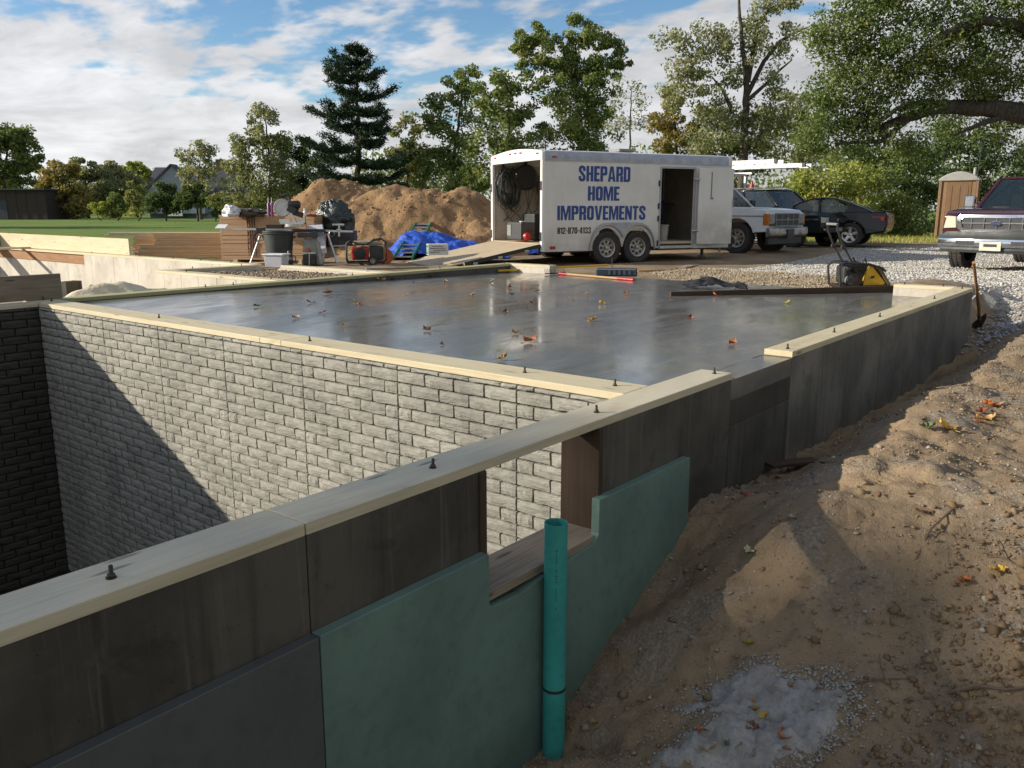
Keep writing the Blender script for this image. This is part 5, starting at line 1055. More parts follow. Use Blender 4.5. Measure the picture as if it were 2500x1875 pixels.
    top = [(1.10, .30)] + [(cx_, z+.055) for cx_, z in fen if z > .5 and (cx_ < 1.6 or cx_ > 2.3)] + [(2.80, .30)]
    inner_ = fen[::-1]
    f.prism(top + [(2.765, .30)] + inner_ + [(1.131, .30)], -.055, -.0015, 'y'); B('fender', gal, f, 0, .006)
    # lettering
    ink = pm('blue_lettering', (0.022, 0.055, 0.21), (0.03, 0.07, 0.25), .5, 20, bump=0); bk = MAT['print']; rt = (math.pi/2, 0, 0)
    def sx(px): k = (px-1250)/2071; return (k*17.5 - .625)/(.896 - .4446*k)
    def put(s, a, b, yt, yb, m, nm):
        x0, x1 = sx(a), sx(b); Dm = 17.5 + .4446*(x0+x1)/2; za, zb = PD((a+b)/2, yt, Dm).z - zg, PD((a+b)/2, yb, Dm).z - zg; letters(s, t, x0, x1, -.0035, zb, za-zb, m, nm)
    put('SHEPARD', 1409, 1533, 406, 443.5, ink, 'letter'); put('HOME', 1432, 1508, 455, 490, ink, 'letter'); put('IMPROVEMENTS', 1359, 1572, 502.5, 537, ink, 'letter'); put('812-870-4133', 1359.5, 1441, 555, 570.5, bk, 'digit')
    # side door leaf swung open against the side, frame, hinges
    for a, b, c_, d_ in ((dx0-.04, dx0, dz0-.06, dz1+.04), (dx1, dx1+.04, dz0-.06, dz1+.04)): B('door_frame', gal, MB().box((a, -.012, c_), (b, -.0012, d_)), 0, .003)
    B('door_frame', gal, MB().box((dx0, -.0125, dz1), (dx1, -.0013, dz1+.04))); B('door_sill', M['alu'], MB().box((dx0, -.03, dz0-.06), (dx1, .1, dz0)))
    dl = link('side_door', MB().box((0, -.045, 0), (.88, 0, 1.66)).mesh('side_door', skin), t, (dx1+.07, -.055, dz0+.02), (0, 0, R_(-8))); bv = dl.modifiers.new('b', 'BEVEL'); bv.width = .008
    MB().box((.30, -.053, 1.0), (.325, -.046, 1.58)).build('door_bar', M['grey'], dl); MB().box((.29, -.06, .99), (.36, -.046, 1.03)).build('latch', M['grey'], dl); MB().box((.86, -.056, .8), (.885, -.046, 1.0)).build('edge_lock', M['steel'], dl)
    for z in (.30, 1.42): MB().tube([(-.1, .01, z+.0), (-.03, -.03, z), (.02, -.045, z)], .022, 8).build('hinge', M['steel'], dl); MB().lathe([(.035, -.012), (.035, .0)], 14, (-.09, .02, z+.0), 'y').build('hinge_plate', M['steel'], dl)
    for z in (.42, .95, 1.22, 1.7): B('door_catch', M['black'], MB().box((dx0-.075, -.03, z-.06), (dx0-.045, -.001, z+.06)), 0, .004)
    # jack, tongue, underside boxes
    B('tongue', M['black'], MB().bar((L, .3, .34), (L+1.2, Wd/2, .40), .08, .12).bar((L, Wd-.3, .34), (L+1.2, Wd/2, .40), .08, .12)); B('tongue_jack', M['steel'], MB().tube([(L+.8, Wd/2, .12), (L+.8, Wd/2, 1.0)], .035, 10)); B('step', M['black'], MB().bar((4.2, .1, .30), (4.2, .1, .12), .05, .05).obox((4.2, .1, .10), (.12, .12, .02)))
    for x in (1.556, 2.34): B('axle', M['black'], MB().tube([(x, .05, .345), (x, Wd-.05, .345)], .04, 10))
    # things inside
    base = Matrix.LocRotScale(t.location, t.rotation_euler, None)
    def inside(name, label, cat, x, y, z, rz=0): p = base @ Vector((x, y, z)); return thing(name, label, cat, p, t.rotation_euler.z + rz)
    k = inside('hung_hose', 'thick bundle of dark hoses hanging inside the trailer', 'hose', .34, Wd-.13, 2.08); hm = pm('dark_hose', (0.022, 0.028, 0.024), (0.04, 0.045, 0.04), .5, 10)
    for i in range(15):
        a = random.uniform(.13, .22); h = random.uniform(.72, .90); y = -.01-i*.010 - random.uniform(0, .02); x = random.uniform(-.10, .10); pts = [(x + a*math.sin(q)*(1+.15*math.sin(3*q+i)), y + .015*math.sin(q*2+i), -h*(.5-.5*math.cos(q)) - .12*random.random()) for q in [2*math.pi*j/18 for j in range(18)]]; MB().tube(pts, .0125, 7, closed=True).build('loop', hm, k, smooth=50)
    for i in range(6):
        x = random.uniform(-.25, .3); pts = [(x + .12*math.sin(j*.9+i), -.06, -.75 - j*.075) for j in range(7)]; MB().tube(pts, .007, 6).build('loose_end', hm, k, smooth=50)
    MB().tube([(-.25, -.03, -.75), (-.34, -.05, -.35), (-.25, -.05, -.08), (-.12, -.05, .02), (.02, -.05, -.10)], .014, 8).build('loose_end', hm, k, smooth=50); MB().obox((-.1, .03, .03), (.03, .12, .06)).build('hook', MAT['iron'], k)
    k = inside('hose_reel', 'round black hose reel hanging inside the trailer', 'hose reel', .72, Wd-.32, 1.86); MB().lathe([(.001, -.02), (.24, -.02), (.27, -.05), (.29, -.02), (.29, .05), (.2, .07)], 28, (0, 0, 0), 'y').build('reel', MAT['black'], k, smooth=40); MB().obox((0, .03, .34), (.04, .1, .12)).build('bracket', MAT['iron'], k)
    for i in range(3): MB().tube([(-.05+.1*i, -.06, -.25), (.03*i, -.07, -.6), (.12*math.cos(i*2), -.06, -.85), (-.08+.06*i, -.06, -1.12)], .010, 6).build('dangling_cord', hm, k, smooth=50)
    MB().tube([(.28, -.05, 0), (.30, -.06, -.4), (.24, -.06, -.72), (.17, -.06, -.80), (.24, -.06, -.86), (.30, -.06, -.78)], .010, 6).build('dangling_cord', hm, k, smooth=50)
    k = inside('hanging_tools', 'reddish hand tools hanging on the rear inside wall of the trailer', 'tools', 1.35, Wd-.12, 1.55)
    for i in range(6): MB().bar((-.3+.12*i, -.02, .3-.1*(i % 3)), (-.28+.12*i, -.03, -.3-.15*(i % 2)), .03+.02*(i % 2), .03).build('tool', MAT['iron'] if i % 2 else MAT['handle_old'], k)
    MB().obox((-.1, -.04, .15), (.3, .06, .4)).build('tool_board', pm('reddish_board', (0.25, 0.10, 0.05), None, .7), k)
    k = inside('air_compressor', 'grey and red air compressor standing at the trailer opening', 'compressor', .26, 1.38, .452)
    MB().lathe([(.001, -.36), (.07, -.35), (.10, -.30), (.10, .42), (.07, .46), (.001, .47)], 22, (-.05, -.0, .12), 'y').build('tank', MAT['red'], k, smooth=40); MB().box((-.20, -.28, .04), (.16, .40, .42)).build('housing', pm('compressor_grey', (0.06, 0.06, 0.058), (0.04, 0.04, 0.04), .5), k, bevel=.03)
    MB().box((-.215, .18, .12), (-.2, .37, .36)).build('gauge_panel', MAT['grey'], k, bevel=.01); MB().box((-.1, -.10, .42), (.0, .0, .445)).build('valve', MAT['white'], k, bevel=.01)
    k = inside('tool_box', 'dark tool boxes behind the compressor in the trailer', 'tool box', .95, 1.9, .452); MB().box((-.3, -.3, 0), (.3, .3, .6)).build('box', MAT['darkgrey'], k, bevel=.03); MB().tube([(-.1, -.32, .55), (-.1, -.36, .60), (.1, -.36, .60), (.1, -.32, .55)], .012, 6).build('handle', MAT['black'], k)
    k = inside('tool_chest', 'black tool chest at the right inside the trailer opening', 'tool box', 1.1, .55, .452); MB().box((-.3, -.3, 0), (.3, .4, .62)).build('box', MAT['black'], k, bevel=.03); MB().box((-.31, -.25, .1), (-.3005, .35, .3)).build('drawer', MAT['red'], k, bevel=.004)
    k = inside('plastic_bucket', 'pale plastic bucket inside the trailer side door', 'bucket', 3.25, .35, .452); MB().lathe([(.12, 0), (.145, .36), (.155, .36), (.155, .33), (.135, .33), (.115, .02), (.001, .02)], 24).build('bucket', pm('bucket_plastic', (0.36, 0.34, 0.30), None, .5), k, smooth=40); MB().tube([(-.15, 0, .33), (-.1, -.1, .22), (.1, -.1, .22), (.15, 0, .33)], .005, 6).build('bail', MAT['steel'], k)
    for i, (x, y, h, lab) in enumerate(((3.1, 1.3, 1.1, 'dim stacked crate to the left inside the trailer side door'), (3.7, 1.5, .9, 'dim stacked crate to the right inside the trailer side door'))):
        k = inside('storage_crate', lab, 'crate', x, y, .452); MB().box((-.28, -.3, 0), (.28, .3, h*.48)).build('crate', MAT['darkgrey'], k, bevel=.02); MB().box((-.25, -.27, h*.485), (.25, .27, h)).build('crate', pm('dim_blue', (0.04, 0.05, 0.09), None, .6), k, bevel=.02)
trailer()
# ================================================================== VEHICLES   x forward, y left, z up, origin on the ground under the middle
def arc(cx, cz, r, a0, a1, n=9): return [(cx + r*math.cos(a0+(a1-a0)*i/n), cz + r*math.sin(a0+(a1-a0)*i/n)) for i in range(n+1)]
def body(parent, name, poly, halfw, m, taper=None, bevel=.05, segs=3, inner=False, smooth=35):
    """side outline with wheel arches, extruded to the car's width; taper(x,z) scales the half width"""
    n = len(poly); ys = [-1, -.92, 0, .92, 1] if taper else [-1, 1]; b = MB()
    for y in ys:
        for x, z in poly: b.v.append((x, y*halfw*(taper(x, z) if taper else 1), z))
    k = len(ys); b.f.append(tuple(range(n))); b.f.append(tuple(range((k-1)*n, k*n))[::-1])
    for r in range(k-1):
        for i in range(n): j = (i+1) % n; b.f.append((r*n+i, r*n+j, (r+1)*n+j, (r+1)*n+i))
    b.m = [0]*len(b.f)
    return b.build(name, m, parent, smooth=smooth, bevel=bevel, segs=segs)
def cabin(parent, base, top, zb, zt, wb, wt, m, glassm, pillars=(.5,), roofbev=.05):
    """greenhouse: base=(x rear, x front) at zb, top=(x rear,x front) at zt; separate roof, panes and pillars"""
    (xr, xf), (tr, tf) = base, top; r = .035
    c = {(0, -1): (xr, -wb, zb), (1, -1): (xf, -wb, zb), (0, 1): (xr, wb, zb), (1, 1): (xf, wb, zb)}; T = {(0, -1): (tr, -wt, zt), (1, -1): (tf, -wt, zt), (0, 1): (tr, wt, zt), (1, 1): (tf, wt, zt)}
    MB().add([T[0, -1], T[1, -1], T[1, 1], T[0, 1], *[(p[0], p[1]*.94, p[2]+.05) for p in (T[0, -1], T[1, -1], T[1, 1], T[0, 1])]], [(0, 1, 2, 3), (4, 5, 6, 7), (0, 1, 5, 4), (1, 2, 6, 5), (2, 3, 7, 6), (3, 0, 4, 7)]).build('roof', m, parent, bevel=.025, smooth=35)
    for k in c: MB().bar(c[k], T[k], .07, .06).build('pillar', m, parent, bevel=.015)
    def pane(a, b, c_, d, nm, ins=.03):
        P = [Vector(q) for q in (a, b, c_, d)]; ctr = sum(P, Vector())/4; P = [p + (ctr-p)*ins for p in P]; nrm = (P[1]-P[0]).cross(P[3]-P[0]).normalized()*.006; MB().add([p-nrm for p in P] + [p+nrm for p in P], [(0, 1, 2, 3), (7, 6, 5, 4), (0, 4, 5, 1), (1, 5, 6, 2), (2, 6, 7, 3), (3, 7, 4, 0)]).build(nm, glassm, parent)
    pane(c[1, -1], c[1, 1], T[1, 1], T[1, -1], 'windscreen'); pane(c[0, -1], c[0, 1], T[0, 1], T[0, -1], 'rear_window')
    L = lambda p, q, f: tuple(p[i] + (q[i]-p[i])*f for i in range(3)); fs = [0, *pillars, 1]
    for s in (-1, 1):
        for f in pillars: MB().bar(L(c[0, s], c[1, s], f), L(T[0, s], T[1, s], f), .07, .05).build('pillar', m, parent, bevel=.01)
        for f0, f1 in zip(fs[:-1], fs[1:]): pane(L(c[0, s], c[1, s], f0), L(c[0, s], c[1, s], f1), L(T[0, s], T[1, s], f1), L(T[0, s], T[1, s], f0), 'side_window')
def seats(parent, x, z, w, m):
    for y in (-w*.48, w*.48): MB().box((x-.12, y-.24, z), (x+.06, y+.24, z+.62)).box((x-.08, y-.12, z+.64), (x+.03, y+.12, z+.82)).build('seat', m, parent, bevel=.04)
def rect(parent, name, x, y0, y1, z0, z1, m, d=.02, bevel=.006, dx=0.0): return MB().box((x-d, y0, z0), (x, y1, z1)).build(name, m, parent, bevel=bevel)
def pickup(name, label, loc, rz, paintm, front, tilt=(0, 0)):
    t = thing(name, label, 'pickup truck', loc, rz, None, tilt); M = MAT; hw = .97
    # origin: middle of the front axle line projected; x forward; front bumper at x = .95
    fa, ra, wr = 0.0, -3.35, .39
    poly = [(-4.55, .62), (-4.5, .55)] + [(ra-.48, .55)] + arc(ra, .42, .46, math.pi*.93, math.pi*.07) + [(ra+.48, .50), (fa-.50, .48)] + arc(fa, .42, .47, math.pi*.93, math.pi*.07) + [(fa+.52, .55), (.80, .56), (.84, .75), (.83, 1.00), (.72, 1.09), (.2, 1.14), (-.62, 1.17), (-.75, 1.16), (-2.28, 1.14), (-2.30, 1.16), (-4.55, 1.14)]
    tp = (lambda x, z: 1 - .045*max(0, min(1, (z-.85)/.3)) - .05*max(0, min(1, (x-.3)/.6)))
    body(t, 'body', poly, hw, paintm, tp, .035)
    cabin(t, (-2.25, -.62), (-2.12, -1.22), 1.13, 1.70, .90, .74, paintm, M['glass'], (.12, .86))
    seats(t, -1.75, .8, .9, M['darkgrey']); MB().box((-.78, -.8, .9), (-.55, .8, 1.10)).build('dashboard', M['black'], t, bevel=.03); MB().lathe([(.17, -.012), (.19, 0), (.17, .012)], 22, (-.95, .42, 1.14), 'x', closed=True).build('steering_wheel', M['black'], t, smooth=40)
    for x in (fa, ra):
        for s in (-1, 1): wheel(t, (x, s*(hw-.13), wr), wr, .25, .235, s, style='holes' if front == 'square' else 'spoke')
    for s in (-1, 1):
        MB().box((-.72, s*(hw-.03)-.002, .62), (-.715, s*(hw-.03)+.002, 1.12)).build('door_seam', M['black'], t)
        MB().obox((-.78, s*1.10, 1.27), (.10, .22, .17) if front == 'square' else (.12, .22, .24)).build('mirror', M['chrome'] if front != 'square' else M['black'], t, bevel=.04); MB().bar((-.75, s*.92, 1.18), (-.78, s*1.06, 1.25), .05, .05).build('mirror_arm', M['black'], t)
    MB().tube([(-.70, .70, 1.165), (-.62, .05, 1.175)], .009, 6).build('wiper', M['black'], t); MB().tube([(-.70, -.10, 1.165), (-.62, -.62, 1.175)], .009, 6).build('wiper', M['black'], t)
    lens = NT('head_lamp'); lens.set(col=(0.50, 0.46, 0.34), rough=.15, spec=.6, coat=.6); amb = pm('amber_lens', (0.55, 0.16, 0.02), None, .2, bump=0)
    if front == 'square':
        rect(t, 'grille', .865, -.60, .60, .70, 1.00, M['black'], .05)
        for i in range(5): y = -.58 + 1.16*i/4; rect(t, 'grille_bar', .875, y-.012, y+.012, .70, 1.0, M['grey'], .02)
        for z in (.70, .85, 1.0): rect(t, 'grille_bar', .877, -.62, .62, z-.014, z+.014, M['grey'], .02)
        for s in (-1, 1):
            a, b = sorted((s*.62, s*.86)); rect(t, 'headlamp', .862, a, b, .78, .99, pm('lamp_glass', (0.30, 0.30, 0.30), (0.2, 0.2, 0.2), .12, bump=0), .06); a, b = sorted((s*.865, s*.935)); MB().box((.70, a, .72), (.855, b, 1.0)).build('corner_lamp', amb, t, bevel=.01)
            a, b = sorted((s*.62, s*.86)); rect(t, 'turn_lamp', .86, a, b, .70, .765, M['darkgrey'], .06)
        em = MB(); em.prism([(-.11, .845), (-.05, .845), (-.04, .815), (.04, .815), (.05, .845), (.11, .845), (.09, .88), (.045, .88), (.035, .905), (-.045, .905), (-.055, .88), (-.09, .88)], .8765, .884, 'x'); em.build('emblem', M['chrome'], t)
        bp = MB().prism([(.80, .42), (.94, .44), (.96, .52), (.94, .66), (.80, .66)], -.97, .97, 'y'); bp.build('bumper', pm('worn_chrome', (0.45, 0.44, 0.42), (0.2, 0.18, 0.15), .3, 5, metal=.8), t, bevel=.03, smooth=35); rect(t, 'plate_holder', .985, -.17, .17, .40, .62, M['black'], .03)
        MB().box((.74, -.85, .24), (.84, .85, .43)).build('air_dam', M['black'], t, bevel=.02)
        for s in (-1, 1): MB().box((-4.4, s*.952-.004, .93), (.72, s*.952+.004, .955)).build('side_trim', M['grey'], t)
    else:
        ch = M['chrome']; fr = MB()
        op = [(-.66, .79), (-.58, .73), (.58, .73), (.66, .79), (.70, .97), (.62, 1.03), (-.62, 1.03), (-.70, .97)]; ip = [(-.57, .805), (-.52, .78), (.52, .78), (.57, .805), (.61, .94), (.56, .975), (-.56, .975), (-.61, .94)]
        n = len(op); V = [(.855+.02*0, y, z) for y, z in op] + [(.875, y, z) for y, z in ip] + [(.80, y, z) for y, z in op] + [(.80, y, z) for y, z in ip]; fr.add(V, [(i, (i+1) % n, n+(i+1) % n, n+i) for i in range(n)] + [(2*n+i, i, (i+1) % n, 2*n+(i+1) % n) for i in range(n)] + [(n+i, n+(i+1) % n, 3*n+(i+1) % n, 3*n+i) for i in range(n)]).build('grille_surround', ch, t, smooth=50)
        rect(t, 'grille', .852, -.60, .60, .775, .98, M['black'], .04)
        for y in (-.42, -.21, 0, .21, .42): rect(t, 'grille_bar', .868, y-.008, y+.008, .78, .975, ch, .03, .003)
        rect(t, 'grille_bar', .870, -.59, .59, .868, .893, ch, .03, .004)
        MB().lathe([(.001, .885), (.085, .883), (.095, .872), (.095, .86)], 30, (0, 0, 0), 'x').move(lambda p: Vector((p.x, p.y, p.z*.48+.88))).build('emblem_rim', ch, t, smooth=40); MB().lathe([(.001, .8875), (.082, .8865)], 30, (0, 0, 0), 'x').move(lambda p: Vector((p.x, p.y, p.z*.44+.88))).build('emblem', pm('emblem_blue', (0.015, 0.03, 0.12), None, .2, bump=0), t)
        text_part('Ford', t, (.8895, 0, .862), (math.pi/2, 0, math.pi/2), .038, .105, ch, 'emblem_script')
        for s in (-1, 1):
            P = [(.885, s*.675, .80), (.875, s*.70, 1.0), (.845, s*.86, 1.01), (.70, s*.95, 1.0), (.70, s*.96, .80), (.85, s*.90, .79)]; Q = [(p[0]-.06, p[1]*.97, p[2]) for p in P]; hl = MB(); hl.add(P + Q, [(0, 1, 2, 5), (5, 2, 3, 4), (0, 6, 7, 1), (1, 7, 8, 2), (2, 8, 9, 3), (3, 9, 10, 4), (4, 10, 11, 5), (5, 11, 6, 0)]); hl.build('headlamp', lens.m, t, smooth=30)
            MB().add([(.68, s*.946, .80), (.68, s*.938, 1.0), (.60, s*.95, .99), (.60, s*.955, .82)], [(0, 1, 2, 3)]).build('corner_lamp', amb, t)
        curve = lambda y: .93 - .16*abs(y)**2.4
        def bump_bar(z0, z1, dx, m, nm, w=.99):
            ys = [(-w + 2*w*i/24) for i in range(25)]; b = MB(); V = [(curve(y)+dx, y, z) for z in (z0, (z0+z1)/2, z1) for y in ys]; V = [(x + (.02 if abs(z-(z0+z1)/2) < 1e-6 else 0), y, z) for x, y, z in V] + [(curve(y)+dx-.10, y, z) for z in (z1, z0) for y in ys]; k = 25
            b.add(V, [(r*k+i, r*k+i+1, (r+1)*k+i+1, (r+1)*k+i) for r in range(4) for i in range(24)]); b.build(nm, m, t, smooth=40)
        bump_bar(.46, .60, .03, ch, 'bumper'); bump_bar(.60, .73, .01, M['darkgrey'], 'bumper_pad'); bump_bar(.36, .46, .0, M['darkgrey'], 'valance', .95)
        rect(t, 'licence_plate', .995, -.20, .16, .40, .56, pm('plate_cream', (0.62, 0.60, 0.48), None, .5), .012); rect(t, 'plate_picture', .998, -.13, .09, .47, .52, M['print'], .003, 0); 
        rect(t, 'bumper_slot', .972, .30, .62, .50, .57, M['black'], .01, .01); rect(t, 'bumper_slot', .972, -.62, -.30, .50, .57, M['black'], .01, .01)
        MB().tube([(-.52, -.93, 1.13), (-.56, -.935, 1.75), (-.60, -.93, 2.35)], [.006, .005, .003], 6).build('aerial', M['black'], t)
        MB().box((.2, -.4, 1.12), (.21, .4, 1.1205)).build('hood_line', M['black'], t)
    return t
mar = NT('maroon_metallic'); _g = mar.N.new('ShaderNodeSeparateXYZ'); mar.L.new(mar.tc.outputs['Object'], _g.inputs[0]); _n = mar.noise(mar.map(), 4, 5, .6)
mar.set(col=mar.mix(mar.rng(_n, .3, .75, 0, .3), (0.055, 0.006, 0.013), (0.085, 0.045, 0.04)), rough=.25, coat=1.0, coatr=.04, metal=.25)
def place(x, y, D, z, R, Dd, off=0.0):
    p = PD(x, y, D); w = cam2w(R, Dd); n = math.hypot(*w); return Vector((p.x - w[0]/n*off, p.y - w[1]/n*off, z)), face(R, Dd)
def vehicles():
    p, rz = place(2432, 560, 15.2, -.215, -.75, -.66, .85); pickup('maroon_pickup', 'maroon pickup truck with chrome grille parked on the white gravel', p, rz, mar.m, 'ford')
    p, rz = place(1846, 560, 22.3, -.20, .70, -.714, .0); wp = paint('old_white_paint', (0.66, 0.67, 0.68), .3, .2)
    t = pickup('white_pickup', 'old white pickup truck with ladder rack behind the trailer', p, rz, wp, 'square')
    rk = MB()
    for x in (-.9, -2.1, -3.9):
        MB().bar((x, -.85, 2.02), (x, .85, 2.02), .05, .05).build('rack_bar', MAT['steel'], t)
        for s in (-1, 1): MB().bar((x, s*.85, 1.14 if x < -2.2 else 1.62), (x, s*.85, 2.03), .05, .05).build('rack_post', MAT['steel'], t)
    for s in (-1, 1): MB().bar((-4.3, s*.85, 2.06), (-.7, s*.85, 2.06), .05, .05).build('rack_rail', MAT['steel'], t)
    base = Matrix.LocRotScale(t.location, t.rotation_euler, None)
    for i, (y, z, x1, lab) in enumerate(((-.62, 2.10, 1.5, 'longer aluminium ladder lying lowest on the white pickup rack'), (-.60, 2.22, .75, 'shorter aluminium ladder lying on top of another on the pickup rack'))):
        k = thing('extension_ladder', lab, 'ladder', base @ Vector((-2, y, z)), t.rotation_euler.z, 'ladders on the pickup rack')
        for q in (0, .42): MB().bar((-2.4, q, .045), (x1+2, q, .045), .03, .095).build('rail', MAT['alu'], k)
        for j in range(20): x = -2.3 + j*.30; (MB().tube([(x, 0, .045), (x, .42, .045)], .017, 8).lathe([(.024, -.02), (.024, -.016)], 10, (x, 0, .045), 'y').build('rung', MAT['alu'], k) if x < x1+1.95 else None)
        MB().box((x1+1.98, -.03, .0), (x1+2.06, .03, .10)).build('end_cap', MAT['black'], k)
    # dark estate/SUV behind it
    p, rz = place(1980, 560, 24.8, -.17, .60, -.80, .0); t = thing('dark_suv', 'dark sport utility vehicle parked between the white pickup and the coupe', 'car', p, rz); dk = paint('black_green_paint', (0.006, 0.009, 0.009), .14, .04, (0.05, 0.045, 0.04), .1); fa, ra = 0, -2.7
    poly = [(-3.6, .55), (ra-.42, .42)] + arc(ra, .36, .40, math.pi*.95, math.pi*.05) + [(ra+.42, .38), (fa-.42, .38)] + arc(fa, .36, .40, math.pi*.95, math.pi*.05) + [(fa+.44, .42), (.78, .44), (.85, .60), (.82, .86), (.70, .97), (-.35, 1.06), (-.5, 1.05), (-3.55, 1.05), (-3.62, .9)]
    body(t, 'body', poly, .90, dk, lambda x, z: 1 - .05*max(0, min(1, (z-.8)/.3)) - .08*max(0, min(1, (x-.2)/.65)), .05); cabin(t, (-3.45, -.45), (-3.1, -1.15), 1.03, 1.60, .84, .68, dk, MAT['glass'], (.28, .60)); seats(t, -1.5, .75, .8, MAT['darkgrey'])
    for x in (fa, ra):
        for s in (-1, 1): wheel(t, (x, s*.80, .34), .34, .22, .21, s)
    lens = NT('clear_lamp'); lens.set(col=(0.5, 0.52, 0.52), rough=.06, metal=.4, coat=1)
    for s in (-1, 1): a, b = sorted((s*.42, s*.80)); rect(t, 'headlamp', .845, a, b, .70, .86, lens.m, .08, .02); MB().obox((-.55, s*.98, 1.12), (.09, .18, .12)).build('mirror', dk, t, bevel=.03); rect(t, 'fog_lamp', .868, s*.62-.05, s*.62+.05, .50, .55, lens.m, .04)
    rect(t, 'grille', .86, -.38, .38, .70, .84, MAT['black'], .05, .02); rect(t, 'lower_grille', .885, -.6, .6, .44, .58, MAT['black'], .05, .02); MB().lathe([(.001, .868), (.045, .866), (.05, .86)], 18, (0, 0, .77), 'x').build('emblem', MAT['chrome'], t, smooth=40); rect(t, 'licence_plate', .90, -.16, .16, .47, .57, MAT['grey'], .012)
    for s in (-1, 1): MB().tube([(-3.0, s*.66, 1.68), (-1.3, s*.66, 1.69)], .02, 8).build('roof_rail', MAT['black'], t, smooth=40)
    cz = base = Matrix.LocRotScale(t.location, t.rotation_euler, None); k = thing('red_canister', 'small red canister standing on the dark vehicle roof', 'canister', base @ Vector((-1.9, -.35, 1.66)), 0); MB().lathe([(.06, 0), (.06, .14), (.035, .18), (.035, .24), (.001, .245)], 14).build('can', MAT['red'], k, smooth=40)
    # black coupe
    p, rz = place(2088, 560, 25.0, -.125, -.86, .51, -1.35); t = thing('black_coupe', 'black two door coupe parked by the bushes with red tail lamp showing', 'car', p, rz); bk = paint('black_paint', (0.006, 0.0065, 0.008), .14, .03, (0.05, 0.045, 0.04), .1); fa, ra = 1.35, -1.35
    poly = [(-2.25, .40), (ra-.38, .30)] + arc(ra, .33, .36, math.pi*.97, math.pi*.03) + [(ra+.38, .24), (fa-.38, .24)] + arc(fa, .33, .36, math.pi*.97, math.pi*.03) + [(fa+.40, .28), (2.22, .32), (2.28, .50), (2.2, .66), (1.0, .84), (.6, .90), (-.9, .94), (-1.55, .97), (-2.22, .96), (-2.28, .85), (-2.30, .62), (-2.27, .48)]
    body(t, 'body', poly, .89, bk, lambda x, z: 1 - .09*max(0, min(1, (z-.65)/.3)) - .12*max(0, min(1, (abs(x)-1.5)/.8))**1.5, .06)
    roof = [(.72, .89), (.15, 1.22), (-.15, 1.33), (-.5, 1.36), (-.85, 1.33), (-1.3, 1.18), (-1.85, .96)]
    R_o = MB(); wt = lambda z: .80 - .22*(z-.9)/.46
    V = []; 
    for x, z in roof: V += [(x, -wt(z), z), (x, -wt(z)*.6, z+.02), (x, wt(z)*.6, z+.02), (x, wt(z), z)]
    n = len(roof); R_o.add(V, [(i*4+j, i*4+j+1, (i+1)*4+j+1, (i+1)*4+j) for i in range(n-1) for j in range(3)])
    o = R_o.build('roof', bk, t, smooth=50); md = o.modifiers.new('s', 'SOLIDIFY'); md.thickness = .03
    gl = MAT['glass']; 
    for s in (-1, 1):
        def sidep(xs, nm):
            P = []; 
            for x, z in xs: P.append((x, s*(wt(z)-.012), z))
            MB().add(P, [tuple(range(len(P)))]).build(nm, gl, t)
        sidep([(.55, .92), (.12, 1.19), (-.15, 1.285), (-.38, 1.30), (-.42, .94)], 'side_window'); sidep([(-.50, .945), (-.46, 1.30), (-.82, 1.275), (-1.22, 1.10), (-1.15, .96)], 'side_window')
        MB().bar((-.45, s*wt(.94), .93), (-.42, s*(wt(1.31)), 1.32), .03, .07).build('pillar', bk, t); MB().add([(-1.18, s*wt(.96), .95), (-1.25, s*wt(1.15), 1.16), (-1.85, s*wt(.97), .965)], [(0, 1, 2)]).build('quarter_panel', bk, t)
        a, b = sorted((s*.40, s*.665)); MB().box((-2.295, a, .72), (-2.10, b, .86)).build('tail_lamp', pm('red_lens', (0.13, 0.006, 0.008), None, .25, bump=0), t, bevel=.02); MB().box((-2.22, s*.685-.02, .71), (-1.88, s*.76+.015, .83)).build('tail_lamp_side', pm('red_lens_side', (0.14, 0.006, 0.008), None, .25, bump=0), t, bevel=.015)
        for x in (fa, ra): wheel(t, (x, s*.79, .325), .325, .21, .225, s, rim='alu')
        MB().obox((.55, s*.93, .98), (.12, .16, .10)).build('mirror', bk, t, bevel=.03)
    rect(t, 'licence_plate', -2.285, -.16, .16, .66, .78, MAT['grey'], .012); MB().box((-2.22, -.7, .985), (-2.02, .7, 1.0)).build('spoiler', bk, t, bevel=.006); seats(t, -.3, .55, .7, MAT['darkgrey'])
vehicles()
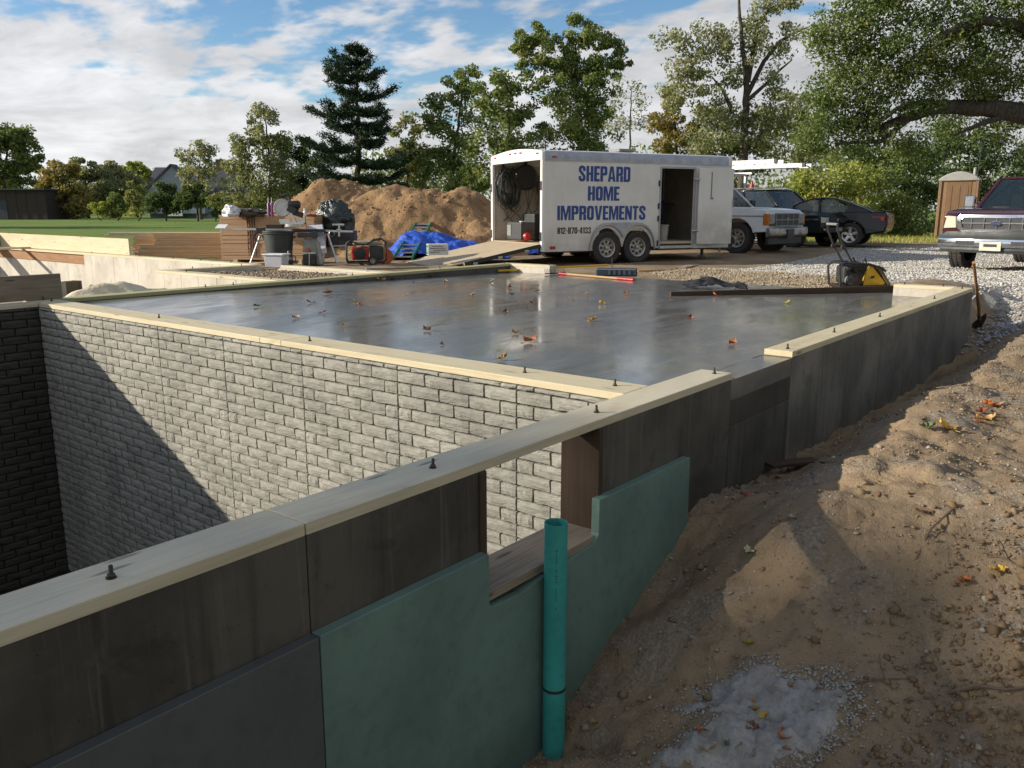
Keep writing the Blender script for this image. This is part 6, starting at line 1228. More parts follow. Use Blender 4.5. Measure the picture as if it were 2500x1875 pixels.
# ================================================================== TREES
bark = NT('bark'); _v = bark.map((6, 6, 1.2)); _n = bark.noise(_v, 3, 6, .65); bark.set(col=bark.mix(bark.rng(_n, .35, .65), (0.10, 0.085, 0.065), (0.045, 0.038, 0.03)), rough=.9, spec=.2); bark.bump(_n, .8, .05)
def G4(a, b, c, d): return [(0.0, a), (0.4, b), (0.75, c), (1.0, d)]
LM = {
 'oak': leafmat('oak_leaves', G4((0.087, 0.134, 0.040), (0.150, 0.202, 0.055), (0.214, 0.256, 0.076), (0.401, 0.336, 0.115))),
 'olive': leafmat('olive_leaves', G4((0.150, 0.179, 0.064), (0.237, 0.256, 0.088), (0.352, 0.325, 0.115), (0.552, 0.426, 0.153))),
 'green': leafmat('green_leaves', G4((0.113, 0.167, 0.052), (0.188, 0.235, 0.076), (0.264, 0.301, 0.102), (0.377, 0.368, 0.140))),
 'silver': leafmat('silvery_leaves', G4((0.164, 0.190, 0.088), (0.264, 0.280, 0.128), (0.401, 0.402, 0.217), (0.652, 0.604, 0.408))),
 'yellow': leafmat('turning_leaves', G4((0.168, 0.168, 0.050), (0.269, 0.235, 0.073), (0.370, 0.280, 0.090), (0.426, 0.269, 0.101))),
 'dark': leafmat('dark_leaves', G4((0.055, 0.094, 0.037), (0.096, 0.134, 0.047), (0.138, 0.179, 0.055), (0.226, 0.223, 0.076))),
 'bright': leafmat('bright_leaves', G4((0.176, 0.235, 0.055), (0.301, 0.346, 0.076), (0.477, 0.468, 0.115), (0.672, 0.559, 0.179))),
 'pine': leafmat('pine_needles', G4((0.020, 0.043, 0.022), (0.031, 0.057, 0.030), (0.045, 0.075, 0.035), (0.069, 0.090, 0.040)), .12),
}
def leaves(C, per, rad, size, seed, flat=.7, droop=0.0, aspect=.55):
    """leaf-sized diamonds scattered round the clump centres C (n,3)"""
    r = np.random.default_rng(seed); n = len(C)*per; c = np.repeat(C, per, 0); rr = np.repeat(rad, per) if np.ndim(rad) else rad
    off = r.normal(0, 1, (n, 3)); off *= (np.asarray(rr)*r.random(n)**.33/np.linalg.norm(off, axis=1))[:, None]; off[:, 2] *= flat; off[:, 2] -= droop*np.hypot(off[:, 0], off[:, 1]); p = c + off
    a = r.normal(0, 1, (n, 3)); a[:, 2] -= .25; a /= np.linalg.norm(a, axis=1)[:, None]; b = np.cross(a, r.normal(0, 1, (n, 3)) + np.array([0, 0, .6])); b /= np.linalg.norm(b, axis=1)[:, None] + 1e-9
    s = size*.56*r.uniform(.55, 1.35, n)[:, None]; A = a*s; B = b*s*aspect
    V = np.stack([p - A, p + B*.9 - A*.1, p + A, p - B*.9 - A*.1], 1).reshape(-1, 3); F = np.arange(n*4).reshape(-1, 4)
    rnd = np.clip(np.repeat(r.normal(.42, .16, len(C)), per) + r.normal(0, .17, n), 0, 1); return V, F, rnd
def limbs(parent, base, trunk, C, r0, seed, tip=.012, name='trunk'):
    """trunk polyline plus a branch to every clump centre, grown from the nearest older branch point"""
    r = np.random.default_rng(seed); mb = MB(); b = np.array(base)
    T = [np.array(p, float) for p in trunk]; P = []; Rr = []
    seg = 5
    for i in range(len(T)-1):
        for j in range(seg): f = j/seg; P.append(T[i]*(1-f) + T[i+1]*f + r.normal(0, .015*np.linalg.norm(T[i+1]-T[i]), 3)*(j > 0))
    P.append(T[-1]); k = len(P); Rr = [max(tip*1.5, r0*(1 - .82*(i/(k-1))**.8)) for i in range(k)]; Rr[0] *= 1.35
    mb.tube([Vector(p-b) for p in P], Rr, 8)
    nodes = np.array(P[int(k*.25):]); nr = np.array(Rr[int(k*.25):])
    order = np.argsort([np.min(np.linalg.norm(nodes - c, axis=1)) for c in C])
    N = list(nodes); NR = list(nr)
    for i in order:
        c = C[i]; A = np.array(N); d = np.linalg.norm(A - c, axis=1) + .9*np.maximum(0, A[:, 2] - c[2]) ; j = int(np.argmin(d)); p = A[j]; dist = np.linalg.norm(c-p)
        rb = max(tip, min(NR[j]*.72, .012 + .02*dist)); m1 = p*.66 + c*.34 + np.array([0, 0, -.04*dist]) + r.normal(0, .05*dist, 3); m2 = p*.33 + c*.67 + r.normal(0, .06*dist, 3) + np.array([0, 0, .03*dist])
        mb.tube([Vector(q-b) for q in (p, m1, m2, c)], [rb, rb*.8, rb*.6, tip*.6], 5, cap=False); N += [m1, m2, c]; NR += [rb*.8, rb*.6, tip]
    return mb.build(name, bark.m, parent, smooth=60)
def crown(parent, V, F, rnd, m, base, name='crown'): return link(name, npmesh(name, V - np.array(base), F, m, {'rnd': ('FACE', rnd)}), parent)
def tree(name, label, D, bx, by, lobes, leaf, seed, dens=1.0, size=.2, per=46, r0=.22, top=None, lean=0, crad=.0, depth=.8, cat='tree', group=None, trunk=None, flat=.7, bare=0, droop=0.0):
    r = np.random.default_rng(seed); b = PD(bx, by, D); b.z = G(b.x, b.y) - .1; t = thing(name, label, cat, b, 0, group); C = []; RD = []; mpp = D/2085.0
    for (x, y, rx, ry, *dd) in lobes:
        c = np.array(PD(x, y, D + (dd[0] if dd else 0))); ax, az = rx*mpp, ry*mpp; ad = depth*(ax+az)/2; n = max(4, int(dens*11*(ax*az)**.72 + 2)); q = r.normal(0, 1, (n, 3)); q /= np.linalg.norm(q, axis=1)[:, None]; q *= (r.uniform(.25, 1, n)**.45)[:, None]
        off = q[:, :1]*ax*np.array([RV[0], RV[1], 0]) + q[:, 1:2]*ad*np.array([HV[0], HV[1], 0]) + q[:, 2:]*az*np.array([0, 0, 1]); C.append(c + off); RD.append(np.full(n, crad or np.clip(.30*math.sqrt(ax*az)+.12, .25, 1.1))*r.uniform(.65, 1.3, n))
    C = np.concatenate(C); RD = np.concatenate(RD); C[:, 2] = np.maximum(C[:, 2], b.z + .25)
    if trunk is None:
        tx, ty = top if top else (np.mean([l[0] for l in lobes]), min(l[1] for l in lobes)+15); tp = PD(tx, ty, D); mid = (b + tp)/2 + Vector((r.normal(0, .25), r.normal(0, .25), 0)); tr = [b, b*.6 + mid*.4, mid, mid*.4 + tp*.6, tp]
    else: tr = [b] + [PD(x, y, D+d) for x, y, d in trunk]
    limbs(t, b, tr, C, r0, seed+1, tip=.010*max(1, D/45))
    keep = C[r.random(len(C)) >= bare]; kr = RD[r.random(len(C)) >= bare] if bare else RD
    if bare: m_ = r.random(len(C)) >= bare; keep, kr = C[m_], RD[m_]
    V, F, rnd = leaves(keep, int(per*2.5), kr*1.2, size, seed+2, flat, droop); crown(t, V, F, rnd, LM[leaf], b); return t
def pine():
    D = 56; b = PD(878, 520, D); b.z = G(b.x, b.y) - .1; t = thing('pine_tree', 'tall dark pine tree with layered branches behind the dirt mounds', 'pine tree', b); r = np.random.default_rng(3); tp = PD(868, 112, D); H = tp.z - b.z; mb = MB(); k = 14
    pts = [b.lerp(tp, i/k) + Vector((r.normal(0, .05), r.normal(0, .05), 0)) for i in range(k+1)]; mb.tube([p-b for p in pts], [.24*(1-.9*i/k)+.02 for i in range(k+1)], 8)
    C = []; DR = []
    # branch tiers: height px, reach px to left and right
    tiers = [(116, 32, 36), (146, 62, 42), (182, 100, 66), (222, 74, 88), (258, 130, 74), (298, 94, 106), (340, 142, 92), (380, 118, 144), (424, 136, 112), (462, 124, 142), (498, 112, 122)]
    for (py, lf, rt) in tiers:
        z = PD(870, py+14, D).z - b.z
        for j in range(7):
            a = 2*math.pi*(j + r.uniform(-.3, .3))/7 + py; cR, cD = math.cos(a), math.sin(a); L = (rt if cR > 0 else lf)*D/2085*(.82 + .18*abs(cR))*r.uniform(.6, 1.12); dr = Vector((RV[0]*cR + HV[0]*cD, RV[1]*cR + HV[1]*cD, 0)); base = (tp-b)*(z/H) + Vector((0, 0, r.uniform(-.22, .2)))
            up = (.42 if py < 230 else .16)*r.uniform(.6, 1.4); Q = [base + dr*(L*f) + Vector((0, 0, L*(-.10*math.sin(math.pi*f) + up*f*f))) for f in (0, .3, .6, .85, 1)]; mb.tube(Q, [.06, .045, .03, .018, .008], 5, cap=False)
            n = max(4, int(L*5.0))
            for q in range(n):
                f = .22 + .80*q/n; i = min(3, int(f/.3)) if f < .9 else 3; p = base + dr*(L*f) + Vector((0, 0, L*(-.10*math.sin(math.pi*f) + up*f*f) + .05)); sw = L*.22*(1.15-f); lat = Vector((-dr.y, dr.x, 0))
                for _ in range(3): C.append(np.array(b + p + lat*r.normal(0, sw+.06))); DR.append(np.array(dr + Vector((0, 0, .45))))
    mb.build('trunk', bark.m, t, smooth=60); C = np.array(C); DR = np.array(DR); per = 30; n = len(C)*per; c = np.repeat(C, per, 0) + r.normal(0, .15, (n, 3))*np.array([1, 1, .55]); d = np.repeat(DR, per, 0)*.9 + r.normal(0, .55, (n, 3)); d /= np.linalg.norm(d, axis=1)[:, None]
    w = np.cross(d, r.normal(0, 1, (n, 3))); w /= np.linalg.norm(w, axis=1)[:, None]; s = r.uniform(.13, .26, n)[:, None]; V = np.stack([c, c + d*s*.5 + w*.030, c + d*s, c + d*s*.5 - w*.030], 1).reshape(-1, 3)
    rnd = np.clip(np.repeat(r.normal(.4, .18, len(C)), per) + r.normal(0, .15, n), 0, 1); crown(t, V, np.arange(n*4).reshape(-1, 4), rnd, LM['pine'], b)
pine()
def trees():
    BE = 'trees along the far side of the lawn'; RW = 'trees behind the trailer'
    tree('shade_tree', 'dark feathery tree at the far left edge behind the brown shed', 106, 5, 518, [(35, 330, 42, 30), (70, 375, 32, 38), (10, 385, 60, 50), (-50, 350, 60, 60), (60, 425, 40, 30), (-10, 440, 60, 30)], 'green', 21, .7, .36, 50, .35, group=BE)
    tree('belt_tree', 'yellowish leaning tree just right of the brown shed', 96, 150, 522, [(150, 422, 40.5, 24.6), (135, 462, 45, 41), (175, 492, 54, 36.9), (120, 505, 40.5, 24.6)], 'yellow', 22, .8, .34, 50, group=BE)
    tree('belt_tree', 'pale olive tree with rounded top left of the distant house', 104, 215, 522, [(195, 417, 37.8, 26.24), (230, 447, 45, 36.9), (205, 492, 49.5, 36.9)], 'silver', 23, .8, .36, 50, group=BE)  # silvery leaves pale the far belt trees in place of haze
    tree('belt_tree', 'grey green tree in the middle of the far tree belt', 110, 280, 522, [(265, 422, 34.2, 24.6), (290, 452, 49.5, 41), (260, 497, 45, 32.8)], 'silver', 24, .8, .38, 50, group=BE)
    tree('belt_tree', 'bright green rounded tree touching the house roof on the left', 118, 335, 522, [(320, 417, 36, 18.04), (345, 442, 45, 32.8), (330, 492, 45, 36.9)], 'bright', 25, .8, .38, 46, group=BE)
    tree('belt_tree', 'low yellow green tree behind the house roof ridge', 135, 400, 520, [(395, 427, 36, 11.48), (375, 447, 36, 20.5)], 'silver', 26, .8, .4, 46, group=BE)
    tree('lawn_tree', 'small yellow shrub standing on the lawn before the tree belt', 84, 248, 526, [(250, 505, 23.4, 16.4), (243, 504, 12.6, 9.84)], 'bright', 27, 1.0, .24, 50, .06, group='small trees on the lawn')
    tree('lawn_tree', 'small olive tree with thin trunk on the lawn left of the house', 84, 285, 526, [(285, 492, 19.8, 18.04), (290, 505, 18, 14.76)], 'green', 28, 1.0, .24, 50, .08, group='small trees on the lawn')
    tree('lawn_tree', 'slim tree with split pale trunk before the white house wall', 82, 335, 526, [(330, 472, 25.2, 24.6), (345, 502, 21.6, 16.4)], 'olive', 29, 1.0, .24, 44, .08, group='small trees on the lawn')
    tree('lawn_tree', 'dense dark green tree before the house gable', 80, 405, 527, [(400, 477, 34.2, 24.6), (395, 505, 37.8, 22.96), (420, 497, 27, 24.6)], 'dark', 30, 1.0, .24, 60, .12, group='small trees on the lawn')
    tree('lawn_tree', 'small round topped tree with bare dark trunk before the house', 78, 482, 528, [(470, 472, 37.8, 20.5), (490, 492, 30.6, 18.04), (450, 492, 27, 16.4)], 'dark', 31, 1.0, .24, 56, .13, top=(478, 455), group='small trees on the lawn')
    tree('lawn_tree', 'dark evergreen bush at the right corner of the house', 78, 525, 528, [(525, 505, 16.2, 24.6), (522, 492, 10.8, 16.4)], 'dark', 32, 1.2, .22, 60, .08, cat='bush', group='small trees on the lawn')
    tree('airy_tree', 'airy tree with sparse grey leaves rising over the house', 92, 490, 522, [(485, 365, 38, 22), (455, 385, 30, 22), (515, 385, 28, 24), (485, 410, 45, 25), (470, 440, 40, 30), (520, 440, 40, 35)], 'silver', 33, .55, .28, 22, .2, group=BE)
    tree('slender_tree', 'tall slender silvery tree left of the pine', 58, 655, 520, [(640, 290, 48, 28), (660, 325, 42, 30), (600, 335, 38, 25), (620, 375, 58, 40), (675, 375, 38, 40), (580, 410, 35, 35), (650, 430, 60, 45), (600, 460, 50, 35), (690, 450, 40, 50)], 'silver', 34, .72, .20, 40, .17, top=(648, 285), group=RW)
    tree('drooping_tree', 'dark drooping willow like tree beside the pine', 62, 745, 520, [(720, 360, 50, 25), (770, 370, 40, 30), (700, 410, 45, 50), (760, 430, 50, 45), (720, 470, 50, 35)], 'dark', 35, .9, .20, 50, .2, group=RW, droop=.5)
    tree('thicket', 'low grey brown thicket behind the plywood stack', 66, 610, 522, [(560, 490, 45, 25), (620, 490, 50, 25), (680, 480, 50, 30), (590, 505, 60, 16)], 'olive', 36, .9, .2, 44, .08, cat='bush', group=RW)
    tree('thicket', 'shaded dark thicket beneath the pine', 60, 900, 520, [(790, 470, 60, 30), (860, 490, 60, 25), (950, 480, 50, 30)], 'dark', 361, .9, .2, 50, .08, cat='bush', group=RW)
    tree('wood_tree', 'brownish half bare tree just right of the pine', 60, 1000, 515, [(1000, 330, 40, 45), (985, 380, 45, 40), (1020, 410, 50, 40), (1000, 450, 55, 40)], 'olive', 37, .75, .22, 38, .2, group=RW)
    tree('wood_tree', 'olive tree with twiggy pointed top between pine and trailer', 57, 1095, 515, [(1140, 185, 30, 22), (1110, 225, 42, 35), (1060, 275, 40, 35), (1150, 260, 50, 45), (1100, 310, 60, 45), (1050, 350, 55, 45), (1130, 380, 65, 50), (1070, 430, 70, 45)], 'green', 38, .72, .21, 42, .22, top=(1135, 185), group=RW)
    tree('wood_tree', 'bushy green tree standing just behind the trailer rear', 54, 1250, 515, [(1230, 200, 42, 30), (1200, 250, 50, 45), (1270, 250, 55, 45), (1240, 310, 70, 50), (1200, 370, 70, 45), (1270, 370, 60, 45), (1180, 430, 70, 40), (1140, 460, 50, 35)], 'green', 39, .72, .21, 44, .22, top=(1240, 195), group=RW)
    tree('wood_tree', 'tallest leafy tree with several rounded crowns above the trailer', 56, 1420, 500, [(1300, 85, 36, 28), (1330, 110, 40, 40), (1290, 150, 38, 40), (1265, 140, 26, 22), (1410, 70, 42, 30), (1460, 90, 45, 35), (1430, 130, 60, 45), (1370, 150, 40, 45), (1490, 130, 28, 35), (1530, 158, 24, 12), (1350, 205, 60, 45), (1440, 205, 60, 50), (1480, 190, 35, 40), (1400, 260, 70, 50), (1460, 270, 45, 45), (1370, 310, 70, 45), (1440, 330, 70, 40), (1400, 400, 90, 50)], 'green', 40, .78, .21, 46, .30, group=RW, trunk=[(1418, 420, 0), (1416, 300, 0), (1410, 200, 0), (1405, 110, 0)])
    tree('sapling', 'thin almost bare sapling above the trailer roof', 44, 1517, 480, [(1535, 205, 34, 18), (1560, 235, 28, 22), (1515, 245, 26, 20), (1540, 280, 36, 22), (1520, 310, 34, 20), (1560, 300, 25, 20)], 'silver', 41, 1.3, .13, 15, .10, top=(1540, 210), bare=.35, crad=.35, group=RW)
    tree('broken_tree', 'tall broken tree with bare limbs and sparse pale leaves', 43, 1812, 470, [(1640, 95, 45, 22), (1690, 130, 45, 28), (1660, 170, 40, 28), (1730, 75, 32, 20), (1770, 95, 28, 22), (1840, 45, 26, 30), (1880, 20, 34, 22), (1910, 5, 40, 14), (1850, 95, 28, 35), (1830, 140, 25, 40), (1760, 130, 26, 24), (1900, 120, 20, 30), (1925, 75, 18, 26), (1700, 200, 50, 35), (1780, 190, 28, 35), (1880, 190, 24, 22), (1900, 225, 22, 24), (1740, 260, 50, 45), (1660, 235, 45, 35), (1860, 285, 45, 40), (1910, 270, 35, 40), (1800, 310, 60, 40), (1900, 340, 60, 45), (1740, 340, 60, 45)], 'silver', 42, 1.0, .16, 30, .26, crad=.42, group=RW,
         trunk=[(1816, 380, 0), (1820, 280, 0), (1822, 200, 0), (1812, 110, 0), (1806, 40, 0), (1803, -30, 0)])
    # bare limbs of the broken tree
    t = [o for o in bpy.data.objects if o.name.startswith('broken_tree')][0]; b = t.location; 
    for pts, r0 in ((((1825, 245), (1870, 205), (1905, 170), (1934, 146)), .10), (((1820, 240), (1865, 150), (1905, 100), (1945, 78), (1978, 64)), .12), (((1826, 200), (1840, 120), (1850, 60), (1880, 20), (1925, 2), (1970, -4)), .13), (((1790, 275), (1765, 220), (1740, 190)), .12)):
        MB().tube([PD(x, y, 43 + i*.2) - b for i, (x, y) in enumerate(pts)], [r0*(1-.8*i/(len(pts)-1)) + .008 for i in range(len(pts))], 7).build('bare_limb', bark.m, t, smooth=50)
    tree('wood_tree', 'reddish yellow tree at the left foot of the broken tree', 46, 1660, 480, [(1635, 245, 32, 28), (1620, 290, 40, 35), (1660, 320, 50, 40), (1620, 350, 40, 35), (1690, 370, 50, 40)], 'yellow', 43, .9, .17, 44, .14, group=RW)
    tree('wood_tree', 'green leafy tree standing in front of the broken trunk', 45, 1770, 480, [(1740, 290, 50, 40), (1800, 330, 60, 45), (1740, 370, 60, 45), (1850, 380, 55, 45), (1790, 430, 80, 40), (1890, 300, 45, 40)], 'olive', 44, .85, .17, 46, .16, group=RW)
    tree('wood_tree', 'pale thin tree between the broken tree and the oak', 48, 1965, 480, [(1950, 250, 35, 40), (1975, 310, 40, 45), (1950, 370, 45, 45), (1990, 400, 50, 45)], 'silver', 45, .7, .19, 40, .14, group=RW)
    # the big oak
    tree('oak_tree', 'huge spreading oak filling the upper right corner', 25, 2760, 600, [(1995, 85, 30, 22), (2020, 120, 40, 28), (2060, 40, 50, 40), (2090, 90, 60, 45), (2150, 30, 70, 45), (2150, 110, 70, 50), (2240, 30, 80, 50), (2250, 110, 80, 55), (2350, 40, 90, 60), (2450, 50, 90, 60), (2350, 130, 80, 55), (2450, 140, 80, 60), (2080, 170, 60, 40), (2050, 215, 60, 40), (2010, 240, 40, 40), (2000, 290, 45, 35), (2130, 190, 65, 45), (2220, 190, 75, 45), (2320, 195, 75, 40), (2440, 210, 80, 45), (2080, 260, 70, 40), (2160, 270, 70, 40), (2060, 320, 60, 35), (2140, 335, 60, 30), (2240, 255, 60, 30), (2330, 300, 60, 28, 2), (2440, 300, 70, 35, 2), (1985, 340, 40, 30), (2210, 350, 50, 25, 1), (2560, 60, 90, 80), (2560, 200, 90, 80), (2300, -40, 200, 40), (2500, -60, 180, 50), (2150, -40, 90, 40)],
         'oak', 46, 1.35, .095, 66, .5, crad=.42, depth=1.0, trunk=[(2720, 420, 0), (2640, 320, 0), (2520, 280, 0), (2400, 262, 0), (2300, 262, 0), (2220, 285, 0), (2130, 320, 0)])
    t = [o for o in bpy.data.objects if o.name.startswith('oak_tree')][0]; b = t.location
    for pts, r0 in ((((2700, 300), (2600, 180), (2490, 60), (2400, 50), (2300, 85)), .26), (((2330, 255), (2250, 250), (2190, 265), (2090, 345)), .11), (((2480, 275), (2400, 300), (2330, 330)), .10), (((2230, 282), (2150, 345), (2040, 350)), .09), (((2650, 330), (2560, 100), (2480, -40)), .24)):
        MB().tube([PD(x, y, 25 - i*.15) - b for i, (x, y) in enumerate(pts)], [r0*(1-.75*i/(len(pts)-1)) + .01 for i in range(len(pts))], 8).build('limb', bark.m, t, smooth=50)
    # understory
    US = 'shrubs along the wood edge'
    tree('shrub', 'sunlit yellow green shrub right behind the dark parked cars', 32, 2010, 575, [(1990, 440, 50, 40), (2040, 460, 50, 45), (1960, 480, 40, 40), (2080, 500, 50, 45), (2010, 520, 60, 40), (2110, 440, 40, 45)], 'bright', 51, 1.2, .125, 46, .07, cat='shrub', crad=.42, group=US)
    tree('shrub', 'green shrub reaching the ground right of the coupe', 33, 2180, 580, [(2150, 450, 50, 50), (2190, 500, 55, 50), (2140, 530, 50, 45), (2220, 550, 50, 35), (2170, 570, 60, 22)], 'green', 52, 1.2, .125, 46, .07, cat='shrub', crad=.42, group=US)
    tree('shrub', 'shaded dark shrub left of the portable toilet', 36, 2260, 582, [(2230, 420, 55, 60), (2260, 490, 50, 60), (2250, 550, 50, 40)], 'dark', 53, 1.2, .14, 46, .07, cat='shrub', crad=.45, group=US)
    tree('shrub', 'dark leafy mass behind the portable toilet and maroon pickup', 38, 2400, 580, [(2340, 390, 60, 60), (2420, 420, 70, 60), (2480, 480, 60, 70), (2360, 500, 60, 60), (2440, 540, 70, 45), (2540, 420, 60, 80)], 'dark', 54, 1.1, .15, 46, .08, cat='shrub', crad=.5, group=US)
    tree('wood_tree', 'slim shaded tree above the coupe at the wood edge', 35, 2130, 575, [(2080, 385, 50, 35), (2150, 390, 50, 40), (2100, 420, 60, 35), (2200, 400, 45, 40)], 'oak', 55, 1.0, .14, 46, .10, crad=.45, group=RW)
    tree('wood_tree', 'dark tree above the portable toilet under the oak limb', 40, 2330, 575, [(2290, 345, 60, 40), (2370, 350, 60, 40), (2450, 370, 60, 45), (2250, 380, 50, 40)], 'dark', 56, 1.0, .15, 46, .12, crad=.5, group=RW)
    # trees outside the frame, whose shade and reflection reach the place
    tree('shade_tree', 'tree standing left of the frame that shades the lawn', 50, -830, 545, [(-830, 250, 220, 150), (-700, 330, 150, 110), (-960, 330, 160, 120)], 'green', 61, .5, .4, 50, .4, group=BE)
trees()
def behind():
    r = np.random.default_rng(70); x, y = -26.1, 30.0; z = -.2; t = thing('shade_tree', 'tall tree left of the frame whose shade falls on the near sill plate', 'tree', (x, y, z), 0, 'trees outside the frame'); n = 420; yy = r.uniform(27.5, 32.5, n); C = np.stack([r.uniform(-4.6, 4.35, n) - .9*yy, yy, r.uniform(-4.6, -.78, n) + .52*yy], 1)  # unseen tree; crown laid out along the sun rays to place its shade
    limbs(t, t.location, [t.location, Vector((x, y, 4)), Vector((x+.3, y, 9)), Vector((x, y, 13.5))], C, .35, 71); V, F, rnd = leaves(C, 22, .6, .30, 72); crown(t, V, F, rnd, LM['oak'], t.location)
    # wood behind the photographer
    k = 0
    for (x, y, h, w, lab) in ((4.5, -13, 11, 4.5, 'broad tree behind the photographer facing the near wall'), (-5, -12, 12, 5, 'tall tree behind the photographer to the left'), (13, -11, 10, 4.5, 'broad tree right of the garage wall outside the frame')):
        k += 1; r = np.random.default_rng(80+k); z = G(x, y); t = thing('shade_tree', lab, 'tree', (x, y, z-.1), 0, 'trees outside the frame'); n = 150; q = r.normal(0, 1, (n, 3)); q /= np.linalg.norm(q, axis=1)[:, None]; q *= (r.random(n)**.33)[:, None]; C = np.array([x, y, z + h*.58]) + q*np.array([w, w, h*.42])
        limbs(t, t.location, [t.location, Vector((x+.2, y, z+h*.3)), Vector((x-.2, y+.2, z+h*.6)), Vector((x, y, z+h*.9))], C, .25, 90+k); V, F, rnd = leaves(C, 60, 1.1, .22, 95+k); crown(t, V, F, rnd, LM['oak'], t.location)
behind()
def farwood():
    r = np.random.default_rng(77); C = []
    for px in np.arange(880, 2620, 7): 
        D = r.uniform(72, 84); top = 420 + 35*math.sin(px*.011) + r.normal(0, 12) + (-25 if px > 1950 else 0)
        for y in np.arange(max(top, 380), 512, 26): C.append(np.array(PD(px + r.normal(0, 8), y + r.normal(0, 8), D)))
    C = np.array(C); V, F, rnd = leaves(C, 14, 1.2, .42, 78); o = link('far_wood', npmesh('far_wood', V, F, LM['green'], {'rnd': ('FACE', rnd)})); tag(o, 'distant green wood closing the view behind the trailer and trees', None, None, 'stuff')
    C = []
    for px in np.arange(-150, 760, 8):
        D = r.uniform(150, 175); top = 455 + 20*math.sin(px*.013) + r.normal(0, 8)
        for y in np.arange(top, 516, 16): C.append(np.array(PD(px + r.normal(0, 8), y + r.normal(0, 5), D)))
    C = np.array(C); V, F, rnd = leaves(C, 12, 2.0, .8, 79); o = link('far_hedge', npmesh('far_hedge', V, F, LM['olive'], {'rnd': ('FACE', rnd)})); tag(o, 'distant olive hedgerow on the horizon beyond the lawn', None, None, 'stuff')
farwood()
def grass_edge():
    r = np.random.default_rng(5); n = 9000; px = r.uniform(1850, 2560, n); D = r.uniform(27, 36, n); R_px = (px-1250)/2085*D
    u = HV[0]*D + RV[0]*R_px; v = HV[1]*D + RV[1]*R_px; z = Gnp(u, v); ok = ~in_poly(u, v, GRAV); u, v, z = u[ok], v[ok], z[ok]; n = len(u); h = r.uniform(.05, .16, n); a = r.uniform(0, 6.28, n); w = .012; ln = r.normal(0, .05, (n, 2))
    V = np.stack([np.stack([u-np.cos(a)*w, v-np.sin(a)*w, z-.01], 1), np.stack([u+np.cos(a)*w, v+np.sin(a)*w, z-.01], 1), np.stack([u+ln[:, 0], v+ln[:, 1], z+h], 1)], 1).reshape(-1, 3)
    o = link('verge_grass', npmesh('verge_grass', V, np.arange(n*3).reshape(-1, 3), LM['bright'], {'rnd': ('FACE', r.random(n))})); tag(o, 'short uncut grass along the edge of the wood', None, None, 'stuff')
grass_edge()
# ================================================================== FAR BUILDINGS
def buildings():
    rf = pm('dark_shingles', (0.055, 0.058, 0.075), (0.04, 0.042, 0.055), .8, 30); wl = pm('pale_siding', (0.27, 0.30, 0.36), (0.23, 0.26, 0.31), .7, 4)
    D = 104; s = Spot(470, 522, -.3, D); s.o.z = G(s.o.x, s.o.y); t = s.thing('farm_house', 'distant house with dark roof and pale grey gable beyond the lawn', 'house', R_(0)); m = D/2085
    zb = 0; e = 3.0; L = 10.3; rz = PD(470, 405, D).z - s.o.z
    MB().box((-L*.5, 0, 0), (L*.5, 7, e)).build('wall', wl, t); MB().prism([(-.4, e-.1), (3.5, rz), (7.4, e-.1)], -L*.5-.4, L*.5+.4, 'x').build('roof', rf, t)
    gx = -1.6; MB().prism([(gx-3.6, e*.2), (gx+3.6, e*.2), (gx+3.6, e), (gx, rz-.1), (gx-3.6, e)], -1.3, .2, 'y').build('gable', wl, t)
    for sx in (-1, 1): MB().bar((gx+sx*4.0, -.7, e-.35), (gx, -.7, rz+.1), 1.7, .18).build('gable_roof', rf, t)
    for x in (-4.2, -2.6, 1.6, 3.4): MB().box((x-.5, -.06 if x > 1 else -.06, 1.0), (x+.5, .0, 2.3)).build('window', MAT['black'], t); MB().box((x-.58, -.09, .9), (x+.58, -.065, 1.0)).build('sill', MAT['white'], t)
    MB().box((gx-.9, -1.36, .3), (gx+.9, -1.301, 2.3)).build('garage_door', MAT['white'], t); MB().obox((2.5, 3.5, rz+.3), (.7, .7, 1.3)).build('chimney', pm('far_brick', (0.25, 0.13, 0.1), None, .9), t)
    D = 92; s = Spot(40, 522, -.3, D); s.o.z = G(s.o.x, s.o.y); t = s.thing('brown_shed', 'long dark brown flat roofed shed at the far left', 'shed'); db = pm('dark_brown_siding', (0.040, 0.028, 0.022), (0.03, 0.021, 0.017), .8, 3, stretch=(8, 8, .5)); h = PD(40, 464, D).z - s.o.z
    MB().box((-6.5, 0, 0), (3.3, 6, h)).build('wall', db, t)
    for i in range(9): MB().box((-6.4+i*1.08, -.03, 0), (-6.32+i*1.08, -.001, h)).build('batten', db, t)
    MB().box((-6.8, -.4, h), (3.5, 6.4, h+.15)).build('roof', rf, t); MB().box((-2, -.05, 0), (-.9, -.031, 2.0)).build('door', rf, t)
buildings()
# ================================================================== FALLEN LEAVES, TWIGS
def leaf_kit():
    kit = []
    for k in range(5):
        r = np.random.default_rng(200+k); n = 18; half = []
        for i in range(n+1):
            f = i/n; w = (.36*math.sin(math.pi*f)**.8)*(1 + .38*math.cos(f*math.pi*(6 if k % 2 else 5)))*(1-.15*k*.3) + .004; half.append((f, w))
        V = []; F = []
        for f, w in half:
            for s in (-1, -.5, 0, .5, 1):
                curl = .30*(abs(s)**1.6)*(.6+.4*math.sin(f*5+k)) + .22*(f-.45)**2*3 + .05*r.normal()*abs(s); V.append((f-.5, s*w*(1-.25*abs(curl)), curl*.75 - .02))
        for i in range(n):
            for j in range(4): a = i*5+j; F.append((a, a+1, a+6, a+5))
        b = MB().add(V, F); b.tube([(-.78, .02, .02), (-.62, 0, .0), (-.48, 0, .0)], [.008, .012, .012], 5)
        kit.append(b)
    return kit
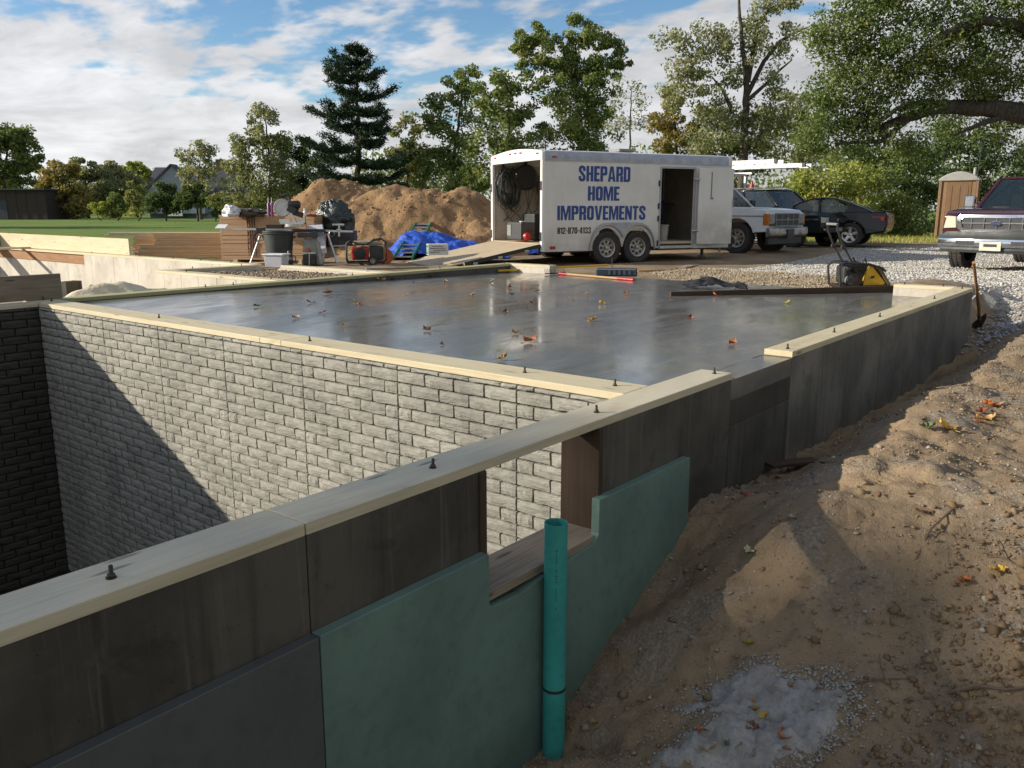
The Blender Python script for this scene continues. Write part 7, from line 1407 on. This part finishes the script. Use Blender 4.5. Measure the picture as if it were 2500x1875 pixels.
KIT = leaf_kit()
LC = {'tan': ((0.50, 0.33, 0.13), (0.36, 0.21, 0.08)), 'yellow': ((0.72, 0.46, 0.06), (0.55, 0.33, 0.05)), 'orange': ((0.52, 0.17, 0.04), (0.33, 0.10, 0.03)), 'brown': ((0.24, 0.10, 0.05), (0.13, 0.055, 0.03)), 'red': ((0.34, 0.07, 0.03), (0.2, 0.045, 0.025)), 'green': ((0.10, 0.15, 0.035), (0.06, 0.09, 0.02)), 'pale': ((0.50, 0.50, 0.28), (0.38, 0.38, 0.2)), 'lime': ((0.38, 0.40, 0.05), (0.5, 0.36, 0.04))}
LMESH = {}
def leafmesh(c, k):
    if (c, k) not in LMESH:
        m = LMESH.get(c)
        if m is None: m = LMESH[c] = pm('fallen_' + c, LC[c][0], LC[c][1], .55, 5, bump=.3, bscale=14, bdist=.03)
        LMESH[c, k] = KIT[k].mesh('leaf', m, 60)
    return LMESH[c, k]
def slabz(u): return -.003 - .092*float(sstep(0, 1, np.array((u-4.6)/6.6)))
def put_leaf(x, y, size, col, label, where='slab', group=None):
    size *= .82
    k2 = 2500/2212; x, y = x*k2, y*k2
    if where == 'slab':
        p = PZ(x, y, -.03)
        for _ in range(4): p = PZ(x, y, slabz(p.x)+.002)
    else: p = PG(x, y)
    o = link('fallen_leaf', leafmesh(col, random.randrange(5)), None, (p.x, p.y, p.z + .012*size/.1), (random.uniform(-.25, .25), random.uniform(-.3, .3), random.uniform(0, 6.28)), (size, size, size*random.uniform(.8, 1.35)))
    tag(o, label, 'leaf', group or ('leaves fallen on the wet slab' if where == 'slab' else 'leaves fallen on the dirt bank'))
def fallen():
    S = [(558, 663, .11, 'green', 'dark green leaf lying furthest left on the slab'), (671, 655, .11, 'brown', 'curled dark brown leaf left of the orange cluster on the slab'), (640, 688, .10, 'tan', 'tan leaf below a brown one at the left of the slab'), (696, 677, .09, 'red', 'reddish leaf left of centre on the slab'),
      (744, 705, .085, 'tan', 'single tan leaf close to the left part of the brick wall plate'), (707, 636, .16, 'orange', 'bright orange leaf cluster below the back wall plate'), (762, 651, .08, 'pale', 'small pale leaf right of the orange cluster'), (777, 659, .07, 'orange', 'small orange leaf right of a pale one on the slab'),
      (923, 714, .11, 'brown', 'dark red brown leaf midway along the near part of the slab'), (810, 605, .10, 'tan', 'tan leaf pile against the back wall plate at left'), (823, 607, .14, 'tan', 'broad tan leaf against the back wall plate'), (838, 603, .09, 'brown', 'brown leaf touching the back wall plate'), (848, 604, .12, 'red', 'red leaf just below the back wall plate'), (893, 611, .08, 'brown', 'small brown leaf below the back wall plate'),
      (931, 599, .10, 'brown', 'brown leaf close to the back plate under the ramp'), (962, 611, .12, 'tan', 'pale tan leaf in the far middle of the slab'), (1018, 640, .10, 'tan', 'tan leaf left of the centre line of the slab'), (1062, 612, .10, 'tan', 'light tan leaf in front of the stub wall'), (1102, 622, .11, 'brown', 'brown pair of leaves in front of the rake'), (1103, 637, .09, 'brown', 'dark leaf under the brown pair on the slab'), (1160, 631, .10, 'tan', 'tan leaf in front of the rake handle'),
      (1092, 676, .08, 'brown', 'small brown leaf in the middle of the slab'), (1148, 656, .08, 'brown', 'brown leaf halfway between rake and sill plate'), (1113, 721, .09, 'tan', 'tan and orange leaf behind the largest orange leaf'), (1146, 739, .135, 'orange', 'largest orange leaf near the brick wall plate'), (1083, 778, .115, 'tan', 'large tan leaf right beside the brick wall plate'), (1267, 637, .10, 'tan', 'tan leaf below the red rake grip'), (1353, 635, .11, 'orange', 'orange brown leaf right of the red rake grip'), (1300, 657, .10, 'yellow', 'yellow tan leaf behind the bright yellow one'),
      (1280, 694, .115, 'yellow', 'bright yellow leaf in the middle right of the slab'), (1491, 691, .10, 'brown', 'twiggy brown leaf at the right of the slab'), (1581, 743, .10, 'orange', 'orange leaf with long stem near the door gap'), (1548, 640, .11, 'orange', 'orange leaf touching the long brown board'), (1700, 655, .09, 'lime', 'yellow green leaf far right on the slab'), (1235, 648, .07, 'tan', 'tiny tan leaf in front of the navy case'), (980, 594, .09, 'brown', 'brown leaf at the far corner of the slab'), (878, 637, .06, 'pale', 'tiny pale leaf at the back left of the slab'), (1450, 645, .06, 'brown', 'tiny brown leaf left of the long board'), (955, 745, .05, 'brown', 'tiny brown leaf near the middle of the brick wall plate'), (1205, 597, .08, 'brown', 'brown leaf between rake head and stub wall')]
    for a in S: put_leaf(*a)
    Gd = [(2045, 928, .13, 'yellow', 'bright yellow leaf on the sunlit bank'), (2003, 925, .10, 'green', 'green leaf beside the bright yellow leaf on the bank'), (2130, 908, .13, 'tan', 'pale tan leaf on the bank right of the yellow leaf'), (2118, 915, .09, 'orange', 'orange leaf tucked beside a tan leaf on the bank'), (2142, 880, .13, 'orange', 'red orange leaf high on the sunlit bank'), (2120, 893, .10, 'red', 'dull red leaf below the red orange leaf on the bank'), (1620, 1194, .085, 'pale', 'pale green leaf in the shade below the insulation end'), (1615, 1392, .085, 'lime', 'yellow and green leaf in the middle of the shaded bank'),
      (1992, 1110, .085, 'brown', 'curled brown leaf on the bank below the sunlit patch'), (2085, 1258, .085, 'orange', 'orange leaf on the right of the bank left of another'), (2155, 1237, .085, 'yellow', 'amber leaf near the right edge of the bank'), (1285, 1563, .075, 'tan', 'tan leaf beside the foot of the teal pipe'), (1518, 1580, .075, 'orange', 'upright orange leaf at the left of the cement patch'), (1525, 1623, .08, 'tan', 'curled tan leaf at the left of the cement patch'), (1583, 1612, .07, 'green', 'green leaf lying on the cement patch'), (1628, 1533, .08, 'tan', 'tan leaf at the top of the cement patch'), (1640, 1557, .08, 'yellow', 'yellow leaf in the middle of the cement patch'), (1625, 1575, .07, 'brown', 'brown leaf under the yellow one on the cement patch'), (1693, 1595, .075, 'orange', 'orange tan leaf at the right of the cement patch'),
      (1615, 1075, .08, 'red', 'reddish leaf in shade beside the insulation end'), (1840, 905, .12, 'red', 'red leaf in shade at the foot of the garage wall'), (1890, 690, .10, 'red', 'small red leaf on the gravel')]
    for a in Gd[:-1]: put_leaf(*a, where='ground')
    def twig(lab, pts, r0, c='bark'):
        P = [PG(x*2500/2212, y*2500/2212) + Vector((0, 0, .006 + .01*math.sin(i*1.7))) for i, (x, y) in enumerate(pts)]; t = thing('twig', lab, 'twig', P[0], 0, 'twigs on the bank'); mb = MB().tube([p-P[0] for p in P], [r0*(1-.6*i/(len(P)-1)) for i in range(len(P))], 6)
        k = len(P)//2; d = P[k]-P[0]; mb.tube([d, d + Vector((.05, .03, .02)), d + Vector((.11, .05, .03))], [r0*.6, r0*.45, r0*.3], 5); mb.build('stick', pm('dry_twig', (0.16, 0.11, 0.07), None, .85), t, smooth=50)
    twig('long thin twig on the shaded bank below the garage wall', [(1770, 1000), (1830, 1008), (1900, 1030), (1960, 1050)], .006); twig('twig running down the bank below the sunlit patch', [(2060, 1100), (2010, 1150), (1985, 1195), (1960, 1240)], .005)
    twig('pale twig at the right edge of the bank', [(2125, 1195), (2170, 1215), (2212, 1232)], .005); twig('thick root sticking out of the soil clods at lower right', [(2050, 1500), (2110, 1490), (2170, 1492), (2230, 1482)], .010); twig('fine twig left of the soil clods at lower right', [(1850, 1478), (1910, 1475), (1960, 1468)], .004); twig('arched twig on top of the sunlit bank', [(2020, 840), (2080, 836), (2150, 842), (2200, 860)], .006)
fallen()
